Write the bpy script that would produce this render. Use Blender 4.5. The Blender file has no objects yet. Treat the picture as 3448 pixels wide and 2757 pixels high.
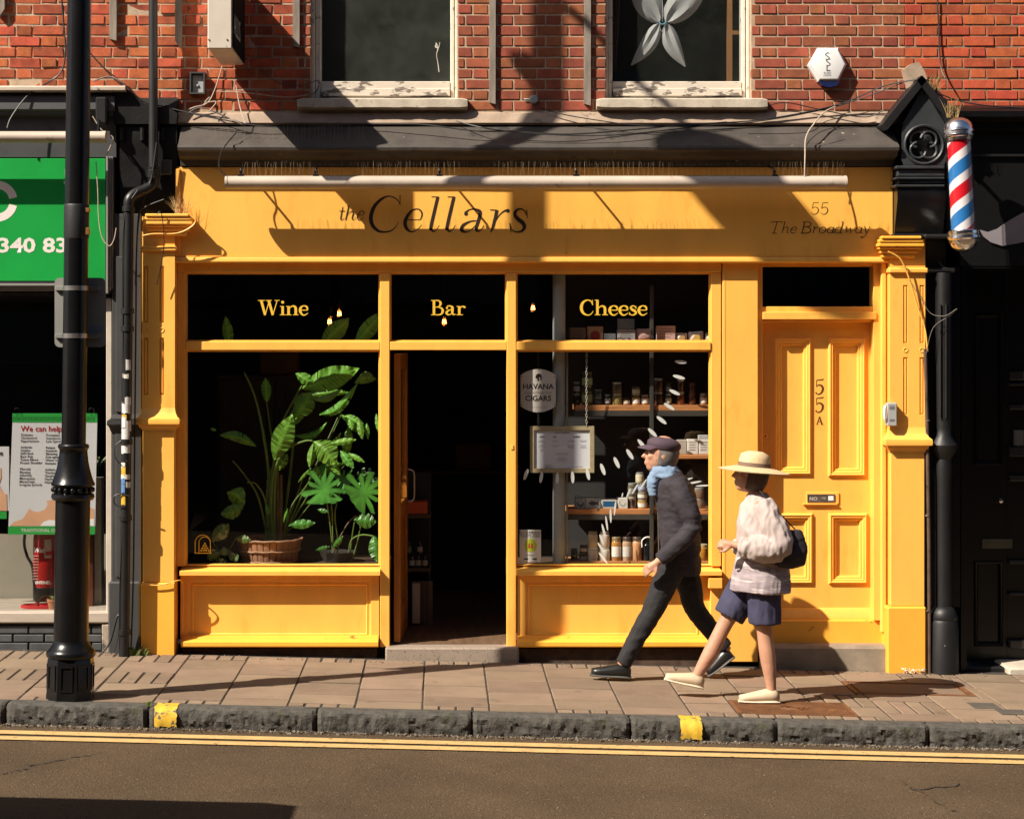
import bpy, bmesh, math, random
from mathutils import Vector, Matrix, noise
random.seed(7)
R = math.radians
SCN = bpy.context.scene
COL = SCN.collection

# ------------------------------------------------------------------ camera
FPX, DIST, VX, VY, ZC = 4080.0, 13.6, 928.0, 720.0, 2.22
IMW, IMH = 2156.0, 1724.0
cam_d = bpy.data.cameras.new('camera')
cam_d.sensor_width = 36.0
cam_d.lens = 36.0 * FPX / IMW
cam_d.shift_x = (IMW / 2 - VX) / IMW
cam_d.shift_y = -(IMH / 2 - VY) / IMW
cam_d.clip_start = 0.1
cam_d.clip_end = 400.0
cam = bpy.data.objects.new('camera', cam_d)
cam.location = (0, -DIST, ZC)
cam.rotation_euler = (R(90), 0, 0)
COL.objects.link(cam)
SCN.camera = cam

# ------------------------------------------------------------------ light
SUN = Vector((1.62, 1.0, -1.80)).normalized()          # the way the light travels
w = bpy.data.worlds.new('World')
SCN.world = w
w.use_nodes = True
nt = w.node_tree
nt.nodes.clear()
sky = nt.nodes.new('ShaderNodeTexSky')
sky.sky_type = 'NISHITA'
sky.sun_disc = False
sky.sun_elevation = math.asin(-SUN.z)
sky.sun_rotation = math.atan2(-SUN.x, -SUN.y) % (2 * math.pi)
sky.air_density = 0.6
sky.dust_density = 2.0
sky.ozone_density = 0.6
bg = nt.nodes.new('ShaderNodeBackground')
bg.inputs['Strength'].default_value = 0.055
wo = nt.nodes.new('ShaderNodeOutputWorld')
nt.links.new(sky.outputs[0], bg.inputs[0])
nt.links.new(bg.outputs[0], wo.inputs[0])
sun_d = bpy.data.lights.new('sun', 'SUN')
sun_d.energy = 5.0
sun_d.angle = R(0.5)
sun_d.color = (1.0, 0.90, 0.76)
sun = bpy.data.objects.new('sun', sun_d)
sun.rotation_euler = SUN.to_track_quat('-Z', 'Y').to_euler()
sun.location = (-8, -8, 12)
COL.objects.link(sun)
SCN.view_settings.view_transform = 'Standard'
SCN.view_settings.look = 'None'
SCN.view_settings.exposure = 0.9
SCN.view_settings.gamma = 1.0
SCN.view_settings.use_curve_mapping = False
SCN.cycles.max_bounces = 8
SCN.cycles.transparent_max_bounces = 16
SCN.cycles.caustics_reflective = False
SCN.cycles.caustics_refractive = False
SCN.cycles.sample_clamp_indirect = 4.0
SCN.cycles.use_denoising = True

# ------------------------------------------------------------------ measures
SLOPE = 0.0242                                         # the street falls to the right
def sc(Y): return FPX / (DIST + Y)
def X(px, Y=0.0): return (px - VX) / sc(Y)
def Z(py, Y=0.0): return ZC - (py - VY) / sc(Y)
def gz(x): return -SLOPE * x
def P(px, py, Y=0.0): return Vector((X(px, Y), Y, Z(py, Y)))

# ------------------------------------------------------------------ mesh builder
class MB:
    def __init__(s): s.v = []; s.f = []; s.m = []
    def add(s, vs, fs, mi=0):
        o = len(s.v); s.v.extend([tuple(q) for q in vs])
        for f in fs: s.f.append([o + i for i in f]); s.m.append(mi)
        return s
    def box(s, x0, x1, y0, y1, z0, z1, b=0.0, mi=0):
        if x0 > x1: x0, x1 = x1, x0
        if y0 > y1: y0, y1 = y1, y0
        if z0 > z1: z0, z1 = z1, z0
        b = min(b, (x1-x0)*.45, (y1-y0)*.45, (z1-z0)*.45)
        if b <= 0:
            vs = [(x, y, z) for x in (x0, x1) for y in (y0, y1) for z in (z0, z1)]
            return s.add(vs, [(0,1,3,2),(4,6,7,5),(0,4,5,1),(2,3,7,6),(0,2,6,4),(1,5,7,3)], mi)
        c = ((x0, x1), (y0, y1), (z0, z1)); vs = []; idx = {}
        for i in (0,1):
            for j in (0,1):
                for k in (0,1):
                    q = (c[0][i], c[1][j], c[2][k]); sg = [1-2*i, 1-2*j, 1-2*k]
                    for a in range(3):
                        p = [q[t] + (0 if t == a else sg[t]*b) for t in range(3)]
                        idx[(i,j,k,a)] = len(vs); vs.append(p)
        fs = []
        for a in range(3):
            o = [t for t in range(3) if t != a]
            for e in (0,1):
                f = []
                for (u, v) in ((0,0),(1,0),(1,1),(0,1)):
                    key = [0,0,0]; key[a] = e; key[o[0]] = u; key[o[1]] = v
                    f.append(idx[tuple(key)+(a,)])
                fs.append(f)
        for a in range(3):                              # edges along axis a
            o = [t for t in range(3) if t != a]
            for u in (0,1):
                for v in (0,1):
                    k0 = [0,0,0]; k1 = [0,0,0]
                    k0[o[0]] = k1[o[0]] = u; k0[o[1]] = k1[o[1]] = v; k1[a] = 1
                    fs.append([idx[tuple(k0)+(o[0],)], idx[tuple(k1)+(o[0],)], idx[tuple(k1)+(o[1],)], idx[tuple(k0)+(o[1],)]])
        for i in (0,1):
            for j in (0,1):
                for k in (0,1): fs.append([idx[(i,j,k,a)] for a in range(3)])
        return s.add(vs, fs, mi)
    def poly(s, pts, ext, mi=0):                        # closed polygon (3d) pushed along a vector, with caps
        n = len(pts); e = Vector(ext); A = [Vector(p) for p in pts]
        vs = A + [p + e for p in A]
        fs = [list(range(n))[::-1], [n+i for i in range(n)]] + [[i, (i+1) % n, n+(i+1) % n, n+i] for i in range(n)]
        return s.add(vs, fs, mi)
    def profx(s, x0, x1, yz, mi=0): return s.poly([(x0, y, z) for y, z in yz], (x1-x0, 0, 0), mi)
    def profz(s, z0, z1, xy, mi=0): return s.poly([(x, y, z0) for x, y in xy], (0, 0, z1-z0), mi)
    def profy(s, y0, y1, xz, mi=0): return s.poly([(x, y0, z) for x, z in xz], (0, y1-y0, 0), mi)
    def lathe(s, c, rz, n=24, mi=0, axis='z', sq=1.0):
        vs = []; fs = []; cx, cy, cz = c
        for r, z in rz:
            for k in range(n):
                a = 2*math.pi*(k+.5)/n
                u, v = r*math.cos(a), r*math.sin(a)*sq
                if axis == 'z': vs.append((cx+u, cy+v, cz+z))
                elif axis == 'y': vs.append((cx+u, cy+z, cz+v))
                else: vs.append((cx+z, cy+u, cz+v))
        m = len(rz)
        for i in range(m-1):
            for k in range(n):
                k2 = (k+1) % n
                fs.append([i*n+k, i*n+k2, (i+1)*n+k2, (i+1)*n+k])
        if rz[0][0] > 1e-6: fs.append(list(range(n))[::-1])
        if rz[-1][0] > 1e-6: fs.append([(m-1)*n+k for k in range(n)])
        return s.add(vs, fs, mi)
    def tube(s, pts, r, n=8, mi=0, flat=1.0):
        pts = [Vector(p) for p in pts]; m = len(pts)
        rr = r if isinstance(r, (list, tuple)) else [r]*m
        vs = []; fs = []; up = None
        for i, p in enumerate(pts):
            t = (pts[min(i+1, m-1)] - pts[max(i-1, 0)])
            t = t.normalized() if t.length > 1e-9 else Vector((0,0,1))
            if up is None:
                up = Vector((0,0,1)) if abs(t.z) < .9 else Vector((1,0,0))
            a = t.cross(up); a = a.normalized() if a.length > 1e-6 else Vector((1,0,0))
            bb = a.cross(t).normalized(); up = bb
            for k in range(n):
                th = 2*math.pi*k/n
                vs.append(p + a*math.cos(th)*rr[i] + bb*math.sin(th)*rr[i]*flat)
        for i in range(m-1):
            for k in range(n):
                k2 = (k+1) % n
                fs.append([i*n+k, i*n+k2, (i+1)*n+k2, (i+1)*n+k])
        fs.append(list(range(n))[::-1]); fs.append([(m-1)*n+k for k in range(n)])
        return s.add(vs, fs, mi)
    def ball(s, c, r, n=12, mi=0, sz=1.0, sy=1.0):
        m = max(4, n//2)
        return s.lathe(c, [(r*math.sin(math.pi*i/m), -r*sz*math.cos(math.pi*i/m)) for i in range(m+1)], n, mi, 'z', sy)
    def rings(s, x0, x1, z0, z1, prof, mi=0, cap=True, sgn=1):   # nested rectangular rings: (inset, y)
        vs = []; fs = []
        for ins, y in prof:
            vs += [(x0+ins, y, z0+ins), (x1-ins, y, z0+ins), (x1-ins, y, z1-ins), (x0+ins, y, z1-ins)]
        for i in range(len(prof)-1):
            for k in range(4):
                k2 = (k+1) % 4
                fs.append([4*i+k, 4*i+k2, 4*i+4+k2, 4*i+4+k])
        if cap: fs.append([4*(len(prof)-1)+k for k in range(4)])
        return s.add(vs, fs, mi)
    def board(s, x0, x1, z0, z1, yf, yb, holes=(), through=False, mi=0):
        xs = sorted({x0, x1, *[h[0] for h in holes], *[h[1] for h in holes]})
        zs = sorted({z0, z1, *[h[2] for h in holes], *[h[3] for h in holes]})
        vi = {}; vs = []; fs = []
        def V(i, j, y):
            k = (i, j, y)
            if k not in vi: vi[k] = len(vs); vs.append((xs[i], y, zs[j]))
            return vi[k]
        for i in range(len(xs)-1):
            for j in range(len(zs)-1):
                cx, cz = (xs[i]+xs[i+1])/2, (zs[j]+zs[j+1])/2
                if any(h[0] < cx < h[1] and h[2] < cz < h[3] for h in holes): continue
                fs.append([V(i,j,yf), V(i+1,j,yf), V(i+1,j+1,yf), V(i,j+1,yf)])
        nx, nz = len(xs)-1, len(zs)-1
        for i in range(nx):
            fs.append([V(i,0,yf), V(i,0,yb), V(i+1,0,yb), V(i+1,0,yf)])
            fs.append([V(i,nz,yf), V(i+1,nz,yf), V(i+1,nz,yb), V(i,nz,yb)])
        for j in range(nz):
            fs.append([V(0,j,yf), V(0,j+1,yf), V(0,j+1,yb), V(0,j,yb)])
            fs.append([V(nx,j,yf), V(nx,j,yb), V(nx,j+1,yb), V(nx,j+1,yf)])
        s.add(vs, fs, mi)
        if through:
            for h in holes:
                a = [(h[0], yf, h[2]), (h[1], yf, h[2]), (h[1], yf, h[3]), (h[0], yf, h[3])]
                b = [(q[0], yb, q[2]) for q in a]
                s.add(a+b, [[k, (k+1) % 4, 4+(k+1) % 4, 4+k] for k in range(4)], mi)
        return s
    def ribbon(s, pts, y, dy=0.0, mi=0, scale=1.0):     # flat stroke in the xz plane: (x, z, width)
        n = len(pts); vs = []; fs = []
        for i in range(n):
            a, b = pts[max(i-1, 0)], pts[min(i+1, n-1)]
            dx, dz = b[0]-a[0], b[1]-a[1]; L = math.hypot(dx, dz) or 1
            nx, nz = -dz/L, dx/L; h = pts[i][2]/2
            vs.append((pts[i][0]+nx*h, y, pts[i][1]+nz*h)); vs.append((pts[i][0]-nx*h, y, pts[i][1]-nz*h))
        for i in range(n-1): fs.append([2*i, 2*i+1, 2*i+3, 2*i+2])
        return s.add(vs, fs, mi)
    def disc(s, x, z, rx, rz, y, n=16, ang=0.0, mi=0):
        ca, sa = math.cos(ang), math.sin(ang); vs = []
        for k in range(n):
            t = 2*math.pi*k/n; u, v = rx*math.cos(t), rz*math.sin(t)
            vs.append((x+u*ca-v*sa, y, z+u*sa+v*ca))
        return s.add(vs, [list(range(n))], mi)

WL = {}                                                 # world place of every object's origin
def _mesh(mb, name, mats, off, sharp=0.6, merge=True, recalc=True):
    me = bpy.data.meshes.new(name)
    me.from_pydata([(x-off[0], y-off[1], z-off[2]) for x, y, z in mb.v], [], mb.f)
    for i, m in enumerate(mb.m): me.polygons[i].material_index = m
    bm = bmesh.new(); bm.from_mesh(me)
    if merge: bmesh.ops.remove_doubles(bm, verts=bm.verts, dist=1e-5)
    if recalc: bmesh.ops.recalc_face_normals(bm, faces=bm.faces)
    for f in bm.faces: f.smooth = True
    for e in bm.edges:
        if len(e.link_faces) != 2: e.smooth = False
        else:
            try: e.smooth = e.calc_face_angle() < sharp
            except Exception: e.smooth = False
    bm.to_mesh(me); bm.free()
    for m in (mats if isinstance(mats, (list, tuple)) else [mats]): me.materials.append(m)
    return me
def tag(o, label=None, cat=None, group=None, kind=None):
    if label: o['label'] = label
    if cat: o['category'] = cat
    if group: o['group'] = group
    if kind: o['kind'] = kind
    return o
def thing(name, label, cat, loc=(0,0,0), group=None, kind=None):
    o = bpy.data.objects.new(name, None); COL.objects.link(o); o.empty_display_size = .1
    o.location = loc; WL[o.name] = Vector(loc)
    return tag(o, label, cat, group, kind)
def part(mb, name, mats, parent, sharp=0.6, origin=None, kind=None, label=None, **kw):
    pw = WL[parent.name]
    ow = Vector(origin) if origin is not None else Vector(pw)
    o = bpy.data.objects.new(name, _mesh(mb, name, mats, ow, sharp, **kw)); COL.objects.link(o)
    o.parent = parent; o.location = ow - pw; WL[o.name] = ow
    return tag(o, label, None, None, kind)
def single(mb, name, mats, label=None, cat=None, group=None, kind=None, sharp=0.6, **kw):
    xs = [q[0] for q in mb.v]; ys = [q[1] for q in mb.v]; zs = [q[2] for q in mb.v]
    ow = Vector(((min(xs)+max(xs))/2, (min(ys)+max(ys))/2, min(zs)))
    o = bpy.data.objects.new(name, _mesh(mb, name, mats, ow, sharp, **kw)); COL.objects.link(o)
    o.location = ow; WL[o.name] = ow
    return tag(o, label, cat, group, kind)
def piece(me, name, parent, loc, rot=(0,0,0), scale=(1,1,1), kind=None):   # an object on shared mesh data
    o = bpy.data.objects.new(name, me); COL.objects.link(o)
    o.parent = parent; o.location = Vector(loc) - WL[parent.name]; o.rotation_euler = rot; o.scale = scale
    WL[o.name] = Vector(loc)
    return tag(o, kind=kind)
def copy_tree(o, parent=None):
    c = o.copy(); COL.objects.link(c); c.parent = parent
    for ch in list(o.children): copy_tree(ch, c)
    return c
def txt(s, size, x, y, z, mat, parent, name='lettering', align='LEFT', sx=1.0, shear=0.0, rotz=0.0, ext=0.0, bold=0.0, spacing=1.0, line=1.0, roty=0.0):
    cu = bpy.data.curves.new('t', 'FONT'); cu.body = s; cu.size = size; cu.align_x = align
    cu.resolution_u = 2; cu.extrude = ext; cu.shear = shear; cu.offset = bold; cu.space_character = spacing; cu.space_line = line
    ob = bpy.data.objects.new('t', cu); me = bpy.data.meshes.new_from_object(ob)
    bpy.data.objects.remove(ob); bpy.data.curves.remove(cu)
    me.transform(Matrix.Rotation(roty, 4, 'Y') @ Matrix.Rotation(rotz, 4, 'Z') @ Matrix.Rotation(R(90), 4, 'X') @ Matrix.Diagonal((sx, 1, 1, 1)))
    me.materials.clear(); me.materials.append(mat)
    o = bpy.data.objects.new(name, me); COL.objects.link(o); o.parent = parent
    o.location = Vector((x, y, z)) - WL[parent.name]; WL[o.name] = Vector((x, y, z))
    return o
def smooth_path(pts, k=6):                              # Catmull-Rom through tuples of any length
    if len(pts) < 3:
        a, b = pts[0], pts[-1]
        return [tuple(a[i]+(b[i]-a[i])*t/k for i in range(len(a))) for t in range(k+1)]
    out = []; q = [pts[0]] + list(pts) + [pts[-1]]
    for i in range(1, len(q)-2):
        p0, p1, p2, p3 = q[i-1], q[i], q[i+1], q[i+2]
        for t in range(k):
            u = t/k
            out.append(tuple(.5*((2*p1[j]) + (-p0[j]+p2[j])*u + (2*p0[j]-5*p1[j]+4*p2[j]-p3[j])*u*u + (-p0[j]+3*p1[j]-3*p2[j]+p3[j])*u**3) for j in range(len(p1))))
    out.append(tuple(pts[-1])); return out
ORD = ['first','second','third','fourth','fifth','sixth','seventh','eighth','ninth','tenth','eleventh','twelfth','thirteenth','fourteenth']

# ------------------------------------------------------------------ materials
MATS = {}
def M(name, col, rough=.6, metal=0.0, var=.12, vs=5.0, bump=0.0, bs=60.0, rnd=0.0, hrnd=0.0, spots=None, spots2=None, spec=.5, coat=0.0,
      island=False, emit=None, stretch=None, trans=0.0, bdist=.003):
    if name in MATS: return MATS[name]
    m = bpy.data.materials.new(name); m.use_nodes = True; t = m.node_tree; N = t.nodes; L = t.links
    b = N['Principled BSDF']
    b.inputs['Roughness'].default_value = rough; b.inputs['Metallic'].default_value = metal
    b.inputs['Specular IOR Level'].default_value = spec; b.inputs['Coat Weight'].default_value = coat
    tc = N.new('ShaderNodeTexCoord'); oi = N.new('ShaderNodeObjectInfo')
    vm = N.new('ShaderNodeVectorMath'); vm.operation = 'MULTIPLY_ADD'
    cb = N.new('ShaderNodeCombineXYZ')
    for k in range(3): L.new(oi.outputs['Random'], cb.inputs[k])
    L.new(cb.outputs[0], vm.inputs[0]); vm.inputs[1].default_value = (13.1, 7.7, 5.3) if (rnd or hrnd) else (0, 0, 0)
    L.new(tc.outputs['Object'], vm.inputs[2])
    vec = vm.outputs[0]
    if stretch:
        mp = N.new('ShaderNodeVectorMath'); mp.operation = 'MULTIPLY'; mp.inputs[1].default_value = stretch
        L.new(vec, mp.inputs[0]); vec = mp.outputs[0]
    def nz(scale, detail=5.0, rg=.55):
        n = N.new('ShaderNodeTexNoise'); n.inputs['Scale'].default_value = scale; n.inputs['Detail'].default_value = detail
        n.inputs['Roughness'].default_value = rg; L.new(vec, n.inputs['Vector']); return n
    n1 = nz(vs)
    mr = N.new('ShaderNodeMapRange'); mr.inputs[1].default_value = .3; mr.inputs[2].default_value = .7
    mr.inputs[3].default_value = 1-var; mr.inputs[4].default_value = 1+var
    L.new(n1.outputs[0], mr.inputs[0])
    hv = N.new('ShaderNodeHueSaturation'); hv.inputs['Color'].default_value = (*col, 1)
    val = mr.outputs[0]
    if rnd or hrnd or island:
        src = oi.outputs['Random']
        if island:
            ge = N.new('ShaderNodeNewGeometry'); ad = N.new('ShaderNodeMath'); ad.operation = 'ADD'
            L.new(src, ad.inputs[0]); L.new(ge.outputs['Random Per Island'], ad.inputs[1])
            fr = N.new('ShaderNodeMath'); fr.operation = 'FRACT'; L.new(ad.outputs[0], fr.inputs[0]); src = fr.outputs[0]
        r2 = N.new('ShaderNodeMapRange'); r2.inputs[3].default_value = 1-rnd; r2.inputs[4].default_value = 1+rnd
        L.new(src, r2.inputs[0])
        mu = N.new('ShaderNodeMath'); mu.operation = 'MULTIPLY'; L.new(val, mu.inputs[0]); L.new(r2.outputs[0], mu.inputs[1]); val = mu.outputs[0]
        if hrnd:
            sx = N.new('ShaderNodeMath'); sx.operation = 'MULTIPLY'; sx.inputs[1].default_value = 7.31; L.new(src, sx.inputs[0])
            fx = N.new('ShaderNodeMath'); fx.operation = 'FRACT'; L.new(sx.outputs[0], fx.inputs[0])
            r3 = N.new('ShaderNodeMapRange'); r3.inputs[3].default_value = .5-hrnd; r3.inputs[4].default_value = .5+hrnd
            L.new(fx.outputs[0], r3.inputs[0]); L.new(r3.outputs[0], hv.inputs['Hue'])
    L.new(val, hv.inputs['Value'])
    cout = hv.outputs[0]
    for sp in (spots, spots2):
        if not sp: continue
        c2, thr, scl = sp[:3]; soft = sp[3] if len(sp) > 3 else .04
        n = nz(scl, 6.0, .62)
        mm = N.new('ShaderNodeMapRange'); mm.inputs[1].default_value = thr; mm.inputs[2].default_value = thr+soft
        L.new(n.outputs[0], mm.inputs[0])
        mx = N.new('ShaderNodeMix'); mx.data_type = 'RGBA'
        L.new(mm.outputs[0], mx.inputs['Factor']); L.new(cout, mx.inputs['A']); mx.inputs['B'].default_value = (*c2, 1)
        cout = mx.outputs['Result']
    L.new(cout, b.inputs['Base Color'])
    if bump:
        n = nz(bs, 4.0, .6); bp = N.new('ShaderNodeBump'); bp.inputs['Strength'].default_value = bump; bp.inputs['Distance'].default_value = bdist
        L.new(n.outputs[0], bp.inputs['Height']); L.new(bp.outputs[0], b.inputs['Normal'])
    if emit:
        b.inputs['Emission Color'].default_value = (*emit[0], 1); b.inputs['Emission Strength'].default_value = emit[1]
    if trans:
        ts = N.new('ShaderNodeBsdfTranslucent'); L.new(cout, ts.inputs['Color']); ms = N.new('ShaderNodeMixShader'); ms.inputs[0].default_value = trans
        L.new(b.outputs[0], ms.inputs[1]); L.new(ts.outputs[0], ms.inputs[2]); L.new(ms.outputs[0], N['Material Output'].inputs[0])
    MATS[name] = m
    return m
def GLASS(name, tint=(.9,.93,.92), refl=.9, dust=0.0, dcol=(.3,.32,.3), rough=0.0):
    m = bpy.data.materials.new(name); m.use_nodes = True; t = m.node_tree; N = t.nodes; L = t.links; N.clear()
    o = N.new('ShaderNodeOutputMaterial'); tr = N.new('ShaderNodeBsdfTransparent'); tr.inputs[0].default_value = (*tint, 1)
    gl = N.new('ShaderNodeBsdfGlossy'); gl.inputs['Roughness'].default_value = rough; gl.inputs['Color'].default_value = (refl, refl, refl, 1)
    ge = N.new('ShaderNodeNewGeometry'); dt = N.new('ShaderNodeVectorMath'); dt.operation = 'DOT_PRODUCT'
    L.new(ge.outputs['Normal'], dt.inputs[0]); L.new(ge.outputs['Incoming'], dt.inputs[1])
    prev = dt.outputs['Value']                              # Schlick reflectance, the same from both sides of the pane
    for op, v, swap in (('ABSOLUTE', 0, 0), ('SUBTRACT', 1.0, 1), ('POWER', 5.0, 0), ('MULTIPLY_ADD', .95, 0)):
        q = N.new('ShaderNodeMath'); q.operation = op; q.use_clamp = op != 'ABSOLUTE'
        L.new(prev, q.inputs[1 if swap else 0])
        if op != 'ABSOLUTE': q.inputs[0 if swap else 1].default_value = v
        if op == 'MULTIPLY_ADD': q.inputs[2].default_value = .045
        prev = q.outputs[0]
    ms = N.new('ShaderNodeMixShader'); L.new(prev, ms.inputs[0]); L.new(tr.outputs[0], ms.inputs[1]); L.new(gl.outputs[0], ms.inputs[2])
    out = ms.outputs[0]
    if dust:
        df = N.new('ShaderNodeBsdfDiffuse'); df.inputs[0].default_value = (*dcol, 1)
        tc = N.new('ShaderNodeTexCoord'); n = N.new('ShaderNodeTexNoise'); n.inputs['Scale'].default_value = 2.5; n.inputs['Detail'].default_value = 12; n.inputs['Roughness'].default_value = .75
        L.new(tc.outputs['Object'], n.inputs[0]); mr = N.new('ShaderNodeMapRange'); mr.inputs[1].default_value = .2; mr.inputs[2].default_value = .8; mr.inputs[4].default_value = dust
        L.new(n.outputs[0], mr.inputs[0]); m2 = N.new('ShaderNodeMixShader'); L.new(mr.outputs[0], m2.inputs[0]); L.new(out, m2.inputs[1]); L.new(df.outputs[0], m2.inputs[2]); out = m2.outputs[0]
    L.new(out, o.inputs[0]); MATS[name] = m
    return m
YEL = M('yellow_gloss_paint', (.89,.460,.082), .48, var=.07, vs=1.6, bump=.22, bs=9, stretch=(3,3,1), spots=((.72,.34,.05), .58, 2.2, .22), spots2=((.40,.16,.02), .715, 9, .05))
YELDIRT = M('yellow_paint_worn', (.86,.41,.045), .5, var=.08, vs=3, bump=.3, bs=25, spots=((.16,.08,.02), .66, 9, .05), spots2=((.05,.04,.03), .73, 30, .03))
BLK = M('black_gloss_paint', (.005,.005,.0055), .3, var=.25, vs=9, bump=.2, bs=40, spec=.35)
BLKOLD = M('black_paint_old', (.007,.007,.0075), .5, var=.35, vs=7, bump=.35, bs=45, spots=((.16,.15,.13), .71, 26, .03))
GREYP = M('dark_grey_paint', (.048,.047,.048), .5, var=.15, vs=5, bump=.25, bs=40, spots=((.02,.02,.02), .68, 12, .05))
LEAD = M('cornice_grey_paint', (.060,.051,.044), .65, var=.35, vs=5, bump=.5, bs=30, spots=((.30,.25,.20), .67, 16, .04), spots2=((.028,.025,.022), .56, 5, .14))
CEMENT = M('old_cement', (.36,.27,.20), .85, var=.2, vs=8, bump=.6, bs=50, spots=((.14,.11,.09), .62, 6, .1))
STONE = M('stone_sill', (.46,.40,.32), .85, var=.15, vs=12, bump=.6, bs=70, spots=((.20,.17,.13), .62, 14, .08))
WOODGREY = M('weathered_batten', (.24,.20,.165), .85, var=.3, vs=6, bump=.4, bs=40, stretch=(6,6,.8), spots=((.08,.06,.05), .66, 5, .08))
PEEL = M('peeling_white_paint', (.62,.55,.46), .7, var=.1, vs=9, bump=.5, bs=30, stretch=(.6,1,1.6), spots=((.17,.14,.115), .52, 9, .03))
WHITE = M('white_frame_paint', (.68,.61,.51), .6, var=.1, vs=6, bump=.4, bs=30, spots=((.22,.18,.15), .60, 13, .04))
CREAM = M('cream_casing', (.46,.385,.32), .5, var=.12, vs=5, spots=((.20,.16,.125), .62, 9, .12))
WPLAST = M('white_plastic', (.78,.78,.78), .35, var=.02)
STEEL = M('steel_band', (.42,.40,.37), .35, metal=.9, var=.15, vs=20)
CHROME = M('chrome', (.86,.86,.87), .2, metal=1.0, var=.03)
MORTAR = M('lime_mortar', (.42,.315,.22), .95, var=.25, vs=20, bump=.6, bs=120, spots=((.10,.08,.06), .66, 5, .1))
MORTARR = M('dark_mortar', (.24,.155,.10), .95, var=.35, vs=20, bump=.6, bs=120)
BR_L = M('brick_orange_soot', (.36,.080,.030), .9, var=.30, vs=14, bump=.7, bs=70, rnd=.34, hrnd=.010, island=True, spots=((.05,.03,.02), .62, 7, .12))
BR_C = M('brick_brown_red', (.27,.074,.034), .9, var=.22, vs=14, bump=.5, bs=80, rnd=.24, hrnd=.012, island=True, spots=((.09,.035,.02), .68, 8, .12))
BR_R = M('brick_bright_red', (.37,.070,.024), .9, var=.22, vs=14, bump=.6, bs=70, rnd=.2, hrnd=.010, island=True, spots=((.10,.03,.02), .70, 9, .1))
CABLE = M('cable_black', (.012,.011,.011), .5, var=.2)
CABLEW = M('cable_pale', (.42,.34,.27), .6, var=.2, vs=30)
INK = M('brown_black_ink', (.018,.008,.005), .55, var=.1)
GOLD = M('gold_vinyl', (.74,.46,.045), .45, var=.03)
DECAL = M('frosted_white_vinyl', (.52,.54,.52), .6, var=.03)
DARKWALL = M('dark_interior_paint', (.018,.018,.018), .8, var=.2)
CLEAR = GLASS('shop_glass', (.965,.975,.97), .75)
DIRTY2 = GLASS('lightly_dusty_glass', (.95,.96,.95), .6, .08, (.15,.165,.145))
DIRTY = GLASS('dusty_glass', (.93,.95,.93), .6, .24, (.15,.165,.145))
# ================================================================== GROUND
ASPHALT = M('asphalt', (.084,.056,.032), .95, var=.22, vs=1.1, bump=1.0, bs=85, spots=((.20,.15,.10), .60, 75, .06), spots2=((.028,.020,.014), .585, 62, .07), bdist=.012, spec=.2)
PAVE = M('paving_slab', (.205,.148,.103), .9, var=.12, vs=3.5, bump=.6, bs=90, rnd=.14, hrnd=.008, spots=((.31,.235,.17), .63, 70, .06), spots2=((.105,.078,.055), .62, 4.5, .16), spec=.25)
JOINT = M('joint_dirt', (.034,.026,.019), .95, var=.3, vs=30, bump=.5, bs=200)
GRANITE = M('granite_kerb', (.062,.057,.049), .9, var=.40, vs=16, bump=1.0, bs=60, spots=((.05,.05,.03), .60, 7, .12), spots2=((.17,.155,.135), .66, 45, .06), bdist=.008)
YLINE = M('road_line_yellow', (.50,.325,.125), .85, var=.12, vs=9, bump=.4, bs=150, spots=((.11,.08,.055), .61, 26, .06))
YMARK = M('kerb_mark_yellow', (.62,.38,.03), .7, var=.12, vs=20, bump=.6, bs=60, spots=((.09,.08,.065), .56, 22, .04))
RUST = M('rusty_iron', (.15,.062,.022), .8, var=.3, vs=9, bump=.4, bs=80, spots=((.30,.13,.035), .60, 6, .12), spots2=((.07,.04,.025), .64, 20, .1))
KERB_Y, PAVE_Y, KERB_H = -2.04, -1.885, .125
ROT_S = (0, math.atan(SLOPE), 0)

road = thing('road', None, None, (0, KERB_Y, gz(0)-KERB_H), kind='structure')
mb = MB(); n = 24
for i in range(n):
    x0, x1 = -45+90*i/n, -45+90*(i+1)/n
    for (ya, yb, za, zb) in ((-2.02, -2.6, -KERB_H, -KERB_H+.008), (-2.6, -6.2, -KERB_H+.008, -KERB_H+.055), (-6.2, -10.4, -KERB_H+.055, -KERB_H)):
        mb.add([(x0, ya, gz(x0)+za), (x1, ya, gz(x1)+za), (x1, yb, gz(x1)+zb), (x0, yb, gz(x0)+zb)], [[0,3,2,1]])
part(mb, 'carriageway', ASPHALT, road)
def line_strip(y0, y1, name):
    mb = MB(); n = 46
    for i in range(n):
        x0, x1 = -14+28*i/n, -14+28*(i+1)/n
        j = [.006*noise.noise(Vector((x*1.7, y0*3, 0))) for x in (x0, x1)]
        h = [-KERB_H + .0135*(-2.02-y)/.58*.6 + .0065 for y in (y0, y1)]
        mb.add([(x0, y0+j[0], gz(x0)+h[0]), (x1, y0+j[1], gz(x1)+h[0]), (x1, y1+j[1], gz(x1)+h[1]), (x0, y1+j[0], gz(x0)+h[1])], [[0,3,2,1]])
    part(mb, name, YLINE, road)
line_strip(-2.235, -2.345, 'painted_line'); line_strip(-2.405, -2.51, 'painted_line')
CRACK = M('crack_dark', (.018,.015,.012), .95)
def gp(px, py, h=0.0):                                  # a point of the ground seen at a place in the photograph
    d = FPX*(ZC-h)/(py-VY)
    for _ in range(6):
        x = (px-VX)*d/FPX; d = FPX*(ZC-(gz(x)+h))/(py-VY)
    return Vector(((px-VX)*d/FPX, d-DIST, gz((px-VX)*d/FPX)+h))
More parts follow.
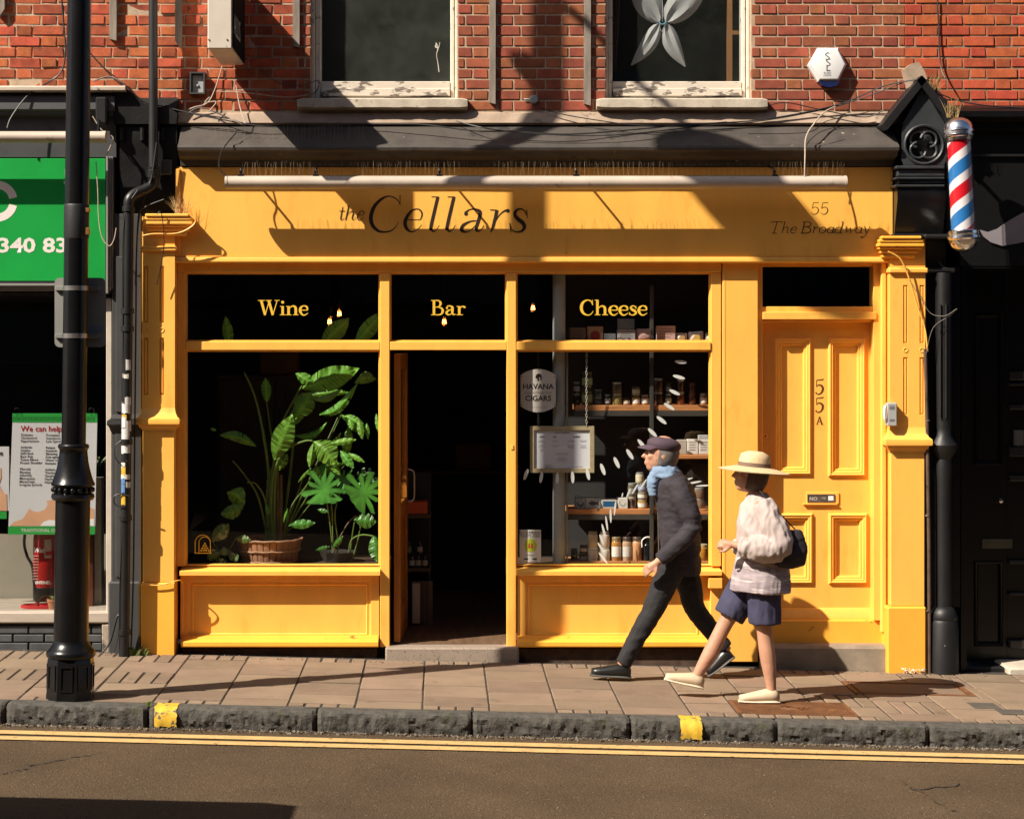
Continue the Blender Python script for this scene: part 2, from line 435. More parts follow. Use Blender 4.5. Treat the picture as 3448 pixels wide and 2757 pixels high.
for pts in ([(0,1640),(30,1632),(58,1625),(62,1618),(110,1611),(150,1600),(200,1592),(228,1586)],
            [(1880,1632),(1905,1655),(1918,1668),(1935,1672),(1960,1690),(1975,1700),(2000,1712),(2025,1724)],
            [(1925,1668),(1960,1666),(2000,1662),(2030,1652)]):
    q = []
    for a, b in zip(pts[:-1], pts[1:]):
        for k in range(4):
            t = k/4; g = gp(a[0]+(b[0]-a[0])*t+random.uniform(-5,5), a[1]+(b[1]-a[1])*t+random.uniform(-2.0,2.0), -KERB_H)
            g.z = gz(g.x)-KERB_H+.008+.0131*max(0, (-2.6-g.y))+.0045; q.append(g)
    mb = MB(); vs = []
    for g in q:
        wd = random.uniform(.003,.011); vs += [g+Vector((0,wd,0)), g-Vector((0,wd,0))]
    mb.add(vs, [[2*i,2*i+1,2*i+3,2*i+2] for i in range(len(q)-1)]); part(mb, 'crack', CRACK, road)

# pavement with its slabs
pave = thing('pavement', None, None, (0, -1, gz(0)), kind='structure')
mb = MB(); n = 12
for i in range(n):
    x0, x1 = -20+40*i/n, -20+40*(i+1)/n
    mb.add([(x0, PAVE_Y-.02, gz(x0)-.0042), (x1, PAVE_Y-.02, gz(x1)-.0042), (x1, .25, gz(x1)-.0042), (x0, .25, gz(x0)-.0042)], [[0,1,2,3]])
part(mb, 'bedding', JOINT, pave)
def slab_mesh(name, lx, ly, var):
    rr = random.Random(var); mb = MB(); j = .0035
    mb.box(-lx/2, lx/2, -ly/2, ly/2, -.03, 0, .004)
    mb.v = [(x+rr.uniform(-j,j)*.5, y+rr.uniform(-j,j)*.5, z) for x, y, z in mb.v]
    return _mesh(mb, name, PAVE, (0,0,0), merge=False)
SLABS = {}
def slab(x, y, lx, ly, jig=1.0):
    k = (round(lx, 2), round(ly, 2), random.randrange(3))
    if k not in SLABS: SLABS[k] = slab_mesh('slab', k[0]-.010, k[1]-.020, k[2])
    o = piece(SLABS[k], 'slab', pave, (x, y, gz(x)+random.uniform(-.001,.003)*jig),
              (random.gauss(0,.0028)*jig, ROT_S[1]+random.gauss(0,.0028)*jig, random.gauss(0,.002)))
COVER1 = (gp(1540,1488), gp(1810,1527)); COVER2 = (gp(1815,1434), gp(2110,1467))
PITCH = .408
CUT = [(1.812, 2.555, -1.788, -1.349), (2.697, 3.493, -.988, -.527)]      # the two iron covers
def rects(x0, x1, y0, y1):
    out = [(x0, x1, y0, y1)]
    for (a, b, c, d) in CUT:
        nxt = []
        for (p, q, r_, s_) in out:
            if q <= a or p >= b or s_ <= c or r_ >= d: nxt.append((p, q, r_, s_)); continue
            if p < a: nxt.append((p, a, r_, s_))
            if q > b: nxt.append((b, q, r_, s_))
            p2, q2 = max(p, a), min(q, b)
            if r_ < c: nxt.append((p2, q2, r_, c))
            if s_ > d: nxt.append((p2, q2, d, s_))
        out = nxt
    return [r for r in out if r[1]-r[0] > .022 and r[3]-r[2] > .022]
for k in range(-13, 15):
    xa = .297+PITCH*k; xc = xa+PITCH/2
    if xc < -4.6 or xc > 5.8: continue
    if k % 2 == 0: rows = [(-.10,-.43), (-.43,-.83), (-.83,-1.24), (-1.24,-1.65), (-1.65,-1.885)]
    else: rows = [(-.10,-.27), (-.27,-.66), (-.66,-1.06), (-1.06,-1.46), (-1.46,-1.775), (-1.775,-1.885)]
    for ri, (y0, y1) in enumerate(rows):
        small = (k % 2 and ri in (0, 5)) or (k in (-7,-6,-8) and ri in (0, 2)) or (k in (5, 6) and ri in (3,)) or (k == 4 and ri == 4)
        for q in range(4 if small else 1):
            xl = xa+PITCH*q/4; xr = xl+PITCH/4 if small else xa+PITCH
            for (p, q2, r_, s_) in rects(xl, xr, y1, y0): slab((p+q2)/2, (r_+s_)/2, q2-p, s_-r_, 1.2 if small else 1.0)
# kerb stones
kerb = thing('kerb', None, None, (0, KERB_Y, gz(0)-KERB_H), kind='structure')
def rough_stone(x0, x1, seed):
    mb = MB(); nx, rr = int((x1-x0)/.011), random.Random(seed)
    prof = [(PAVE_Y+.0, -.02), (PAVE_Y, -.002), (-1.93, 0), (-1.985, .001), (-2.012, -.001), (-2.030, -.010), (-2.038, -.026), (-2.040,-.042), (-2.041, -.058), (-2.041, -.074), (-2.040,-.090), (-2.038, -.106), (-2.034,-.122), (-2.028, -.16)]
    vs = []; m = len(prof)
    for i in range(nx+1):
        x = x0+(x1-x0)*i/nx; e = min(i, nx-i)*(x1-x0)/nx
        pull = max(0, .022-e)*.8
        for j, (y, z) in enumerate(prof):
            a = 0
            if j >= 4:
                amp = (0,0,0,0,.003,.007,.011,.014,.016,.016,.016,.014,.011,.006)[j]
                q = Vector((x*11+seed*3.1, z*14, seed)); a = amp*(.8*noise.noise(q)+.7*noise.noise(q*2.3)+.6*noise.noise(q*4.6))+amp*.3
            zz = .003*noise.noise(Vector((x*6, y*9, seed))) if j in (2,3,4) else 0
            vs.append((x, y+a+pull*(1 if j > 3 else 0), gz(x)+z+zz-pull*.3*(j < 6)))
    fs = [[i*m+j, i*m+j+1, (i+1)*m+j+1, (i+1)*m+j] for i in range(nx) for j in range(m-1)]
    fs += [list(range(m)), [nx*m+j for j in range(m)][::-1]]
    mb.add(vs, fs)
    return mb
kj = [-5.3,-4.4,-3.5,-2.60,-1.748,-.742,.187,1.133,2.01,2.918,3.83,4.75,5.7]
for i in range(len(kj)-1):
    part(rough_stone(kj[i]+.006, kj[i+1]-.006, i*1.7), 'kerb_stone', GRANITE, kerb, sharp=.5, origin=(kj[i], KERB_Y, gz(kj[i])))
mb = MB(); mb.box(-30,-5.31,PAVE_Y,-2.04,-.4,.12); part(mb, 'kerb_run', GRANITE, kerb)
# mortar behind the stones
mb = MB()
for i in range(20):
    x0, x1 = -5.3+11*i/20, -5.3+11*(i+1)/20
    mb.add([(x0,-1.885,gz(x0)-.012),(x1,-1.885,gz(x1)-.012),(x1,-2.012,gz(x1)-.02),(x0,-2.012,gz(x0)-.02),(x0,-2.0,gz(x0)-.2),(x1,-2.0,gz(x1)-.2)], [[0,3,2,1],[3,4,5,2]])
part(mb, 'joint_mortar', JOINT, kerb)
def kerb_mark(pxa, pxb, seed):
    mb = MB(); xa, xb = (pxa-VX)/353, (pxb-VX)/353; n = 10; rr = random.Random(seed); vs = []
    prof = [(-1.90,.003),(-1.985,.0045),(-2.014,.003),(-2.036,-.008),(-2.047,-.024),(-2.054,-.042),(-2.056,-.058),(-2.057,-.074),(-2.056,-.092),(-2.054,-.104)]
    m = len(prof)
    for i in range(n+1):
        for j, (y, z) in enumerate(prof):
            x = xa+(xb-xa)*i/n + (.010*noise.noise(Vector((j*.7, seed, i > n/2))) if i in (0, n) else 0)
            q = Vector((x*11, z*14, seed)); vs.append((x, y+(.007*noise.noise(q*2) if j > 2 else 0), gz(x)+z-(.012*rr.random() if j == m-1 else 0)))
    mb.add(vs, [[i*m+j, i*m+j+1, (i+1)*m+j+1, (i+1)*m+j] for i in range(n) for j in range(m-1)])
    part(mb, 'painted_mark', YMARK, kerb)
kerb_mark(325, 372, 1); kerb_mark(1433, 1478, 2)
# grit in the gutter and along the wall: real crumbs, one mass
mb = MB(); rr = random.Random(3)
def crumb(c, s, rr):
    t = [Vector((rr.gauss(0,1), rr.gauss(0,1), rr.gauss(0,.7))).normalized()*s for _ in range(4)]
    mb.add([c+q for q in t], [[0,1,2],[0,2,3],[0,3,1],[1,3,2]])
for _ in range(2600):
    x = rr.uniform(-3.6,4.4); y = -2.05-abs(rr.gauss(0,.035)); crumb(Vector((x, y, gz(x)-KERB_H+.006)), rr.uniform(.004,.013), rr)
for _ in range(500):
    x = rr.uniform(-3.2,3.8); y = rr.uniform(-.24,-.09); crumb(Vector((x, y, gz(x)+.003)), rr.uniform(.003,.010), rr)
for _ in range(260):
    x = rr.uniform(-3.2,4.2); y = rr.uniform(-4.8,-2.1); crumb(Vector((x, y, gz(x)-KERB_H+.008+.0131*max(0,-2.6-y)+.003)), rr.uniform(.002,.006), rr)
single(mb, 'gravel', M('grit', (.16,.13,.10), .95, var=.1, rnd=.0, island=True), 'loose grit lying in the gutter and along the shop fronts', 'grit', kind='stuff')

# iron covers in the pavement
def cover_iron():
    x0, x1, y0, y1 = 1.815, 2.552, -1.785, -1.352
    t = thing('access_cover', 'rusty brown ribbed iron access cover by the kerb', 'manhole cover', ((x0+x1)/2, (y0+y1)/2, gz(2.18)))
    def gbox(mb, a, b, c, d, z0, z1):
        vs = [(x, y, gz(x)+z) for x in (a, b) for y in (c, d) for z in (z0, z1)]
        mb.add(vs, [(0,1,3,2),(4,6,7,5),(0,4,5,1),(2,3,7,6),(0,2,6,4),(1,5,7,3)])
    mb = MB(); gbox(mb, x0+.012, x1-.012, y0+.012, y1-.012, -.03, .001); part(mb, 'plate', RUST, t)
    mb = MB()
    for a in ((x0, x1, y0, y0+.010), (x0, x1, y1-.010, y1), (x0, x0+.010, y0+.01, y1-.01), (x1-.010, x1, y0+.01, y1-.01)): gbox(mb, *a, -.03, .004)
    part(mb, 'rim', RUST, t)
    mb = MB()
    for r in range(17):
        y = y0+.03+r*.0235
        for k in range(34):
            a = x0+.022+k*.0205+(.010 if r % 2 else 0)
            if a+.014 > x1-.02 or math.hypot((a-(x0+x1)/2)*.8, y-(y0+y1)/2) < .075: continue
            gbox(mb, a, a+.014, y, y+.008, .001, .006)
    part(mb, 'ribs', RUST, t, kind='stuff', merge=False)
    mb = MB()
    for r in (.03, .055, .075):
        pts = [((x0+x1)/2+r*1.3*math.cos(a*math.pi/12), (y0+y1)/2+r*math.sin(a*math.pi/12), gz(2.18)+.004) for a in range(25)]
        mb.tube(pts, .003, 5)
    part(mb, 'centre_boss', RUST, t)
    t2 = thing('inspection_cover', 'rust edged recessed cover frame filled with paving before the black doorway', 'manhole cover', (3.1, -.76, gz(3.1)))
    x0, x1, y0, y1 = 2.70, 3.49, -.985, -.53
    mb = MB()
    for a in ((x0, x1, y0, y0+.022), (x0, x1, y1-.022, y1), (x0, x0+.03, y0+.022, y1-.022), (x1-.03, x1, y0+.022, y1-.022)): gbox(mb, *a, -.03, .003)
    part(mb, 'frame', RUST, t2)
    mb = MB()
    for a in ((x0+.045, x1-.045, y0+.035, y0+.043), (x0+.045, x1-.045, y1-.043, y1-.035), (x0+.045, x0+.055, y0+.043, y1-.043), (x1-.055, x1-.045, y0+.043, y1-.043)): gbox(mb, *a, -.03, .002)
    part(mb, 'inner_frame', RUST, t2)
    mb = MB(); gbox(mb, x0+.055, x1-.055, y0+.043, y1-.043, -.03, -.001); part(mb, 'infill', PAVE, t2)
    mb = MB(); gbox(mb, x0+.03, x1-.03, y0+.022, y1-.022, -.03, -.012); part(mb, 'gap', BLK, t2)
    for nm, pa, pb, lab in (('stopcock_cover', (2045,1480), (2095,1493), 'small grey stopcock cover set in the paving, nearer the rusty plate'), ('stopcock_cover', (2105,1494), (2190,1506), 'small grey stopcock cover set in the paving at the picture edge')):
        a, b = gp(*pa), gp(*pb); mb = MB(); gbox(mb, a.x-.03, a.x+.14, b.y, a.y, -.01, .006)
        single(mb, nm, M('stopcock_iron', (.075,.066,.055), .8, var=.2), lab, 'utility cover')
cover_iron()

# far side of the street: pavement and a terrace in its own shade, which the glass mirrors
mb = MB(); mb.add([(-60,-10.4,1.0),(60,-10.4,-1.9),(60,-90,-1.9),(-60,-90,1.0)], [[0,1,2,3]])
single(mb, 'ground', PAVE, kind='structure')
opp = thing('opposite_terrace', 'terrace of brown brick shops across the road', 'building', (0,-16,0))
mb = MB(); mb.box(-32,32,-24,-16,-2,11.5); part(mb, 'wall', M('opposite_brick', (.10,.06,.045), .9, var=.2), opp)
for k in range(-9, 10):
    mb = MB(); mb.box(k*3.2-.6,k*3.2+.6,-16.02,-15.95,4.2,6.4); part(mb, 'window', M('opposite_glass', (.03,.04,.05), .15), opp)
    mb = MB(); mb.box(k*3.2-1.45,k*3.2+1.45,-16.02,-15.9,.4,2.7); part(mb, 'shop_window', MATS['opposite_glass'], opp)
    mb = MB(); mb.box(k*3.2-1.5,k*3.2+1.5,-16.02,-15.8,2.8,3.5); part(mb, 'shop_sign', M('opp_sign_%d' % (k % 3), [(.12,.12,.11),(.16,.05,.04),(.04,.06,.10)][k % 3], .6), opp)

# ================================================================== BRICK WALL ABOVE THE SHOPS
wall = thing('brick_wall', 'red brick upper wall with two old sash windows over the shop fronts', 'wall', (0, .1, Z(235)))
WIN = [(654, 964.5), (1275, 1582)]                       # openings (D px at Y=0)
OPEN = [(X(a), X(b), Z(210), Z(-420)) for a, b in WIN]
zb, zt = Z(262), Z(-520)
mb = MB()
def wall_band(mb, x0, x1, mat_i=0):
    hs = [o for o in OPEN if o[0] > x0 and o[1] < x1]
    mb.board(x0, x1, zb, zt, .0015, .30, [(o[0], o[1], o[2], o[3]) for o in hs], True)
wall_band(mb, -6.5, X(1905)); part(mb, 'mortar_bed', MORTAR, wall)
mb = MB(); wall_band(mb, X(1905)+.0005, 7.5); part(mb, 'mortar_bed', MORTARR, wall)
def brick_mesh(w, h, seed, mat, rough):
    rr = random.Random(seed); mb = MB(); mb.box(-w/2, w/2, -.0, .05, -h/2, h/2, .003)
    mb.v = [(x+rr.uniform(-rough,rough), y+(rr.uniform(-rough,rough)*.8 if y < .02 else 0), z+rr.uniform(-rough,rough)*.7) for x, y, z in mb.v]
    return _mesh(mb, 'brick', mat, (0,0,0), sharp=.3, merge=False)
BM = {}
def bmesh_for(kind, zone, var):
    k = (kind, zone, var)
    if k not in BM: BM[k] = brick_mesh(.2135 if kind == 's' else .101, .0625, hash(k) % 999, (BR_L, BR_C, BR_R)[zone], (.0034, .0016, .0026)[zone])
    return BM[k]
cand = []; ch = .0752; z = Z(232)+.03; row = 0
while z < Z(-120):
    for zone, (xa, xb) in enumerate(((-5.9, X(640)), (X(640), X(1905)), (X(1905), 5.6))):
        x = xa - (.0 if row % 2 else .163) - zone*.05
        while x < xb:
            for kind, wd in (('s', .2135), ('h', .101)):
                a, b = x, x+wd; x = b+.0115
                a2, b2 = max(a, xa), min(b, xb)
                segs = [(a2, b2)]
                for o in OPEN:
                    if not (o[2]-.04 < z < o[3]): continue
                    ns = []
                    for (p, q) in segs:
                        if q <= o[0] or p >= o[1]: ns.append((p, q)); continue
                        if p < o[0]: ns.append((p, o[0]-.001))
                        if q > o[1]: ns.append((o[1]+.001, q))
                    segs = ns
                for (p, q) in segs:
                    if q-p < .025: continue
                    inside = z < Z(-6) and p > X(-12) and q < X(2168)
                    hidden = any(X(pa) < (p+q)/2 < X(pb) and Z(pd) < z < Z(pc) for pa, pb, pc, pd in ((143,200,-50,300),(628,985,205,240),(1256,1613,205,240)))
                    cand.append((inside and not hidden, (q-p), kind, zone, (p+q)/2, z, wd))
    z += ch; row += 1
cand.sort(key=lambda c: (not c[0], -c[1]))
rest = {0: MB(), 1: MB(), 2: MB()}; rr = random.Random(5)
for i, (ins, wd, kind, zone, x, z, full) in enumerate(cand):
    yo = -.0045+rr.uniform(-1,1)*(.0035, .0012, .002)[zone] - (.004*abs(rr.gauss(0,1)) if zone == 0 and rr.random() < .15 else 0)
    if rr.random() < .03 and zone != 1: yo += .003
    rot = (0, rr.gauss(0, (.006,.002,.005)[zone]), rr.gauss(0,.004))
    if ins and i < 300:
        piece(bmesh_for(kind, zone, rr.randrange(5)), 'brick', wall, (x, yo, z), rot, (wd/full, 1, 1+rr.uniform(-.04,.03)))
    else:
        j = .002; h = .0312; b = MB(); b.box(x-wd/2+rr.uniform(-j,j), x+wd/2+rr.uniform(-j,j), yo, yo+.05, z-h+rr.uniform(-j,j), z+h+rr.uniform(-j,j), .0045)
        rest[zone].add(b.v, b.f)
for zone in rest: part(rest[zone], 'brickwork', (BR_L, BR_C, BR_R)[zone], wall, kind='stuff', merge=False, sharp=.3)
# cement fillet along the foot of the wall
mb = MB(); rr = random.Random(9); xs = [X(370)+i*(X(1893)-X(370))/60 for i in range(61)]
top = [Z(236)+.008*noise.noise(Vector((x*5,0,1)))+.004*noise.noise(Vector((x*21,0,1))) for x in xs]
vs = []
for x, t_ in zip(xs, top): vs += [(x, .01, t_), (x, -.018, t_-.012), (x, -.045+.006*noise.noise(Vector((x*9,2,0))), Z(259, -.04)), (x, -.03, Z(263, -.04)), (x, .01, Z(263, -.04))]
mb.add(vs, [[5*i+j, 5*i+j+1, 5*i+5+j+1, 5*i+5+j] for i in range(60) for j in range(4)]); part(mb, 'cement_fillet', CEMENT, wall)
mb = MB(); mb.box(X(224), X(300), .052, .3, gz(-2.2)-.1, Z(262)); mb.box(X(1949), X(2024), .052, .3, gz(3.4)-.1, Z(262)); mb.box(X(-500), X(224), .0, .3, Z(330), Z(262)-.001); mb.box(X(300), X(1949), .022, .3, Z(553), Z(262)-.001); mb.box(X(2024), X(2700), .002, .3, Z(555), Z(262)-.001); part(mb, 'wall_core', DARKWALL, wall)

# sash windows
CURTAIN = M('brown_curtain', (.10,.055,.03), .9, var=.25, vs=5, stretch=(8,8,.3))
def sash(i):
    pa, pb = WIN[i]; x0, x1 = X(pa), X(pb); Yf = .09
    t = bpy.data.objects.new('sash_window', None); COL.objects.link(t); t.parent = wall
    wl = Vector(((x0+x1)/2, Yf, Z(210))); t.location = wl-WL[wall.name]; WL[t.name] = wl
    zb_, zt_ = Z(208), Z(-420)
    gl, gr = ((676, 948), (1290, 1562))[i]
    mb = MB()                                            # outer box frame
    for a, b in ((x0, X(gl, Yf)), (X(gr, Yf), x1)):
        mb.box(a+.001, b, Yf+.025, .22, zb_, zt_, .003)
        mid = (a+b)/2; s = 1 if a == x0 else -1
        mb.box(a+.001 if s > 0 else b-.021, a+.022 if s > 0 else b-.001, Yf-.02, Yf+.026, zb_, zt_, .003)
        mb.box((a+.028) if s > 0 else (a+.004), (b-.004) if s > 0 else (b-.028), Yf+.008, Yf+.03, zb_, zt_, .003)
    part(mb, 'frame', WHITE, t)
    mb = MB(); zr = Z(201); za = Z(168)
    mb.box(X(gl, Yf), X(gr, Yf), Yf+.005, Yf+.06, zr, za, .004); mb.box(X(gl, Yf), X(gr, Yf), Yf-.012, Yf+.004, zr+.004, Z(183), .004)
    part(mb, 'bottom_rail', PEEL, t)
    mb = MB(); mb.profx(x0+.002, x1-.002, [(Yf+.1, zr-.002), (Yf-.035, zr-.012), (Yf-.045, Z(207.5)), (Yf+.1, Z(209))]); part(mb, 'timber_sill', PEEL, t)
    mb = MB(); mb.box(X(gl, Yf)-.005, X(gr, Yf)+.005, Yf+.055, Yf+.061, za-.01, zt_); part(mb, 'pane', (DIRTY, DIRTY2)[i], t)
    sx0, sx1 = ((627, 984), (1255, 1613))[i]             # stone sill
    mb = MB(); n = 30; vs = []
    for k in range(n+1):
        x = X(sx0)+(X(sx1)-X(sx0))*k/n; e = min(k, n-k); r_ = .012 if e == 0 else 0
        a = .006*noise.noise(Vector((x*8, i, 0))); b_ = .010*noise.noise(Vector((x*11, i, 5)))
        vs += [(x, .1, Z(209)+.01), (x, -.06+r_+a, Z(209.5)-r_*.6), (x, -.078+r_+a, Z(212)-r_*.6), (x, -.082+r_+b_, Z(229)+r_*.6+b_*.5), (x, -.066+r_, Z(232)+b_), (x, .01, Z(233))]
    fs = [[6*k+j, 6*k+j+1, 6*k+7+j, 6*k+6+j] for k in range(n) for j in range(5)] + [list(range(6)), [6*n+j for j in range(6)][::-1]]
    mb.add(vs, fs); part(mb, 'stone_sill', STONE, t)
    # the dark room behind
    mb = MB(); a, b = x0-.3, x1+.3
    mb.add([(a,1.6,zb_-.4),(b,1.6,zb_-.4),(b,1.6,zt_),(a,1.6,zt_)], [[0,1,2,3]]); mb.box(a,b,.23,1.6,zb_-.4,zb_-.38); mb.box(a-.02,a,.23,1.6,zb_-.4,zt_); mb.box(b,b+.02,.23,1.6,zb_-.4,zt_); mb.box(a,b,.23,1.6,zt_,zt_+.02)
    part(mb, 'room', M('upper_room', (.035,.036,.032), .9, var=.3, vs=2), t)
    if i == 1:
        mb = MB(); pts = [(X(1287+k*6,.2), .2+.02*(k % 2)) for k in range(8)]
        n = len(pts); vs = [(x, y, Z(-420)) for x, y in pts]+[(pts[0][0]+(x-pts[0][0])*.25, y, Z(150,.2)) for x, y in pts]
        mb.add(vs, [[k, k+1, n+k+1, n+k] for k in range(n-1)]); part(mb, 'curtain', CURTAIN, t)
        mb = MB(); mb.box(X(1530,.3), X(1541,.3), .28, .31, Z(180,.3), Z(-420,.3)); mb.box(X(1541,.3), X(1575,.3), .28, .305, Z(74,.3), Z(66,.3)); part(mb, 'inner_stile', M('varnished_pine', (.28,.13,.05), .5), t)
    else:
        mb = MB(); mb.ribbon(smooth_path([(X(920),Z(85),.004),(X(917),Z(92),.012),(X(922),Z(96),.008),(X(919),Z(110),.004),(X(922),Z(128),.005),(X(924),Z(144),.006),(X(925),Z(146),.002)]), Yf+.0535); mb.ribbon([(X(917),Z(84),.006),(X(924),Z(94),.010),(X(926),Z(83),.004)], Yf+.0530)
        part(mb, 'paint_drip', M('white_drip', (.55,.52,.46), .7), t)
sash(0); sash(1)

# timber battens left from an old sign
bat = [(0, 12, 39), (232, 247, 84), (370, 384, 104), (617, 631, 98), (1030, 1043, 217), (1229, 1243, 220)]
desc = ['at the top corner beside the lamp column', 'between the lamp column and the drainpipe', 'just past the drainpipe near the box sign', 'cut short by the shade beside the first window', 'long and upright beside the first window', 'long and upright beside the winged window']
for k, ((pa, pb, py), dd) in enumerate(zip(bat, desc)):
    mb = MB(); x0, x1 = X(pa), X(pb); zl = Z(py); th = .042 if k < 3 else .030
    mb.profy(-th, -.003, [(x0, zl+(.05 if k in (2,) else .0)), (x1, zl-(.012 if k != 0 else -.06)), (x1+.002, Z(-130)), (x0+.001, Z(-130))])
    single(mb, 'timber_batten', WOODGREY, 'weathered grey timber batten ' + dd, 'batten', 'old battens screwed to the brick wall')
# ================================================================== YELLOW SHOP FRONT
YF, YC, YW, YP = -.08, -.232, -.02, -.125                # fascia, cornice edge, window frame, pilaster faces
shop = thing('yellow_shopfront', 'bright yellow painted shop front with large dark windows and an open doorway', 'shopfront', (0, 0, gz(0)))
# fascia
mb = MB(); x0, x1 = X(370, YF), X(1880, YF)
mb.box(x0, x1, YF, .02, Z(541, YF), Z(352, YF), .003)
part(mb, 'fascia', YEL, shop)
mb = MB(); mb.profx(x0, x1, [(.02, Z(541,YF)-.001), (YF-.010, Z(541,YF)-.001), (YF-.015, Z(544,YF)), (YF-.015, Z(551,YF)), (YF-.006, Z(553.5,YF)), (.02, Z(553.5,YF))])
part(mb, 'fascia_trim', YEL, shop)
mb = MB(); mb.box(x0-.001, x0+.034, YF-.014, YF-.0005, Z(540,YF), Z(356,YF), .004); part(mb, 'end_bead', YEL, shop)
# cornice
mb = MB(); cx0, cx1 = X(374, YC), X(1893, YC)
n = 40; vs = []
for k in range(n+1):
    x = cx0+(cx1-cx0)*k/n; s = .006*noise.noise(Vector((x*2,0,7)))
    pr = [(.02, Z(260,-.03)), (-.05, Z(270,-.05)), (YC+.035, Z(302,YC)), (YC, Z(306,YC)), (YC-.006, Z(311,YC)), (YC, Z(317,YC)), (YC+.03, Z(320,YC)), (YC+.05, Z(328,YC)), (YF-.02, Z(334,YC)), (YF-.012, Z(350,YF)), (.02, Z(351,YF))]
    vs += [(x, y, z_+s) for y, z_ in pr]
m = 11
mb.add(vs, [[k*m+j, k*m+j+1, (k+1)*m+j+1, (k+1)*m+j] for k in range(n) for j in range(m-1)]+[list(range(m)), [n*m+j for j in range(m)][::-1]])
part(mb, 'cornice', LEAD, shop)

# ---- lettering drawn as pen strokes
def strokes(data, ox, oy, s, Y, name, mat, dpx=1.0, shear=0.0):
    mb = MB(); k = 0
    for st in data:
        pts = [(X(ox+(p[0]+shear*p[1])/s, Y), Z(oy+p[1]/s, Y), p[2]/s/sc(Y)*dpx) for p in st]
        y = Y-.0006-.00012*k; k += 1
        if len(pts) == 1: mb.disc(pts[0][0], pts[0][1], pts[0][2]/2, pts[0][2]/2, y, 14)
        else: mb.ribbon(smooth_path(pts, 6) if len(pts) > 2 else pts, y)
    return part(mb, name, mat, shop, merge=False)
L1 = [(1085,279,9),(1150,279,9)], [(1143,277,30),(1082,540,31),(1084,573,24),(1105,592,13),(1130,575,7),(1155,535,4)]
cel = [[(800,262,9),(800,300,8),(801,356,5)],
 [(797,345,6),(782,312,10),(740,282,11),(690,273,13),(630,300,24),(570,360,32),(541,430,36),(536,490,36),(556,545,33),(600,585,25),(650,597,17),(710,589,13),(755,556,8),(789,502,4)],
 [(852,487,8),(985,487,8)], [(984,487,10),(1000,440,15),(985,402,15),(950,389,11),(905,405,18),(865,455,28),(845,510,34),(856,560,30),(890,591,17),(930,590,10),(970,562,7),(997,530,4)],
 list(L1[0]), list(L1[1]), [(a+146,b,c) for a,b,c in L1[0]], [(a+146,b,c) for a,b,c in L1[1]],
 [(1398,432,36)], [(1392,425,26),(1425,396,11),(1470,389,13),(1512,402,26),(1527,425,31),(1512,490,31),(1490,560,27),(1500,588,19),(1530,580,8),(1562,535,4)],
 [(1508,495,8),(1440,500,14),(1380,530,26),(1356,565,30),(1367,588,28),(1402,597,13),(1440,580,8),(1490,530,5)],
 [(1616,396,9),(1680,399,9)], [(1678,398,30),(1660,480,28),(1638,560,22),(1622,598,8)], [(1648,535,6),(1690,455,8),(1735,412,12),(1766,401,22)], [(1777,404,34)],
 [(1948,395,9),(1951,430,8),(1956,472,5)], [(1950,440,7),(1918,396,10),(1880,389,15),(1848,410,25),(1843,445,31),(1870,480,37),(1913,515,37),(1928,550,33),(1910,584,21),(1870,597,15),(1832,590,11),(1810,566,8),(1798,520,4)], [(1794,515,5),(1800,560,7),(1806,600,9)],
 [(281,368,6),(263,460,10),(262,483,8),(275,486,5),(293,468,3)], [(248,408,6),(300,406,6)],
 [(318,361,5),(334,359,6)], [(334,360,10),(305,489,9)], [(318,442,4),(345,416,6),(368,410,9),(375,426,10),(365,468,9),(370,486,7),(385,480,4),(399,460,3)],
 [(412,444,5),(465,444,5)], [(465,444,5),(473,421,8),(460,408,6),(440,413,7),(420,440,9),(412,465,10),(420,484,8),(440,487,6),(460,478,4),(476,460,3)]]
strokes(cel, 656.7, 350.2, 4.309, YF, 'sign_lettering', INK)
five = [[(955,409,7),(1018,407,7)], [(957,408,6),(943,472,6)], [(943,472,5),(972,456,6),(1002,466,9),(1012,495,11),(995,527,9),(960,537,6),(929,515,4)]]
E_ = lambda dx: [[(702+dx,712,6),(762+dx,712,6)], [(762+dx,712,7),(768+dx,690,9),(750+dx,678,7),(722+dx,690,9),(704+dx,715,10),(708+dx,740,9),(735+dx,747,7),(764+dx,730,4)]]
def oval(cx, cy, rx, ry, wt=8, sh=-.22):
    return [(cx+rx*math.cos(t)+sh*ry*math.sin(t), cy+ry*math.sin(t), wt*(.7+.5*abs(math.cos(t)))) for t in [2*math.pi*k/12 for k in range(13)]]
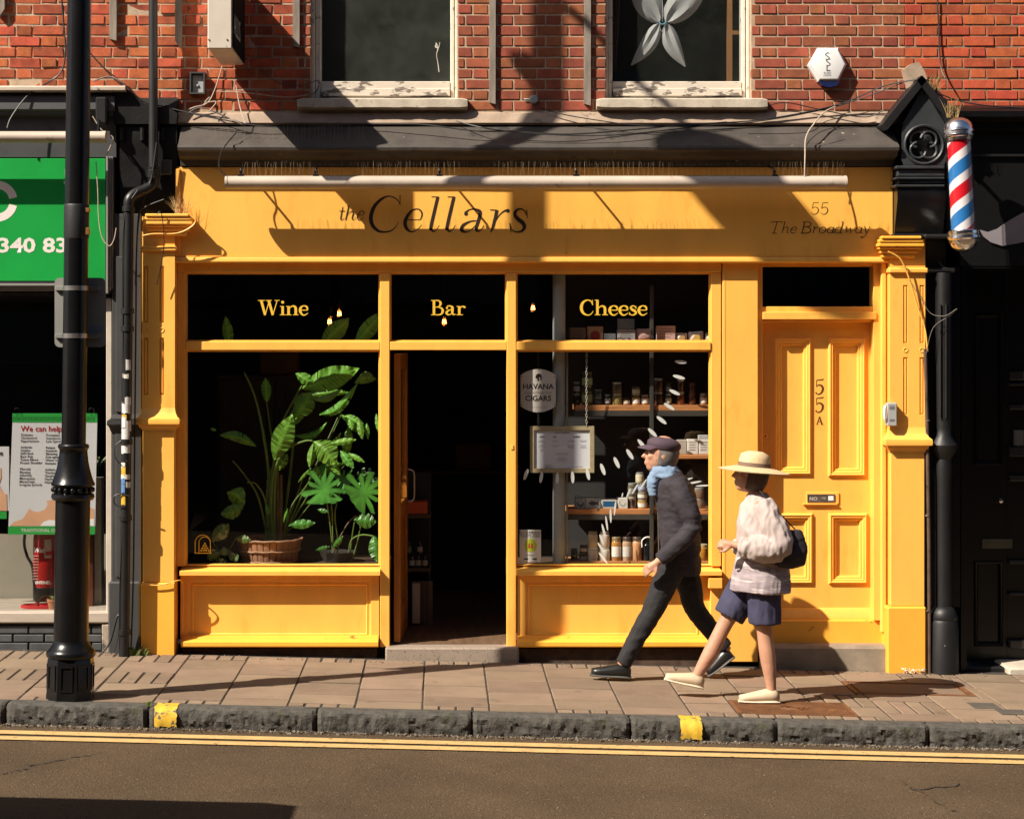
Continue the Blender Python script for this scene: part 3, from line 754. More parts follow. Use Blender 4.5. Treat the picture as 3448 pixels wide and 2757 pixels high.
brd = [[(480,638,6),(500,622,8),(598,622,8),(600,638,5)], [(552,622,10),(515,748,10)], [(492,748,7),(545,748,7)],
 [(622,622,6),(642,622,6)], [(640,621,9),(605,748,9)], [(615,715,5),(645,682,7),(668,680,9),(672,702,9),(660,735,8),(672,746,5),(685,735,4)]] + E_(0) + [
 [(835,622,7),(905,622,7)], [(860,622,10),(828,748,10)], [(812,748,7),(890,748,8)], [(900,622,7),(928,640,10),(915,668,9),(850,682,6)], [(890,681,7),(925,702,10),(912,738,10),(880,748,7)],
 [(955,680,6),(972,678,6)], [(972,678,9),(952,748,9)], [(958,715,5),(985,685,6),(1012,682,9)],
 oval(1058,713,36,34), oval(1145,713,34,34), [(1185,680,8),(1168,735,9),(1180,746,6),(1192,735,4)], oval(1232,713,34,34), [(1268,620,6),(1288,620,6)], [(1288,620,9),(1258,735,9),(1268,746,6),(1280,735,4)],
 [(1310,684,5),(1325,680,8),(1322,745,9)], [(1322,745,5),(1368,684,5)], [(1368,684,9),(1372,745,9)], [(1372,745,5),(1410,700,5),(1415,680,6)], oval(1460,713,32,34), [(1500,680,8),(1484,735,9),(1494,746,6),(1506,735,4)],
 [(1515,684,5),(1532,680,8),(1545,745,9)], [(1585,672,7),(1555,745,7),(1520,790,6),(1495,792,9)], [(1493,792,18)]]
strokes(five+[[(a+104,b,c) for a,b,c in s_] for s_ in five], 1532.2, 350.2, 5.304, YF, 'address_number', INK)
strokes(brd, 1532.2, 350.2, 5.304, YF, 'address_lettering', INK)
# upright serif for the glass
def sf(x0, x1, y, t=.05): return [(x0, y, t), (x1, y, t)]
N_arch = [(.21,.42,.05),(.38,.58,.08),(.55,.59,.13),(.66,.45,.17),(.66,0,.17)]
SER = {'W': (1.5, [sf(0,.48,.98), sf(.55,.95,.98), sf(1.15,1.5,.98), [(.22,1,.18),(.5,0,.15)], [(.5,0,.06),(.77,.9,.06)], [(.74,1,.18),(1.03,0,.15)], [(1.03,0,.06),(1.34,1,.06)]]),
 'i': (.45, [[(.21,.86,.20)], [(.21,.6,.17),(.21,0,.17)], sf(.03,.25,.58), sf(.02,.42,.02)]),
 'n': (.9, [[(.17,.6,.17),(.17,0,.17)], sf(0,.2,.58), sf(0,.36,.02), N_arch, sf(.48,.86,.02)]),
 'h': (.9, [[(.17,1.02,.17),(.17,0,.17)], sf(0,.2,1.0), sf(0,.36,.02), N_arch, sf(.48,.86,.02)]),
 'e': (.66, [sf(.1,.58,.33,.06), [(.58,.33,.08),(.53,.54,.13),(.32,.62,.07),(.12,.5,.15),(.07,.28,.18),(.2,.05,.12),(.38,0,.08),(.61,.14,.04)]]),
 'B': (.9, [[(.2,1,.17),(.2,0,.17)], sf(.02,.3,.98), sf(.02,.3,.02), [(.22,.98,.05),(.5,.96,.09),(.62,.78,.16),(.5,.56,.08),(.22,.53,.05)], [(.48,.53,.06),(.68,.45,.12),(.75,.27,.17),(.62,.05,.1),(.22,.02,.05)]]),
 'a': (.72, [[(.12,.46,.14)], [(.09,.48,.08),(.17,.59,.08),(.3,.61,.09),(.45,.52,.16),(.46,.35,.17),(.46,.13,.15),(.54,.03,.08),(.68,.07,.04)], [(.44,.38,.05),(.2,.3,.11),(.09,.15,.16),(.19,.03,.1),(.35,.06,.06),(.44,.18,.05)]]),
 'r': (.62, [[(.17,.6,.17),(.17,0,.17)], sf(0,.2,.58), sf(0,.4,.02), [(.2,.4,.05),(.3,.55,.07),(.45,.58,.12)], [(.5,.53,.15)]]),
 'C': (1.0, [[(.84,1.03,.04),(.86,.66,.05)], [(.85,.7,.04),(.74,.93,.08),(.52,1.0,.08),(.24,.85,.16),(.12,.5,.2),(.24,.15,.16),(.52,0,.08),(.74,.06,.06),(.9,.27,.04)]]),
 's': (.58, [[(.46,.62,.04),(.47,.42,.05)], [(.46,.46,.05),(.37,.59,.07),(.24,.61,.08),(.12,.5,.13),(.22,.37,.16),(.4,.26,.17),(.46,.12,.13),(.3,.01,.08),(.12,.03,.06),(.03,.18,.04)], [(.03,.2,.05),(.04,0,.04)]])}
def serif_word(wd, xa, xb, ytop, ybase, Y, parent, name, mat):
    tot = sum(SER[c][0] for c in wd); h = (ybase-ytop); k = (xb-xa)/tot; mb = MB(); x = 0; i = 0
    for c in wd:
        for st in SER[c][1]:
            pts = [(X(xa+(x+p[0])*k, Y), Z(ybase-p[1]*h, Y), p[2]*h/sc(Y)) for p in st]; yy = Y-.00012*i; i += 1
            if len(pts) == 1: mb.disc(pts[0][0], pts[0][1], pts[0][2]/2, pts[0][2]/2, yy)
            else: mb.ribbon(smooth_path(pts, 6) if len(pts) > 2 else pts, yy)
        x += SER[c][0]
    return part(mb, name, mat, parent, merge=False)

# ---- glazing
YG = .035
def pane(xa, xb, ya, yb, glass=CLEAR):
    mb = MB(); x0, x1, z0, z1 = X(xa,YG)-.004, X(xb,YG)+.004, Z(yb,YG)-.004, Z(ya,YG)+.004; mb.add([(x0,YG,z0),(x1,YG,z0),(x1,YG,z1),(x0,YG,z1)], [[0,1,2,3]]); return part(mb, 'glass_pane', glass, shop)
gA = pane(390,800,575,718); gB = pane(820,1067,575,718); gC = pane(1087,1497,575,718)
gD = pane(390,800,740,1190); gE = pane(1087,1497,740,1190); gF = pane(1605,1838,562,645)
for wd, a, b, g in (('Wine',543,650,gA), ('Bar',907,982,gB), ('Cheese',1220,1364,gC)): serif_word(wd, a, b, 632, 663.5, YG-.0015, g, 'window_lettering', GOLD)
def ovals(lst, s, ox, oy):
    for (x, y, L, wd, ang) in lst:
        mb = MB(); mb.disc(X(ox+x/s,YG), Z(oy+y/s,YG), L*.92/2/s/sc(YG), wd*.84/2/s/sc(YG), YG-.0012, 18, -R(ang)); part(mb, 'window_decal', DECAL, gE)
ovals([(1595,993,120,36,5),(1577,1130,122,38,15),(1538,1268,115,38,25),(1490,1397,122,38,32),(1420,1520,122,40,38),(1337,1632,118,40,44)], 4.308, 1063.2, 531.6)
ovals([(1240,255,120,40,50),(1133,348,120,42,57),(1013,423,120,42,65),(887,484,122,42,70),(752,528,118,40,78),(613,556,118,38,87),(475,563,113,36,92),(329,556,113,36,100),(190,530,115,38,108),
 (1793,632,142,18,-3),(1718,603,142,22,-10),(1642,580,142,22,-18),(1568,566,135,18,-28),(1390,588,110,16,-48),(1320,600,130,20,-52),(1250,625,140,20,-57),(1180,660,120,20,-60),(1120,700,112,20,-68),(1064,718,50,14,-78),
 (998,835,150,20,-84),(958,905,140,22,88),(922,972,150,20,82),(895,1038,135,24,75),(876,1120,110,24,70),(868,1190,110,22,58),(890,1288,140,24,52)], 4.308, 1063.2, 875.5)
# little arched cellar emblem
mb = MB(); cx, bw = 428, 3.0
def arc(cx, hw, ytop, ybot, wpx, k):
    pts = [(X(cx-hw,YG), Z(ybot,YG), wpx/sc(YG))] + [(X(cx+hw*math.cos(math.pi-a),YG), Z(ytop+hw-hw*math.sin(a),YG), wpx/sc(YG)) for a in [math.pi*j/12 for j in range(13)]] + [(X(cx+hw,YG), Z(ybot,YG), wpx/sc(YG))]
    mb.ribbon(pts, YG-.0012-.0002*k)
arc(427, 16, 1126, 1164, 2.2, 0); arc(431, 12, 1130, 1164, 1.8, 1); mb.ribbon([(X(410,YG),Z(1164,YG),.007),(X(445,YG),Z(1164,YG),.007)], YG-.0018)
for r in range(4):
    for k in range(r+1): mb.disc(X(431.5+(k-r/2)*5.2,YG), Z(1144+r*4.8,YG), .0075, .0075, YG-.0022, 10)
part(mb, 'window_emblem', GOLD, gD, merge=False)
# sticker low on the glass
STW = M('sticker_white', (.62,.63,.60), .5, var=.03); STG = M('sticker_green', (.42,.50,.035), .5); STR = M('sticker_red', (.45,.08,.03), .5)
mb = MB(); mb.box(X(1094,YG), X(1139,YG), YG-.0016, YG-.0004, Z(1183,YG), Z(1115,YG), .0005); stk = part(mb, 'window_sticker', STW, gE)
mb = MB(); mb.disc(X(1117,YG), Z(1148,YG), 13/sc(YG), 14.5/sc(YG), YG-.0022, 28); part(mb, 'green_disc', STG, gE)
mb = MB()
for dx in (-3, 3): mb.ribbon([(X(1117+dx,YG),Z(1154,YG),.016),(X(1117+dx,YG),Z(1147,YG),.014),(X(1117+dx,YG),Z(1143,YG),.006)], YG-.0026)
part(mb, 'bottles_mark', STR, gE)
for k, (s_, yy, sz) in enumerate((('RECOMMENDED', 1122.5, .021), ('NATURAL WINE &', 1127, .0205), ('FOOD LOVERS', 1131.5, .0205), ('RAISIN', 1170, .016), ('▬ ▪ ▬', 1177, .02))):
    if k == 4:
        mb = MB(); mb.box(X(1103,YG),X(1112,YG),YG-.0028,YG-.0022,Z(1177.5,YG),Z(1175,YG)); mb.box(X(1121,YG),X(1130,YG),YG-.0028,YG-.0022,Z(1177.5,YG),Z(1175,YG)); part(mb, 'sticker_bars', INK, gE); continue
    txt(s_, sz, X(1117,YG), YG-.0026, Z(yy,YG), INK if k != 3 else STEEL, gE, 'sticker_lettering', 'CENTER')

# ---- frame members
def bar(xa, xb, ya, yb, yf=YW, yb_=.06, nm='frame_bar', b=.004, mat=None):
    mb = MB(); mb.box(X(xa,yf), X(xb,yf), yf, yb_, Z(yb,yf), Z(ya,yf), b); return part(mb, nm, mat or YEL, shop)
bar(372.5, 1519, 553.8, 574, YW, .07, 'top_rail')
bar(372.5, 390, 574.4, 1192, YW+.001, .07, 'jamb'); bar(800, 820.5, 574.4, 1362, YW, .07, 'mullion'); bar(1067, 1087, 574.4, 1362, YW, .07, 'mullion')
bar(1497, 1518.5, 574.4, 1192, YW+.012, .07, 'jamb')
for a, b in ((390.3,799.7), (820.8,1066.7), (1087.3,1496.7)): bar(a, b, 719.5, 737.5, YW+.002, .065, 'transom_bar')
# glazing beads
for (a, b, c, d) in ((390.2,799.8,574.2,719.3), (820.7,1066.8,574.2,719.3), (1087.2,1496.8,574.2,719.3), (390.2,799.8,737.7,1191), (1087.2,1496.8,737.7,1191)):
    mb = MB(); x0, x1, z0, z1 = X(a), X(b), Z(d), Z(c)
    mb.rings(x0, x1, z0, z1, [(0,.012), (.006,.012), (.011,YG-.001), (.011,YG+.012)], cap=False); part(mb, 'glazing_bead', YEL, shop)
mb = MB(); mb.box(X(1520.5), X(1595), YW-.002, .16, Z(1392), Z(553.8), .004); part(mb, 'post', YEL, shop)
mb = MB(); mb.box(X(1524), X(1526), YW-.004, YW-.0015, Z(1350), Z(560)); part(mb, 'post_bead', YEL, shop)
# sills and stall risers
def stall(xa, xb, side):
    ya = 1.0; ys = -.105
    mb = MB(); a, b = X(xa, ys), X(xb, ys)
    mb.profx(a, b, [(.07, Z(1188,YG)), (YG-.002, Z(1190,YG)), (YG-.03, Z(1196,0)), (ys+.012, Z(1201.5,ys)), (ys, Z(1203,ys)), (ys, Z(1211,ys)), (ys+.012, Z(1212.5,ys)), (.05, Z(1213,ys))])
    part(mb, 'sill', YEL, shop)
    mb = MB(); yb_ = .0; x0, x1 = X(xa+2), X(xb-(2 if side == 0 else 26)); z0, z1 = Z(1360), Z(1212.5)
    hx0, hx1, hz0, hz1 = x0+.055, x1-.055, Z(1344), Z(1222)
    mb.board(x0, x1, z0, z1, yb_, .06, [(hx0, hx1, hz0, hz1)])
    mb.rings(hx0, hx1, hz0, hz1, [(0, yb_), (.004, yb_+.012), (.022, yb_+.016), (.028, yb_+.010), (.036, yb_+.018)])
    st = part(mb, 'stall_riser', YEL, shop)
    yl = -.095                                             # bottom ledge
    mb = MB(); mb.profx(X(xa+3, yl), X(xb-(4 if side == 0 else 20), yl), [(.05, Z(1336)), (-.004, Z(1337)), (-.035, Z(1341,-.03)), (-.038, Z(1343,-.03)), (yl+.006, Z(1350,yl)), (yl, Z(1352,yl)), (yl, Z(1360,yl)), (yl+.01, Z(1363,yl)), (.05, Z(1364,yl))])
    part(mb, 'plinth_ledge', YELDIRT, shop)
    mb = MB(); mb.box(X(xa+6), X(xb-6), -.035, .05, gz(X(xb))-.03, Z(1363.5), .004); part(mb, 'base_strip', M('dark_brown_base', (.06,.035,.022), .95, var=.5, vs=14, bump=.6, bs=60), shop)  # dark brown strip filling the dark gap beneath the plinth ledge
stall(378, 800, 0); stall(1087.5, 1520, 1)
mb = MB(); mb.box(X(1494), X(1519.5), -.045, .05, Z(1362), Z(1213.5), .004); mb.box(X(1488), X(1521,-.09), -.098, -.046, Z(1235), Z(1213.5), .004); part(mb, 'end_block', YEL, shop)
mb = MB(); mb.box(X(369), X(1600), .052, .3, gz(2)-.15, Z(1364)); part(mb, 'base_core', DARKWALL, shop)
# doorstep and stone step
TERR = M('terrazzo', (.27,.215,.17), .7, var=.1, vs=10, bump=.3, bs=60, spots=((.08,.06,.05), .60, 85, .04))
mb = MB(); mb.box(X(812), X(1092), -.10, .06, gz(.45)-.05, Z(1363,-.10), .012); part(mb, 'doorstep', TERR, shop)
mb = MB(); mb.box(X(1598), X(1872), -.10, .15, gz(2.9)-.08, Z(1359,-.10), .02); mb.v = [(x+.006*noise.noise(Vector((x*9,z*9,1))), y+.008*noise.noise(Vector((x*7,z*9,4))), z+.010*noise.noise(Vector((x*5,y*3,2)))) for x,y,z in mb.v]
part(mb, 'stone_step', M('worn_stone', (.235,.19,.14), .9, var=.25, vs=7, bump=.6, bs=45, spots=((.07,.06,.05), .64, 11, .06)), shop)
mb = MB(); mb.box(X(1596), X(1871,0), .02, .12, Z(1360), Z(1306.5), .006); part(mb, 'kick_board', YELDIRT, shop)

# ---- pilasters
def pilaster(pa, pb, capx, y_cap, y_cap2, y_neck, y_shaft0, fl, circ, y_base, y_base2, y_foot, right, plinth_top):
    x0, x1 = X(pa, YP), X(pb, YP); o = None
    zsh0, zsh1 = Z(y_base, YP), Z(y_cap+6, YP)
    holes = []; cxs = fl[0]
    for cx in cxs:
        for (ya, yb) in fl[1]: holes.append((X(cx-5, YP), X(cx+5, YP), Z(yb, YP), Z(ya, YP)))
    mb = MB(); mb.board(x0, x1, zsh0, zsh1, YP, .05, holes)
    sh = part(mb, 'pilaster', YEL, shop)
    for h in holes:
        mb = MB(); w_ = h[1]-h[0]; m = (h[0]+h[1])/2
        mb.rings(h[0], h[1], h[2], h[3], [(0,YP),(.0045,YP+.013),(.0085,YP+.013),(.0115,YP+.002)]); part(mb, 'flute', YEL, sh)
    for cx in cxs:
        if circ:
            pts = [(X(cx,YP)+.0145*math.cos(a), YP-.0005, Z(circ,YP)+.0145*math.sin(a)) for a in [2*math.pi*k/20 for k in range(21)]]
            mb = MB(); mb.tube(pts, .0038, 6); part(mb, 'roundel', YEL, sh)
    ca, cb = capx                                          # capital: stacked mouldings
    mb = MB(); h0, h1 = Z(y_cap2, YP), Z(y_cap, -.2)
    st = [(.0,.14,-.215,12), (.14,.30,-.205,8), (.32,.50,-.2,6), (.5,.62,-.185,9), (.62,.8,-.165,14), (.8,1.0,-.15,19)]
    H = h1-h0; tp = Z(y_cap, -.21); cx_ = [X(ca,-.21), X(cb,-.21)]
    for (a, b, y, ins) in st:
        ii = (ins-6)/300; top_ = tp-H*.62*a; bot = tp-H*.62*b-.0006
        mb.box(cx_[0]+ii*.9, cx_[1]-(ii*1.2), y, .04, bot, top_, .006)
    part(mb, 'capital', YELDIRT if right else YEL, sh)
    mb = MB(); zn = Z(y_neck, YP); mb.box(x0-.012, x1+.016, YP-.025, .03, zn-.018, zn+.018, .008); part(mb, 'necking', YEL, sh)
    mb = MB()                                              # base moulding in the middle
    zt_, zm, zl_ = Z(y_base, YP), Z(y_base+(y_base2-y_base)*.42, YP), Z(y_base2, YP)
    pr = [(0,0),( .006,-.03),(.02,-.055),(.038,-.068),(.04,-.085),(.038,-.10),(.022,-.104),(.016,-.12),(.006,-.126),(0,-.14)]
    H2 = (zt_-zl_)/.14; vs = []; fs = []
    for e, dz in pr:
        vs += [(x0-e, YP-e*1.3, zt_+dz*H2), (x1+e, YP-e*1.3, zt_+dz*H2), (x1+e, .03, zt_+dz*H2), (x0-e, .03, zt_+dz*H2)]
    for i in range(len(pr)-1):
        for k in range(4): fs.append([4*i+k, 4*i+(k+1) % 4, 4*i+4+(k+1) % 4, 4*i+4+k])
    mb.add(vs, fs); part(mb, 'base_moulding', YEL, sh)
    zf = gz((x0+x1)/2)-.03; zp = Z(plinth_top, YP)
    mb = MB(); mb.box(x0+.004, x1-.002, YP+.004, .05, zp, zl_+.004, .005); part(mb, 'pedestal', YEL, sh)
    mb = MB(); e = .016 if right else .004
    mb.box(x0-e*1.6, x1+e*.3, YP-e*1.4, .05, zf, zp, .012 if right else .006); pl = part(mb, 'plinth', YELDIRT, sh)
pilaster(299, 368, (300, 405), 450, 524, 524, 530, ((307.5, 340.5), ((560,680),(711,832))), 695, 858, 906, 1372, False, 1226)
pilaster(1874, 1948, (1850, 1948), 497, 570, 570, 575, ((1906.5, 1941), ((600,723),(752,873))), 737, 899, 952, 1405, True, 1276)
mb = MB(); rr = random.Random(4)                           # broken render at the foot of the far pilaster
for k in range(40):
    x = X(rr.uniform(1900,1948),-.15); z_ = gz(x)+rr.uniform(.0,.035); s_ = rr.uniform(.006,.016); t_ = [Vector((rr.gauss(0,1),rr.gauss(0,1),rr.gauss(0,1))).normalized()*s_ for _ in range(4)]
    mb.add([Vector((x, -.165+rr.uniform(-.012,.01), z_))+q for q in t_], [[0,1,2],[0,2,3],[0,3,1],[1,3,2]])
part(mb, 'broken_render', M('broken_render', (.5,.42,.34), .95, var=.3, island=True, rnd=.5), shop, kind='stuff', merge=False)

# ---- the numbered door
YD = .105
mb = MB(); mb.box(X(1595.3), X(1605,.02), .01, .14, Z(1306), Z(553.8), .003); mb.box(X(1838,.02), X(1872), .0, .14, Z(1306), Z(553.8), .003)
mb.box(X(1852,.0), X(1866,-.04), -.05, -.001, Z(1330), Z(553.8), .008); part(mb, 'door_jamb', YEL, shop)
mb = MB(); mb.box(X(1605.3,.02), X(1837.7,.02), .02, .13, Z(678), Z(645.5), .003); mb.box(X(1605.3), X(1845), -.012, .0195, Z(673), Z(657), .004); mb.box(X(1605.3,.02), X(1837.7,.02), .02, .13, Z(561), Z(553.8)); part(mb, 'door_transom', YEL, shop)
mb = MB(); x0, x1, z0, z1 = X(1600,YD), X(1850,YD), Z(1302,YD), Z(678,YD)
pans = [(1629.5,1708,711,1000), (1743,1822,711,1003), (1639,1711,1080,1229), (1744,1826,1080,1229)]
hs = [(X(a,YD), X(b,YD), Z(d,YD), Z(c,YD)) for a, b, c, d in pans]
mb.board(x0, x1, z0, z1, YD, YD+.05, hs); door = part(mb, 'door', YEL, shop)
for h in hs:
    mb = MB(); mb.rings(*h, [(0,YD),(.004,YD-.016),(.014,YD-.022),(.022,YD-.014),(.030,YD-.016),(.040,YD-.002),(.048,YD-.004),(.058,YD+.016),(.075,YD+.018)]); part(mb, 'door_panel', YEL, door)
mb = MB(); mb.profx(X(1606,YD), X(1849,YD), [(YD-.001, Z(1279,YD)), (YD-.02, Z(1281,YD)), (YD-.05, Z(1296,YD)), (YD-.052, Z(1303,YD)), (YD-.001, Z(1304,YD))]); part(mb, 'weather_board', YEL, door)
mb = MB(); mb.box(X(1697,YD), X(1766,YD), YD-.010, YD-.001, Z(1060,YD), Z(1036,YD), .003); mb.box(X(1690,YD), X(1762,YD), YD-.022, YD-.0005, Z(1062,YD), Z(1059,YD), .001); part(mb, 'letter_box_surround', YEL, door)
mb = MB(); mb.rings(X(1699,YD), X(1757,YD), Z(1057,YD), Z(1040,YD), [(0,YD-.010),(.001,YD-.016),(.006,YD-.016),(.007,YD-.012)]); part(mb, 'letter_box', STEEL, door)
mb = MB(); mb.box(X(1704,YD), X(1720,YD), YD-.0134, YD-.0124, Z(1054,YD), Z(1043.5,YD)); mb.box(X(1727,YD), X(1741,YD), YD-.0134, YD-.0124, Z(1054,YD), Z(1043.5,YD)); part(mb, 'letter_box_notice', M('notice_brown', (.07,.055,.045), .6), door)
mb = MB(); mb.box(X(1743,YD), X(1754,YD), YD-.0134, YD-.0124, Z(1053,YD), Z(1043.5,YD)); part(mb, 'letter_box_label', WPLAST, door)
txt('NO', .036, X(1712,YD), YD-.0140, Z(1053,YD), CREAM, door, 'notice_lettering', 'CENTER', bold=.0012)
txt('JUNK\nMAIL', .014, X(1734,YD), YD-.0140, Z(1048,YD), CREAM, door, 'notice_lettering', 'CENTER', line=.7)
mb = MB(); mb.lathe((X(1611.5,YD), YD-.012, Z(918,YD)), [(0.017,.011),(.017,.003),(.012,0),(.006,.0)], 18, axis='y'); part(mb, 'cylinder_lock', YEL, door)
mb = MB(); mb.disc(X(1611.5,YD), Z(918,YD), .006, .006, YD-.0128); part(mb, 'keyhole', BLK, door)
big5 = [[(0.1,1.0,.10),(.85,1.04,.16),(.95,1.12,.06)], [(.14,1.02,.09),(.12,.52,.08)], [(.12,.55,.07),(.4,.66,.14),(.78,.58,.26),(.9,.36,.28),(.72,.1,.2),(.35,-.02,.14),(.05,.06,.10)], [(.07,.08,.2)]]
def dnum(sts, xa, ya, wpx, hpx):
    mb = MB(); i = 0
    for st in sts:
        pts = [(X(xa+p[0]*wpx,YD), Z(ya-p[1]*hpx,YD), p[2]*wpx/sc(YD)) for p in st]; yy = YD-.001-.0002*i; i += 1
        if len(pts) == 1: mb.disc(pts[0][0], pts[0][1], pts[0][2]/2, pts[0][2]/2, yy)
        else: mb.ribbon(smooth_path(pts, 6) if len(pts) > 2 else pts, yy)
    part(mb, 'door_number', M('number_brown', (.10,.030,.008), .5), door, merge=False)
dnum(big5, 1717, 829.5, 17, 29); dnum(big5, 1717, 867.5, 17, 29)
dnum([[(.12,0,.14),(.5,1,.12)], [(.5,1,.18),(.85,0,.24)], [(.25,.36,.1),(.72,.36,.1)], [(0,0,.1),(.28,0,.1)], [(.66,0,.1),(1.05,0,.1)]], 1718.5, 893, 14, 16)
# ---- the open shop door, swung inwards
ang = R(87); hx = X(823, .03); LW = .80
def swing(u, v): return (hx+.016+u*math.cos(ang)-v*math.sin(ang)*-1, .065+u*math.sin(ang)-v*math.cos(ang))
ORW = M('orange_stained_door', (.42,.15,.02), .4, var=.2, vs=4, stretch=(5,5,.6))
od = bpy.data.objects.new('open_door', None); COL.objects.link(od); od.parent = shop; WL[od.name] = Vector((hx+.02,.065,Z(1352))); od.location = WL[od.name]-WL[shop.name]; od.rotation_euler = (0,0,ang)
def dpart(nm, u0, u1, v0, v1, z0, z1, mat, b=.004):
    mb = MB(); o_ = WL[od.name]; mb.box(o_.x+u0, o_.x+u1, o_.y+v0, o_.y+v1, z0, z1, b); return part(mb, nm, mat, od)
zB, zT = Z(1350,.1), Z(745,.05)
dpart('door_stile', 0, .10, -.045, 0, zB, zT, ORW); dpart('door_stile', LW-.10, LW, -.045, 0, zB, zT, ORW)
dpart('door_rail', .101, LW-.101, -.045, 0, zT-.11, zT, ORW); dpart('door_rail', .101, LW-.101, -.045, 0, zB, zB+.22, ORW); dpart('door_rail', .101, LW-.101, -.045, 0, zB+.85, zB+.97, ORW)
dpart('door_glass', .10, LW-.10, -.026, -.020, zB+.97, zT-.11, CLEAR, 0); dpart('door_panel', .10, LW-.10, -.030, -.015, zB+.22, zB+.85, ORW, .003)
mb = MB(); o_ = WL[od.name]; mb.tube(smooth_path([(o_.x+LW-.05,o_.y-.048,zB+.93),(o_.x+LW-.05,o_.y-.09,zB+.95),(o_.x+LW-.05,o_.y-.095,zB+1.05),(o_.x+LW-.05,o_.y-.09,zB+1.15),(o_.x+LW-.05,o_.y-.048,zB+1.17)]), .007, 8); part(mb, 'pull_handle', STEEL, od)
mb = MB(); mb.box(X(1075), X(1081), YW-.006, YW-.0005, Z(946), Z(936), .002); part(mb, 'door_catch', YEL, shop)
# door entry phone
t = thing('entry_phone', 'grey and white door entry phone on the far yellow pilaster', 'intercom', (X(1877,-.15), -.15, Z(897)))
mb = MB(); mb.box(X(1867,-.17), X(1888,-.17), -.185, -.126, Z(897,-.17), Z(848,-.17), .006); part(mb, 'housing', M('entry_grey', (.36,.36,.36), .4, var=.05), t)
mb = MB(); mb.tube(smooth_path([P(1864,854,-.17),P(1862,866,-.185),P(1863,880,-.185),P(1866,890,-.17)]), [.009]*2+[.010]*16+[.009]*1 if False else .010, 8); part(mb, 'handset', WPLAST, t)
mb = MB()
for yy in (855, 858, 861, 883, 886): mb.box(X(1873,-.185), X(1884,-.185), -.1862, -.1852, Z(yy+1,-.185), Z(yy,-.185))
part(mb, 'engraved_lines', INK, t)
# ================================================================== THINGS FIXED TO THE YELLOW FRONT
YT = -.305
tube_t = thing('light_trough', 'long cream sign light casing with bird spikes along the yellow fascia', 'sign light', (X(1128,YT), YT, Z(398,YT)))
def trough(t, xa, xb, ya, yb, Y, sag=0.0):
    r = (yb-ya)/sc(Y)/2; zc = Z((ya+yb)/2, Y); mb = MB()
    pr = [(r*math.cos(a)*1.15, r*math.sin(a)) for a in [2*math.pi*k/18 for k in range(18)]]
    mb.profx(X(xa,Y), X(xb,Y), [(Y+u, zc+v) for u, v in pr]); part(mb, 'casing', CREAM, t, sharp=.9)
    for px in (xa, xb):
        mb = MB(); mb.profx(X(px,Y)-.008, X(px,Y)+.008, [(Y+u*1.07, zc+v*1.07) for u, v in pr]); part(mb, 'end_cap', CREAM, t, sharp=.9)
    return r, zc
r, zc = trough(tube_t, 477, 1779, 371, 398, YT)
for px in (507, 665, 925, 1213, 1631):
    mb = MB(); x = X(px,YT); mb.tube([(x,YT+.01,zc+r),(x,YT+.02,zc+r+.05),(x,YF-.003,zc+r+.085)], .008, 6); mb.box(x-.02,x+.02,YT-.015,YT+.02,zc+r-.004,zc+r+.012,.003); mb.ball((x,YT+.01,zc+r+.03),.014,8); part(mb, 'bracket', BLK, tube_t)
WIRE = M('spike_wire', (.34,.25,.15), .45, metal=.3, var=.1)
mb = MB(); rr = random.Random(2); px = 510
while px < 1772:
    if not (720 < px < 735):
        for dx, lean in ((0, rr.uniform(-.006,.006)), (0, rr.uniform(-.024,.024))):
            x = X(px,YT); mb.tube([(x, YT, zc+r), (x+lean, YT+rr.uniform(-.03,.02), zc+r+rr.uniform(.085,.105))], .0006, 3)
    px += rr.uniform(7,13)
mb.box(X(510,YT), X(1772,YT), YT-.008, YT+.008, zc+r-.001, zc+r+.004)
part(mb, 'bird_spikes', WIRE, tube_t, kind='stuff', merge=False)
mb = MB(); px = 600                                      # spikes on the cornice
while px < 765:
    x = X(px,-.1); mb.tube([(x,-.16,Z(297,-.16)),(x+rr.uniform(-.012,.012),-.17,Z(264,-.16))], .0012, 3); px += rr.uniform(6,11)
for (a, b) in ((455, 600),):
    px = a
    while px < b: x = X(px,-.1); mb.tube([(x,-.16,Z(293,-.16)),(x+rr.uniform(-.015,.015),-.17,Z(270,-.16))], .0012, 3); px += rr.uniform(12,20)
single(mb, 'bird_spike_strip', WIRE, 'row of thin wire bird spikes on the grey cornice', 'bird spikes', kind='stuff', merge=False)

# alarm box
hx_ = [(1700.6,140),(1721.5,103),(1764.6,103),(1782,138),(1764.6,174),(1721.5,174)]
t = thing('alarm_box', 'white hexagonal burglar alarm box with blue base on the brick wall', 'alarm', (X(1741), 0, Z(187)))
mb = MB(); c = (X(1741), Z(138)); vs = []
for s_, y in ((1.0,-.006), (1.0,-.045), (.86,-.072), (.80,-.074)):
    for p in hx_: vs.append((c[0]+(X(p[0],-.04)-c[0])*s_, y, c[1]+(Z(p[1],-.04)-c[1])*s_+.004))
mb.add(vs, [[6*i+k, 6*i+(k+1) % 6, 6*i+6+(k+1) % 6, 6*i+6+k] for i in range(3) for k in range(6)]+[[18+k for k in range(6)]])
part(mb, 'cover', WPLAST, t, sharp=.3)
mb = MB(); mb.profy(-.062, -.006, [(X(1721.5),Z(174.5)),(X(1764.6),Z(174.5)),(X(1759),Z(183)),(X(1743),Z(187)),(X(1727),Z(183))]); part(mb, 'strobe', M('strobe_blue', (.012,.02,.075), .15, var=.05), t)
mb = MB(); Yb = -.0748; LG = M('logo_grey', (.09,.10,.12), .6)
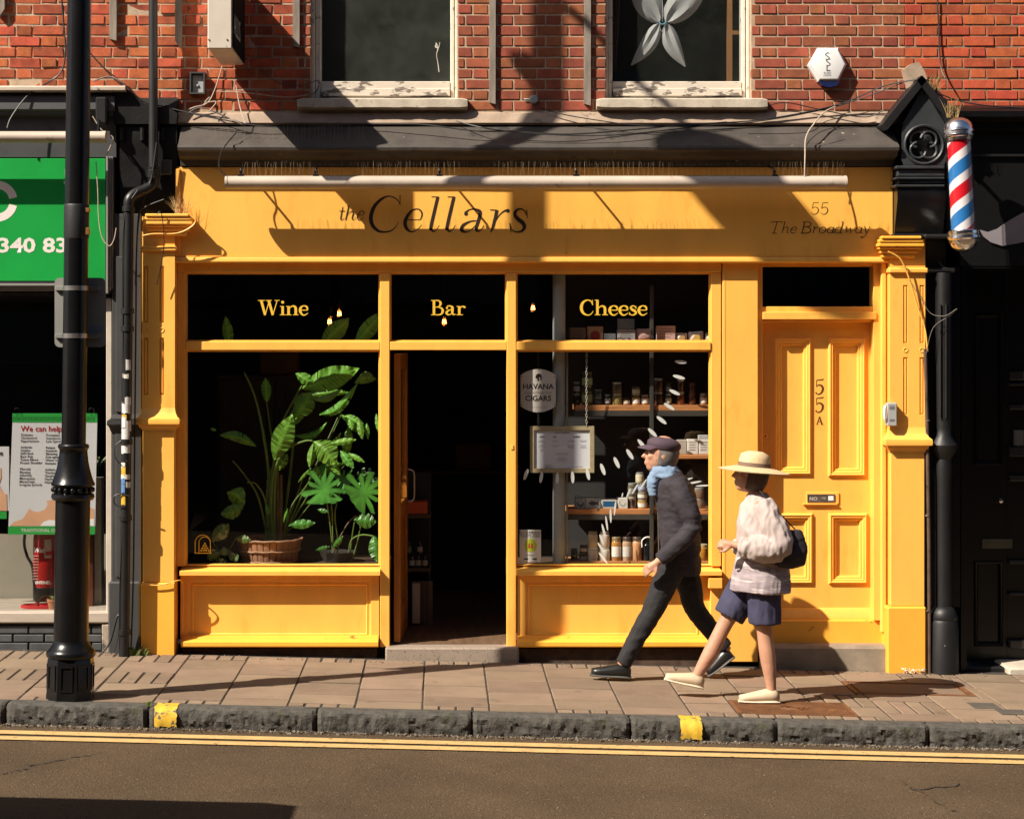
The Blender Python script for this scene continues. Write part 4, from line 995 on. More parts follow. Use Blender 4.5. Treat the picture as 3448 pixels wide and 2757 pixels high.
def S_(cx, cy, w_, h_, k): mb.ribbon(smooth_path([(X(cx+w_,Yb),Z(cy-h_*.9,Yb),.006),(X(cx,Yb),Z(cy-h_,Yb),.006),(X(cx-w_,Yb),Z(cy-h_*.5,Yb),.006),(X(cx,Yb),Z(cy,Yb),.007),(X(cx+w_,Yb),Z(cy+h_*.5,Yb),.006),(X(cx,Yb),Z(cy+h_,Yb),.006),(X(cx-w_,Yb),Z(cy+h_*.8,Yb),.006)]), Yb-.0002*k)
S_(1742,119,4,7,0); S_(1744,132,4,7,1); mb.ribbon([(X(1741,Yb),Z(139,Yb),.006),(X(1741,Yb),Z(149,Yb),.006)], Yb-.0008); mb.ribbon([(X(1740,Yb),Z(149,Yb),.006),(X(1748,Yb),Z(149,Yb),.006)], Yb-.001)
part(mb, 'logo', LG, t, merge=False)
txt('SECURITY\nSYSTEMS\nLONDON', .0125, X(1742,Yb), Yb-.0006, Z(154.5,Yb), LG, t, 'logo_lettering', 'CENTER', line=.85)

# projecting box sign
xs0, xs1 = -1.538, -1.378
t = thing('projecting_sign', 'slim projecting box sign, cream edge and black lettered side, above the fascia', 'sign', ((xs0+xs1)/2, -.4, 4.15))
YN, YB2 = -.82, -.06; zs = ZC+(VY-103)/sc(YN)
mb = MB(); mb.box(xs0, xs1, YN, YB2, zs, zs+.58, .006); part(mb, 'box', M('sign_cream_metal', (.58,.52,.44), .45, var=.08, spots=((.22,.18,.14), .68, 9, .08)), t)
mb = MB(); mb.box(xs1+.0005, xs1+.010, YN+.02, YB2-.005, zs+.012, zs+.568, .002); part(mb, 'side_panel', M('sign_black_panel', (.010,.010,.011), .9, var=.1, spec=.05), t)
txt('ALLIS', .20, xs1+.0112, YN+.035, zs+.105, M('sign_letter_grey', (.45,.45,.46), .7), t, 'sign_lettering', rotz=R(90), sx=.86)
mb = MB(); 
for px in (-1.53, -1.41): mb.ball((px, YN-.002, zs+.06), .006, 8)
part(mb, 'screws', STEEL, t)
mb = MB(); mb.box(-1.49,-1.45,YB2,.0,zs+.10,zs+.14); mb.box(-1.49,-1.45,YB2,.0,zs+.44,zs+.48); part(mb, 'wall_bracket', BLK, t)

# small things on the brickwork
t = thing('junction_box', 'small open grey junction box fixed to the brick above the cables', 'junction box', (X(417),0,Z(201)))
mb = MB(); mb.rings(X(401), X(433), Z(200), Z(154), [(0,0),(0,-.05),(.010,-.05),(.012,-.02)]); part(mb, 'box', GREYP, t)
mb = MB(); mb.box(X(407), X(431), -.0205, -.018, Z(196), Z(159)); mb.ball((X(417),-.02,Z(182)),.012,8); part(mb, 'backplate', M('galv', (.34,.35,.36), .5, var=.2, spots=((.05,.05,.05), .62, 20, .04)), t)
t = thing('bell_dome', 'small round grey fitting under the shade between the windows', 'wall fitting', (X(1124),0,Z(219)))
mb = MB(); mb.lathe((X(1124),-.005,Z(210)), [(.001,-.02),(.024,-.018),(.031,-.008),(.031,.008)], 16, axis='y'); part(mb, 'dome', M('fitting_grey', (.33,.38,.38), .4), t)
mb = MB(); mb.tube([(X(1122),-.01,Z(210)),(X(1103),-.012,Z(210))], .006, 6); part(mb, 'spigot', WPLAST, t)

# fairy wings hanging inside the far window
t = thing('fairy_wings', 'pair of white gauze fairy wings hanging behind the upper window', 'fairy wings', (X(1395,.19), .19, Z(140,.19)))
WING = M('white_gauze', (.66,.66,.69), .8, var=.06, trans=.35)
def lobe(base, tip, wd, bulge=0.0):
    b_, t_ = Vector((X(base[0],.19), Z(base[1],.19))), Vector((X(tip[0],.19), Z(tip[1],.19))); d = t_-b_; L = d.length; d.normalize(); nrm = Vector((-d.y, d.x))
    mb = MB(); n, m = 16, 8; vs = []
    for i in range(n+1):
        u = i/n; hw = wd/sc(.19)/2*math.sin(math.pi*min(1, u**.72*1.0))**.8 if 0 < u < 1 else .004
        for j in range(m+1):
            v = j/m*2-1; q = b_+d*L*u+nrm*(hw*v+bulge/sc(.19)*math.sin(math.pi*u))
            vs.append((q.x, .19+.012*math.cos(v*6)*(1-u)-.02*(1-v*v)*math.sin(math.pi*u), q.y))
    mb.add(vs, [[i*(m+1)+j, i*(m+1)+j+1, (i+1)*(m+1)+j+1, (i+1)*(m+1)+j] for i in range(n) for j in range(m)]); part(mb, 'wing', WING, t)
lobe((1388,48), (1335,-75), 58, 6); lobe((1402,48), (1492,-75), 62, -6); lobe((1387,50), (1329,138), 34, 6); lobe((1402,50), (1443,141), 36, -6)
mb = MB(); mb.tube(smooth_path([P(1387,46,.18),P(1391,51,.175),P(1395,52,.175),P(1400,50,.175),P(1403,45,.18)]), .007, 6); part(mb, 'blue_trim', M('pale_blue_ribbon', (.16,.33,.48), .6), t)
mb = MB(); mb.tube(smooth_path([P(1389,52,.18),P(1391,64,.18),P(1395,66,.18),P(1398,55,.18)]), .0015, 5); mb.tube([P(1395,46,.18),P(1394,-200,.18)], .0012, 4); part(mb, 'loop', WPLAST, t)

# ================================================================== DRAINPIPE
PIPE = M('drainpipe_black', (.009,.009,.0095), .42, var=.3, vs=8, bump=.3, bs=50, spots=((.12,.12,.12), .66, 9, .04))
Yp = -.15
t = thing('drainpipe', 'black cast iron drainpipe plastered with old stickers beside the yellow pilaster', 'drainpipe', (X(271,-.2), -.2, gz(-2.1)))
mb = MB(); mb.tube([(X(322,Yp),Yp,Z(-200,Yp)),(X(323,Yp),Yp,Z(352,Yp))], 9.5/sc(Yp), 16); part(mb, 'upper_pipe', M('drainpipe_grey_black', (.022,.022,.023), .4, var=.2), t)
mb = MB(); mb.lathe((X(323,Yp),Yp,Z(378,Yp)), [(.03,0),(.044,.01),(.046,.06),(.04,.065),(.042,.085),(.034,.09)], 16); part(mb, 'joint_collar', PIPE, t)
mb = MB(); mb.tube(smooth_path([P(323,372,Yp),P(321,388,Yp),P(308,398,-.17),P(285,408,-.2),P(273,420,-.22),P(271,436,-.22)], 5), .038, 14); part(mb, 'swan_neck', PIPE, t)
Yq = -.22; xq0, xq1 = X(271,Yq), X(261,Yq)
mb = MB(); mb.tube([(xq0,Yq,Z(434,Yq)),((xq0+xq1)/2,Yq,Z(900,Yq)),(xq1,Yq,gz(xq1)-.02)], .036, 18); part(mb, 'lower_pipe', PIPE, t)
for py in (440, 655, 692, 930, 1090, 1330):
    x = xq0+(xq1-xq0)*(py-434)/930; mb = MB(); mb.lathe((x,Yq,Z(py,Yq)), [(.037,-.02),(.045,-.018),(.045,.018),(.037,.02)], 18); part(mb, 'pipe_collar', PIPE, t)
rr = random.Random(11)
cols = [(.62,.60,.58),(.62,.60,.58),(.60,.36,.03),(.58,.57,.55),(.45,.05,.04),(.08,.18,.38),(.60,.58,.5),(.55,.33,.02),(.5,.55,.6)]
def sticker(py, h, th0, th1, col):
    x = xq0+(xq1-xq0)*(py-434)/930; mb = MB(); vs = []; n = 6; z0, z1 = Z(py+h,Yq), Z(py,Yq); r_ = .0368+rr.uniform(0,.0012)
    for i in range(n+1):
        a = R(th0+(th1-th0)*i/n); vs += [(x+r_*math.sin(a), Yq-r_*math.cos(a), z0+rr.uniform(-.004,.004)), (x+r_*math.sin(a), Yq-r_*math.cos(a), z1+rr.uniform(-.004,.004))]
    mb.add(vs, [[2*i,2*i+2,2*i+3,2*i+1] for i in range(n)]); part(mb, 'sticker', M('sticker_%02d' % int(col[0]*99+col[2]*9), col, .6, var=.12, vs=30, spots=((.2,.19,.18), .62, 40, .03)), t)
for (py, h, a, b, ci) in ((757,22,-5,50,0),(787,9,-40,30,6),(836,16,-10,60,1),(850,20,-50,50,3),(872,12,-50,10,2),(878,22,-50,0,1),(885,22,5,70,0),(902,24,-50,45,3),(918,15,-50,0,2),(925,10,10,60,3),(934,20,-50,60,1),(974,14,-50,0,6),(982,20,-45,5,7),(998,10,-50,60,6),(1006,12,-45,0,5),(1014,12,10,70,6),(1018,18,-45,0,5),(1040,22,-45,5,8)):
    sticker(py, h, a, b, cols[ci])
# black cable clutter round the pipe
CAB = [([(240,1372),(250,1330),(252,1230),(258,1100),(262,960),(261,800),(258,620),(262,460),(290,400)], -.25, .004),
       ([(276,1365),(281,1200),(283,1000),(286,700),(288,520),(296,440),(318,380),(330,300)], -.19, .006),
       ([(262,985),(244,965),(243,940),(258,925)], -.25, .004), ([(262,1068),(243,1062),(240,1046),(252,1040),(272,1044)], -.26, .005),
       ([(216,1372),(232,1350),(246,1300),(252,1295)], -.2, .008), ([(285,600),(290,470),(300,440),(345,420)], -.2, .004)]
for k, (pts, Y_, r_) in enumerate(CAB):
    mb = MB(); mb.tube([P(a,b,Y_) for a,b in smooth_path(pts, 5)], r_, 6)
    single(mb, 'pipe_cable', CABLE, 'black cable ' + ['hugging the near side of the stickered drainpipe, top to foot', 'hugging the far side of the stickered drainpipe', 'looped short off the drainpipe at sticker height', 'looped round the drainpipe below the blue sticker', 'trailing from the drainpipe foot to the pavement', 'stub crossing to the yellow capital'][k], 'cable', 'black cables around the drainpipe')

# ================================================================== WALL CABLES
def cable(pts, r_, mat, label, grp):
    mb = MB(); q = [P(p[0], p[1], p[2] if len(p) > 2 else -.06) for p in pts]
    mb.tube([Vector(v) for v in smooth_path([tuple(v) for v in q], 6)], r_, 6); single(mb, 'wall_cable', mat, label, 'cable', grp)
G1 = 'cables strung along the wall above the fascia'
cable([(395,240),(430,228),(520,262,-.14),(640,268,-.12),(760,262,-.1),(880,262,-.16),(1000,276,-.2),(1080,277,-.2),(1200,283,-.2),(1350,272,-.12),(1450,262,-.1),(1600,253),(1760,222),(1860,182,-.12),(1930,168,-.2)], .005, CABLE, 'longest black cable sagging from the junction box up to the gabled console', G1)
cable([(960,255),(1020,270,-.2),(1110,281,-.22),(1230,286,-.22),(1330,282,-.2),(1480,266,-.1),(1612,254),(1770,222),(1900,175,-.15)], .004, CABLE, 'black cable sagging along the wall up to the gabled console', G1)
cable([(1120,222,-.02),(1180,240),(1260,254,-.1),(1340,264,-.14),(1420,266,-.14),(1530,257,-.1)], .004, CABLE, 'black cable drooping from the round fitting', G1)
cable([(1612,236,-.03),(1622,222,-.03),(1660,217,-.03),(1730,232,-.05),(1820,247,-.08),(1860,232,-.12)], .004, CABLE, 'thin black cable looped on the brick below the alarm box', G1)
cable([(1575,282,-.25),(1700,279,-.24),(1742,255,-.1),(1830,236,-.08)], .003, CABLE, 'thin black cable crossing the pinkish end of the cornice', G1)
cable([(1776,218,-.03),(1738,235,-.1),(1713,262,-.2),(1697,290,-.29),(1695,330,-.33),(1694,372,-.33)], .005, CABLEW, 'pale cable hanging down to the end of the sign light', G1)
cable([(1697,310,-.29),(1705,296,-.28),(1728,278,-.24),(1760,268,-.2)], .003, CABLE, 'thin black spur off the pale hanging cable', G1)
cable([(478,372,-.33),(463,358,-.32),(462,335,-.3),(472,310,-.29),(497,280,-.2)], .0045, CABLE, 'black cable looping down to the near end of the sign light', G1)
cable([(395,232,-.03),(410,226,-.05),(436,218,-.05),(452,190,-.03),(468,140,-.02)], .004, CABLEW, 'pale cable dangling by the junction box', G1)
cable([(455,193,-.03),(520,196,-.04),(600,205,-.03),(650,200,-.02)], .0035, CABLEW, 'pale cable running across from the junction box', G1)
cable([(497,180,-.03),(505,225,-.06),(516,262,-.12),(500,258,-.15),(484,250,-.15)], .0045, CABLEW, 'pale cable end curling on the cornice top', G1)
cable([(428,222,-.05),(442,205,-.03),(432,216,-.05),(455,215,-.05),(440,235,-.08)], .004, CABLEW, 'pale cable kinked under the junction box', G1)
cable([(545,130,-.03),(560,158,-.02),(600,180,-.02),(640,180,-.02),(670,170,-.02),(668,190,-.02),(655,200,-.02)], .003, CABLE, 'thin black cable slung under the box sign', G1)
cable([(130,0,-.04),(135,60,-.04),(138,110,-.05),(130,150,-.05),(105,172,-.05),(60,200,-.15),(25,245,-.2),(15,270,-.22)], .006, CABLE, 'black cable dropping down the brick behind the lamp column', G1)
cable([(190,112,-.04),(215,140,-.04),(250,170,-.06),(275,200,-.1),(330,225,-.1),(400,238,-.1),(480,250,-.12)], .005, CABLE, 'black cable slanting from the lamp column to the drainpipe', G1)
cable([(196,172,-.05),(230,162,-.06),(262,178,-.1),(300,212,-.1),(345,225,-.1),(420,243,-.12),(520,262,-.14)], .005, CABLE, 'black cable arching over the dark console', G1)
cable([(1974,0,-.02),(1977,80,-.02),(1981,140,-.03),(1990,165,-.08)], .0055, CABLE, 'black cable dropping straight down bright brick to the console', G1)
cable([(1962,190,-.05),(2010,210,-.1),(2070,222,-.14),(2156,228,-.16),(2200,229,-.16)], .005, CABLE, 'black cable running off past the barber pole', G1)
cable([(202,340,-.2),(206,400,-.2),(208,460,-.2),(215,500,-.2),(230,518,-.2),(240,505,-.2),(245,480,-.2)], .004, CABLEW, 'pale cable looping down the green sign end', G1)
cable([(195,245,-.2),(215,275,-.2),(238,290,-.2),(232,310,-.2),(225,325,-.2)], .004, CABLEW, 'pale cable tangle at the cream light end', G1)
cable([(330,452,-.24),(340,450,-.23),(345,520,-.2),(330,600,-.18)], .003, CABLE, 'thin black wire over the yellow capital', G1)
cable([(290,500,-.2),(320,493,-.2),(370,492,-.2),(400,480,-.2),(412,465,-.2),(398,452,-.2)], .006, YEL, 'yellow painted cable round the near capital', G1)
cable([(298,1228,-.16),(330,1232,-.155),(360,1226,-.155),(380,1222,-.13),(385,1240,-.06),(384,1330,-.045)], .005, YEL, 'yellow painted cable wrapped on the pedestal', G1)
cable([(1870,530,-.2),(1895,545,-.19),(1912,580,-.17),(1930,640,-.15),(1947,690,-.14),(1953,740,-.13)], .006, YEL, 'yellow painted cable sweeping off the far capital', G1)
cable([(1950,745,-.14),(1965,690,-.16),(2000,665,-.2),(2015,650,-.22),(1990,665,-.2),(1960,660,-.16),(1940,630,-.16),(1915,590,-.17)], .0025, M('cable_grey', (.14,.12,.10), .6), 'thin grey wire looping against the black pilaster', G1)
t = thing('conduit', 'rusty brown conduit between the yellow and black pilasters', 'conduit', (X(1955,-.13), -.13, gz(3.4)))
mb = MB(); mb.tube([P(1948,735,-.13),P(1952,900,-.13),P(1956,1150,-.13),(X(1957,-.13),-.13,gz(3.4))], .0125, 10); part(mb, 'conduit_pipe', M('conduit_brown', (.075,.045,.032), .6, var=.4, vs=9, spots=((.02,.015,.012), .6, 14, .05)), t)
for py in (885, 1085, 1285):
    mb = MB(); c_ = P(1953,py,-.13); mb.lathe(c_, [(.016,-.006),(.016,.006)], 10); part(mb, 'saddle', STEEL, t)
# weeds and dry grass
LEAFG = M('weed_green', (.10,.13,.03), .7, var=.3, island=True, rnd=.3)
DRY = M('dry_grass', (.33,.22,.09), .8, var=.2, island=True, rnd=.3)
def tuft(name, lab, base, n, hgt, spread, mat, cat, wd=.004):
    mb = MB(); rr = random.Random(n)
    for _ in range(n):
        a = rr.uniform(0,6.28); d = Vector((math.cos(a)*spread*rr.random(), math.sin(a)*spread*.6*rr.random(), hgt*rr.uniform(.5,1))); b_ = Vector(base)+Vector((rr.uniform(-1,1)*spread*.4, rr.uniform(-1,1)*spread*.2, 0))
        s_ = Vector((wd*rr.uniform(.6,1.4),0,0)); mb.add([b_-s_, b_+s_, b_+d*.6+s_*.8+Vector((0,0,.01)), b_+d*.6-s_*.8+Vector((0,0,.01)), b_+d], [[0,1,2,3],[3,2,4]])
    single(mb, name, mat, lab, cat, merge=False)
tuft('weed', 'small green weed growing at the foot of the stickered drainpipe', (X(285,-.2),-.2,gz(-2.15)), 22, .07, .09, LEAFG, 'weed', .008)
tuft('weed', 'small weed sprouting where the near yellow pilaster meets the pavement', (X(300,-.17),-.18,gz(-2.05)), 14, .04, .07, LEAFG, 'weed', .008)
tuft('weed', 'little moss tuft growing in the kerb joint beside the yellow mark', (-1.748,-2.0,gz(-1.75)), 20, .03, .03, LEAFG, 'weed', .005)
tuft('dry_grass', 'dry grass tuft sprouting behind the near yellow capital', (X(382,-.14),-.14,Z(450,-.14)), 40, .16, .12, DRY, 'grass', .0018)
tuft('dry_grass', 'dry twiggy grass growing on top of the gabled console', (X(1965,-.16),-.16,Z(190,-.16)), 46, .14, .14, DRY, 'grass', .002)
tuft('dry_grass', 'stiff dry stalks sprouting behind the barber pole dome', (X(2008,-.3),-.26,Z(248,-.26)), 20, .17, .09, DRY, 'grass', .0025)

# ================================================================== LAMP COLUMN
LPX, LPY = -2.256, -1.80
t = thing('lamp_post', 'tall black cast iron lamp column with beaded collar at the kerb', 'lamp post', (LPX, LPY, gz(LPX)))
t.rotation_euler = (0, R(.75), 0)
g0 = gz(LPX); sL = sc(LPY)
def lz(py): return g0+(1478-py)/sL*1.0
LB = M('lamp_black_paint', (.005,.005,.0055), .26, var=.25, vs=7, bump=.18, bs=35, spec=.4, spots=((.11,.10,.09), .745, 22, .02))
def ngon(r_, z_, n=8): return [(LPX+r_*math.cos(R(22.5)+2*math.pi*k/n), LPY+r_*math.sin(R(22.5)+2*math.pi*k/n), z_) for k in range(n)]
mb = MB(); zs_ = [(.148, g0-.03), (.148, lz(1470)), (.145, lz(1462)), (.142, lz(1396)), (.138, lz(1392)), (.12, lz(1391))]; vs = []
for r_, z_ in zs_: vs += ngon(r_, z_)
mb.add(vs, [[8*i+k, 8*i+(k+1) % 8, 8*i+8+(k+1) % 8, 8*i+8+k] for i in range(len(zs_)-1) for k in range(8)]+[list(range(8))]); part(mb, 'octagonal_base', LB, t)
for k in range(8):                                        # raised panel frames on the base
    a = 2*math.pi*k/8; ap = .144*math.cos(R(22.5)); hw = .144*math.sin(R(22.5)); nrm = Vector((math.cos(a), math.sin(a), 0)); tan = Vector((-math.sin(a), math.cos(a), 0)); mb = MB()
    c_ = Vector((LPX, LPY, 0))+nrm*(ap+.001); z0, z1 = lz(1458), lz(1404)
    for (u0, u1, za, zb_) in ((-hw*.68,-hw*.55,z0,z1),(hw*.55,hw*.68,z0,z1),(-hw*.55,hw*.55,z0,z0+.012),(-hw*.55,hw*.55,z1-.012,z1)):
        q = [c_+tan*u+nrm*n_+Vector((0,0,z_)) for u in (u0,u1) for n_ in (-.008,.005) for z_ in (za,zb_)]
        mb.add(q, [(0,1,3,2),(4,6,7,5),(0,4,5,1),(2,3,7,6),(0,2,6,4),(1,5,7,3)])
    part(mb, 'panel_frame', LB, t)
mb = MB(); mb.lathe((LPX,LPY,0), [(.120,lz(1394)),(.146,lz(1390)),(.150,lz(1384)),(.146,lz(1378)),(.134,lz(1374)),(.116,lz(1366)),(.108,lz(1360)),(.105,lz(1356))], 32); part(mb, 'base_moulding', LB, t)
mb = MB(); mb.lathe((LPX,LPY,0), [(.105,lz(1358)),(.105,lz(1060))], 32); part(mb, 'lower_shaft', LB, t)
mb = MB(); mb.lathe((LPX,LPY,0), [(.100,lz(1063)),(.122,lz(1061)),(.131,lz(1055)),(.128,lz(1049)),(.112,lz(1046)),(.112,lz(1033)),(.130,lz(1031)),(.133,lz(1027)),(.124,lz(1022)),(.112,lz(1010)),(.100,lz(995)),(.091,lz(980)),(.086,lz(965)),(.084,lz(957)),(.088,lz(954)),(.094,lz(951)),(.094,lz(947)),(.088,lz(944)),(.070,lz(943))], 32); part(mb, 'vase_collar', LB, t)
for k in range(18):
    a = 2*math.pi*k/18; mb = MB(); mb.ball((LPX+.118*math.cos(a), LPY+.118*math.sin(a), lz(1039.5)), .0165, 10); part(mb, 'bead', LB, t)
mb = MB(); mb.lathe((LPX,LPY,0), [(.0735,lz(946)),(.0735,lz(450)),(.070,lz(-900)),(.060,7.9),(.05,7.95)], 28); part(mb, 'shaft', LB, t)
for py, h in ((449,7),(490,7),(497,6)): mb = MB(); mb.lathe((LPX,LPY,lz(py+h)), [(.0737,0),(.0757,.001),(.0757,h/sL),(.0737,h/sL+.001)], 28); part(mb, 'steel_band', STEEL, t); mb = MB(); mb.box(LPX+.058,LPX+.088,LPY-.05,LPY-.02,lz(py+h)-.003,lz(py)+.003,.003); part(mb, 'band_buckle', M('brass_buckle', (.40,.22,.07), .4, metal=.7), t)
mb = MB(); mb.lathe((LPX,LPY,0), [(.0738,lz(512)),(.0765,lz(508)),(.0768,lz(445)),(.075,lz(441)),(.0738,lz(440))], 28); part(mb, 'tape_wrap', M('black_tape', (.014,.014,.015), .55, bump=.5, bs=25), t)
# lamp arm over the road and lantern (above the picture, casts its shadow)
mb = MB(); mb.tube(smooth_path([(LPX,LPY,7.6),(LPX,LPY-.03,7.85),(LPX,LPY-.18,7.98),(LPX,LPY-.75,8.03)]), .03, 10); part(mb, 'arm', LB, t)
mb = MB(); mb.lathe((LPX,LPY-.99,7.92), [(.05,-.06),(.16,-.05),(.30,.0),(.36,.05),(.33,.10),(.20,.17),(.07,.22),(.05,.27),(.0,.28)], 28); part(mb, 'lantern', LB, t)
mb = MB(); mb.box(LPX-.20, LPX-.05, LPY-.06, LPY+.06, 7.30, 7.42, .03); part(mb, 'control_box', LB, t)
# plate strapped behind the column
Ys = LPY+.095
t = thing('strapped_sign', 'grey backed sign plate strapped behind the lamp column', 'sign', (LPX+.07, Ys, 2.2))
SGR = M('sign_back_grey', (.22,.22,.205), .5, var=.1)
mb = MB(); xa, xb, za, zb_ = X(115,Ys), X(222,Ys), Z(731,Ys), Z(585,Ys); rr_ = .03
cs = []
for cx, cz, a0 in ((xb-rr_,zb_-rr_,0),(xa+rr_,zb_-rr_,90),(xa+rr_,za+rr_,180),(xb-rr_,za+rr_,270)): cs += [(cx+rr_*math.cos(R(a0+q*22.5)), cz+rr_*math.sin(R(a0+q*22.5))) for q in range(5)]
mb.profy(Ys, Ys+.006, cs); part(mb, 'plate', SGR, t)
for py in (607, 707):
    mb = MB(); mb.box(X(117,Ys), X(210,Ys), Ys-.02, Ys-.001, Z(py+5,Ys), Z(py-4,Ys), .002); part(mb, 'channel', SGR, t)
    cx = LPX+.0131*(Z(py,LPY)-g0); mb = MB(); pts = [(cx+.0775*math.cos(a), LPY+.0775*math.sin(a)) for a in [R(-200+220*k/20) for k in range(21)]]
    vs = []
    for (x_, y_) in pts: vs += [(x_, y_, Z(py+5,LPY)), (x_, y_, Z(py-5,LPY))]
    mb.add(vs, [[2*i,2*i+2,2*i+3,2*i+1] for i in range(20)]); part(mb, 'strap', STEEL, t)
mb = MB(); mb.box(X(189,Ys), X(217,Ys), Ys-.0012, Ys-.0002, Z(699,Ys), Z(684,Ys)); part(mb, 'maker_label', M('label_blue_grey', (.16,.20,.24), .5), t)

# ================================================================== BARBER POLE
YBp = -.42
top, bot = P(2017,262,YBp), P(2029.5,528,YBp); ax = (bot-top).normalized()
t = thing('barber_pole', 'chrome capped barber pole with red white and blue spiral stripes', 'barber pole', bot)
t.rotation_euler = (0, 0, 0)
u_ = ax.cross(Vector((0,1,0))).normalized(); v_ = ax.cross(u_).normalized()
def bl(px0, prof, nm, mat, n=32, extra=None):
    mb = MB(); vs = []; m = len(prof)
    for r_, s_ in prof:
        c_ = top+ax*(s_/sc(YBp))
        for k in range(n): a = 2*math.pi*k/n; vs.append(c_+u_*(1.13*r_/sc(YBp)*math.cos(a))+v_*(1.13*r_/sc(YBp)*math.sin(a)))
    mb.add(vs, [[i*n+k, i*n+(k+1) % n, (i+1)*n+(k+1) % n, (i+1)*n+k] for i in range(m-1) for k in range(n)]+[[k for k in range(n)][::-1], [(m-1)*n+k for k in range(n)]])
    return part(mb, nm, mat, t, sharp=.5)
bl(0, [(1,-14),(10,-13),(19,-8),(25,0),(27,8),(27.5,12),(29.5,13),(29.5,17),(27,18.5),(27,21),(29,22),(28.5,26),(26,28),(25,34),(24,34)], 'top_cap', CHROME)
bl(0, [(24,222),(25,224),(28,225),(28,231),(27,233),(29.5,235),(30,240),(28,243),(27,244),(26,250),(22,259),(14,266),(6,269),(1,269.5)], 'bottom_cap', CHROME)
RED, WHI, BLU = M('stripe_red', (.55,.008,.018), .35, var=.02), M('stripe_white', (.72,.68,.70), .35, var=.02), M('stripe_blue', (.020,.155,.42), .35, var=.02)
mb = MB(); n, m = 48, 96; vs = []; rI = 24/sc(YBp)
for i in range(m+1):
    c_ = top+ax*((34+188*i/m)/sc(YBp))
    for k in range(n):
        a = 2*math.pi*k/n; vs.append(c_+u_*(rI*math.cos(a))+v_*(rI*math.sin(a)))
bands = (RED, WHI, BLU, WHI)
# spiral: sheared grid so that every stripe edge is a mesh edge
mb = MB(); per = 100.0; vs = []; rows = 4*14; nt_ = n
def spt(a, s_):
    c_ = top+ax*(s_/sc(YBp)); return c_+u_*(rI*math.cos(a))+v_*(rI*math.sin(a))
turn = per                                              # drop of a stripe in one turn
for k in range(n):
    a0, a1 = 2*math.pi*k/n, 2*math.pi*(k+1)/n
    for j in range(-8, 14):
        q = []
        e = [(0,30),(30,50),(50,80),(80,100)][j % 4]; base = (j//4)*per-2
        s00, s01 = base+e[0]+turn*k/n, base+e[1]+turn*k/n; s10, s11 = base+e[0]+turn*(k+1)/n, base+e[1]+turn*(k+1)/n
        cl = lambda s_: min(222, max(34, s_))
        if cl(s00) == cl(s01) and cl(s10) == cl(s11): continue
        mb.add([spt(a0,cl(s00)), spt(a1,cl(s10)), spt(a1,cl(s11)), spt(a0,cl(s01))], [[0,1,2,3]], (0,1,2,1)[j % 4])
part(mb, 'striped_cylinder', [RED, WHI, BLU], t, sharp=.9, recalc=True)
bl(0, [(24.5,33),(24.5,224)], 'glass_cylinder', GLASS('pole_glass', (.97,.97,.97), .8))
mb = MB(); mb.tube([top+ax*.06, Vector((top.x-.02,-.1,top.z-.06))], .014, 8); mb.tube([bot-ax*.08, Vector((bot.x-.03,-.1,bot.z+.08))], .014, 8); part(mb, 'wall_bracket', BLK, t)
# ================================================================== LEFT SHOP
green = thing('green_sign_shopfront', 'grey framed shop front with a bright green sign board', 'shopfront', (X(110), 0, gz(-2.7)))
GRN = M('sign_green', (.004,.29,.045), .4, var=.16, vs=1.8, bump=.05, bs=10, spots=((.10,.42,.15), .70, 7, .1))
YL = -.10
mb = MB(); mb.box(X(-520,YL), X(222,YL), YL, .05, Z(592,YL), Z(334,YL), .003); part(mb, 'sign_board', GRN, green)
SW = M('sign_white', (.72,.66,.62), .5, var=.05)
txt('340 83', .140, X(-5,YL), YL-.0015, Z(531,YL), SW, green, 'sign_lettering', bold=.004, sx=1.26)
mb = MB(); cx, cz = X(-6,YL), Z(424,YL)
ro, ri = 43/sc(YL), 26/sc(YL); pts = [(cx+.5*(ro+ri)*math.cos(R(a)), cz+.5*(ro+ri)*math.sin(R(a)), ro-ri) for a in range(11,350,6)]
mb.ribbon(pts, YL-.0012); part(mb, 'sign_initial', SW, green)
txt('5', .145, X(133,YL), YL-.0015, Z(388,YL), SW, green, 'sign_lettering', bold=.003)
FR = M('grey_frame_alu', (.23,.22,.205), .45, var=.06)
for k, (e, y) in enumerate(((0,-.13),(5,-.115),(10,-.10))):
    mb = MB(); mb.box(X(223+e,y), X(223+e+4.6,y), y, .04, Z(618-e,y), Z(330,y), .002); mb.box(X(-520,y), X(223+e,y), y, .04, Z(597+e+5,y), Z(597+e,y), .002); part(mb, 'sign_frame', FR, green)
mb = MB(); mb.profx(X(-520,-.2), X(262,-.2), [(.0,Z(178,-.1)),(-.16,Z(181,-.16)),(-.18,Z(184,-.18)),(-.18,Z(190,-.18)),(-.10,Z(196,-.1)),(0,Z(197))]); part(mb, 'cornice', M('pale_flashing', (.45,.38,.31), .7, var=.2, spots=((.06,.05,.05), .6, 8, .1)), green)
mb = MB(); mb.profx(X(-520,-.15), X(240,-.15), [(.0,Z(197.5)),(-.1,Z(198,-.1)),(-.13,Z(204,-.13)),(-.14,Z(230,-.14)),(-.12,Z(235,-.12)),(-.12,Z(240,-.12)),(-.06,Z(246,-.06)),(-.06,Z(333)),(0,Z(333))]); part(mb, 'head_boards', M('head_grey', (.050,.050,.053), .5, var=.15, spots=((.02,.02,.02), .62, 8, .1)), green)
t = thing('sign_light', 'cream tubular sign light above the green board', 'sign light', (X(60,-.3), -.3, Z(302,-.3)))
trough(t, -400, 221, 277, 301, -.3)
mb = MB(); mb.tube([P(205,290,-.3),P(208,262,-.24),P(206,240,-.12)], .012, 6); part(mb, 'bracket', BLK, t)
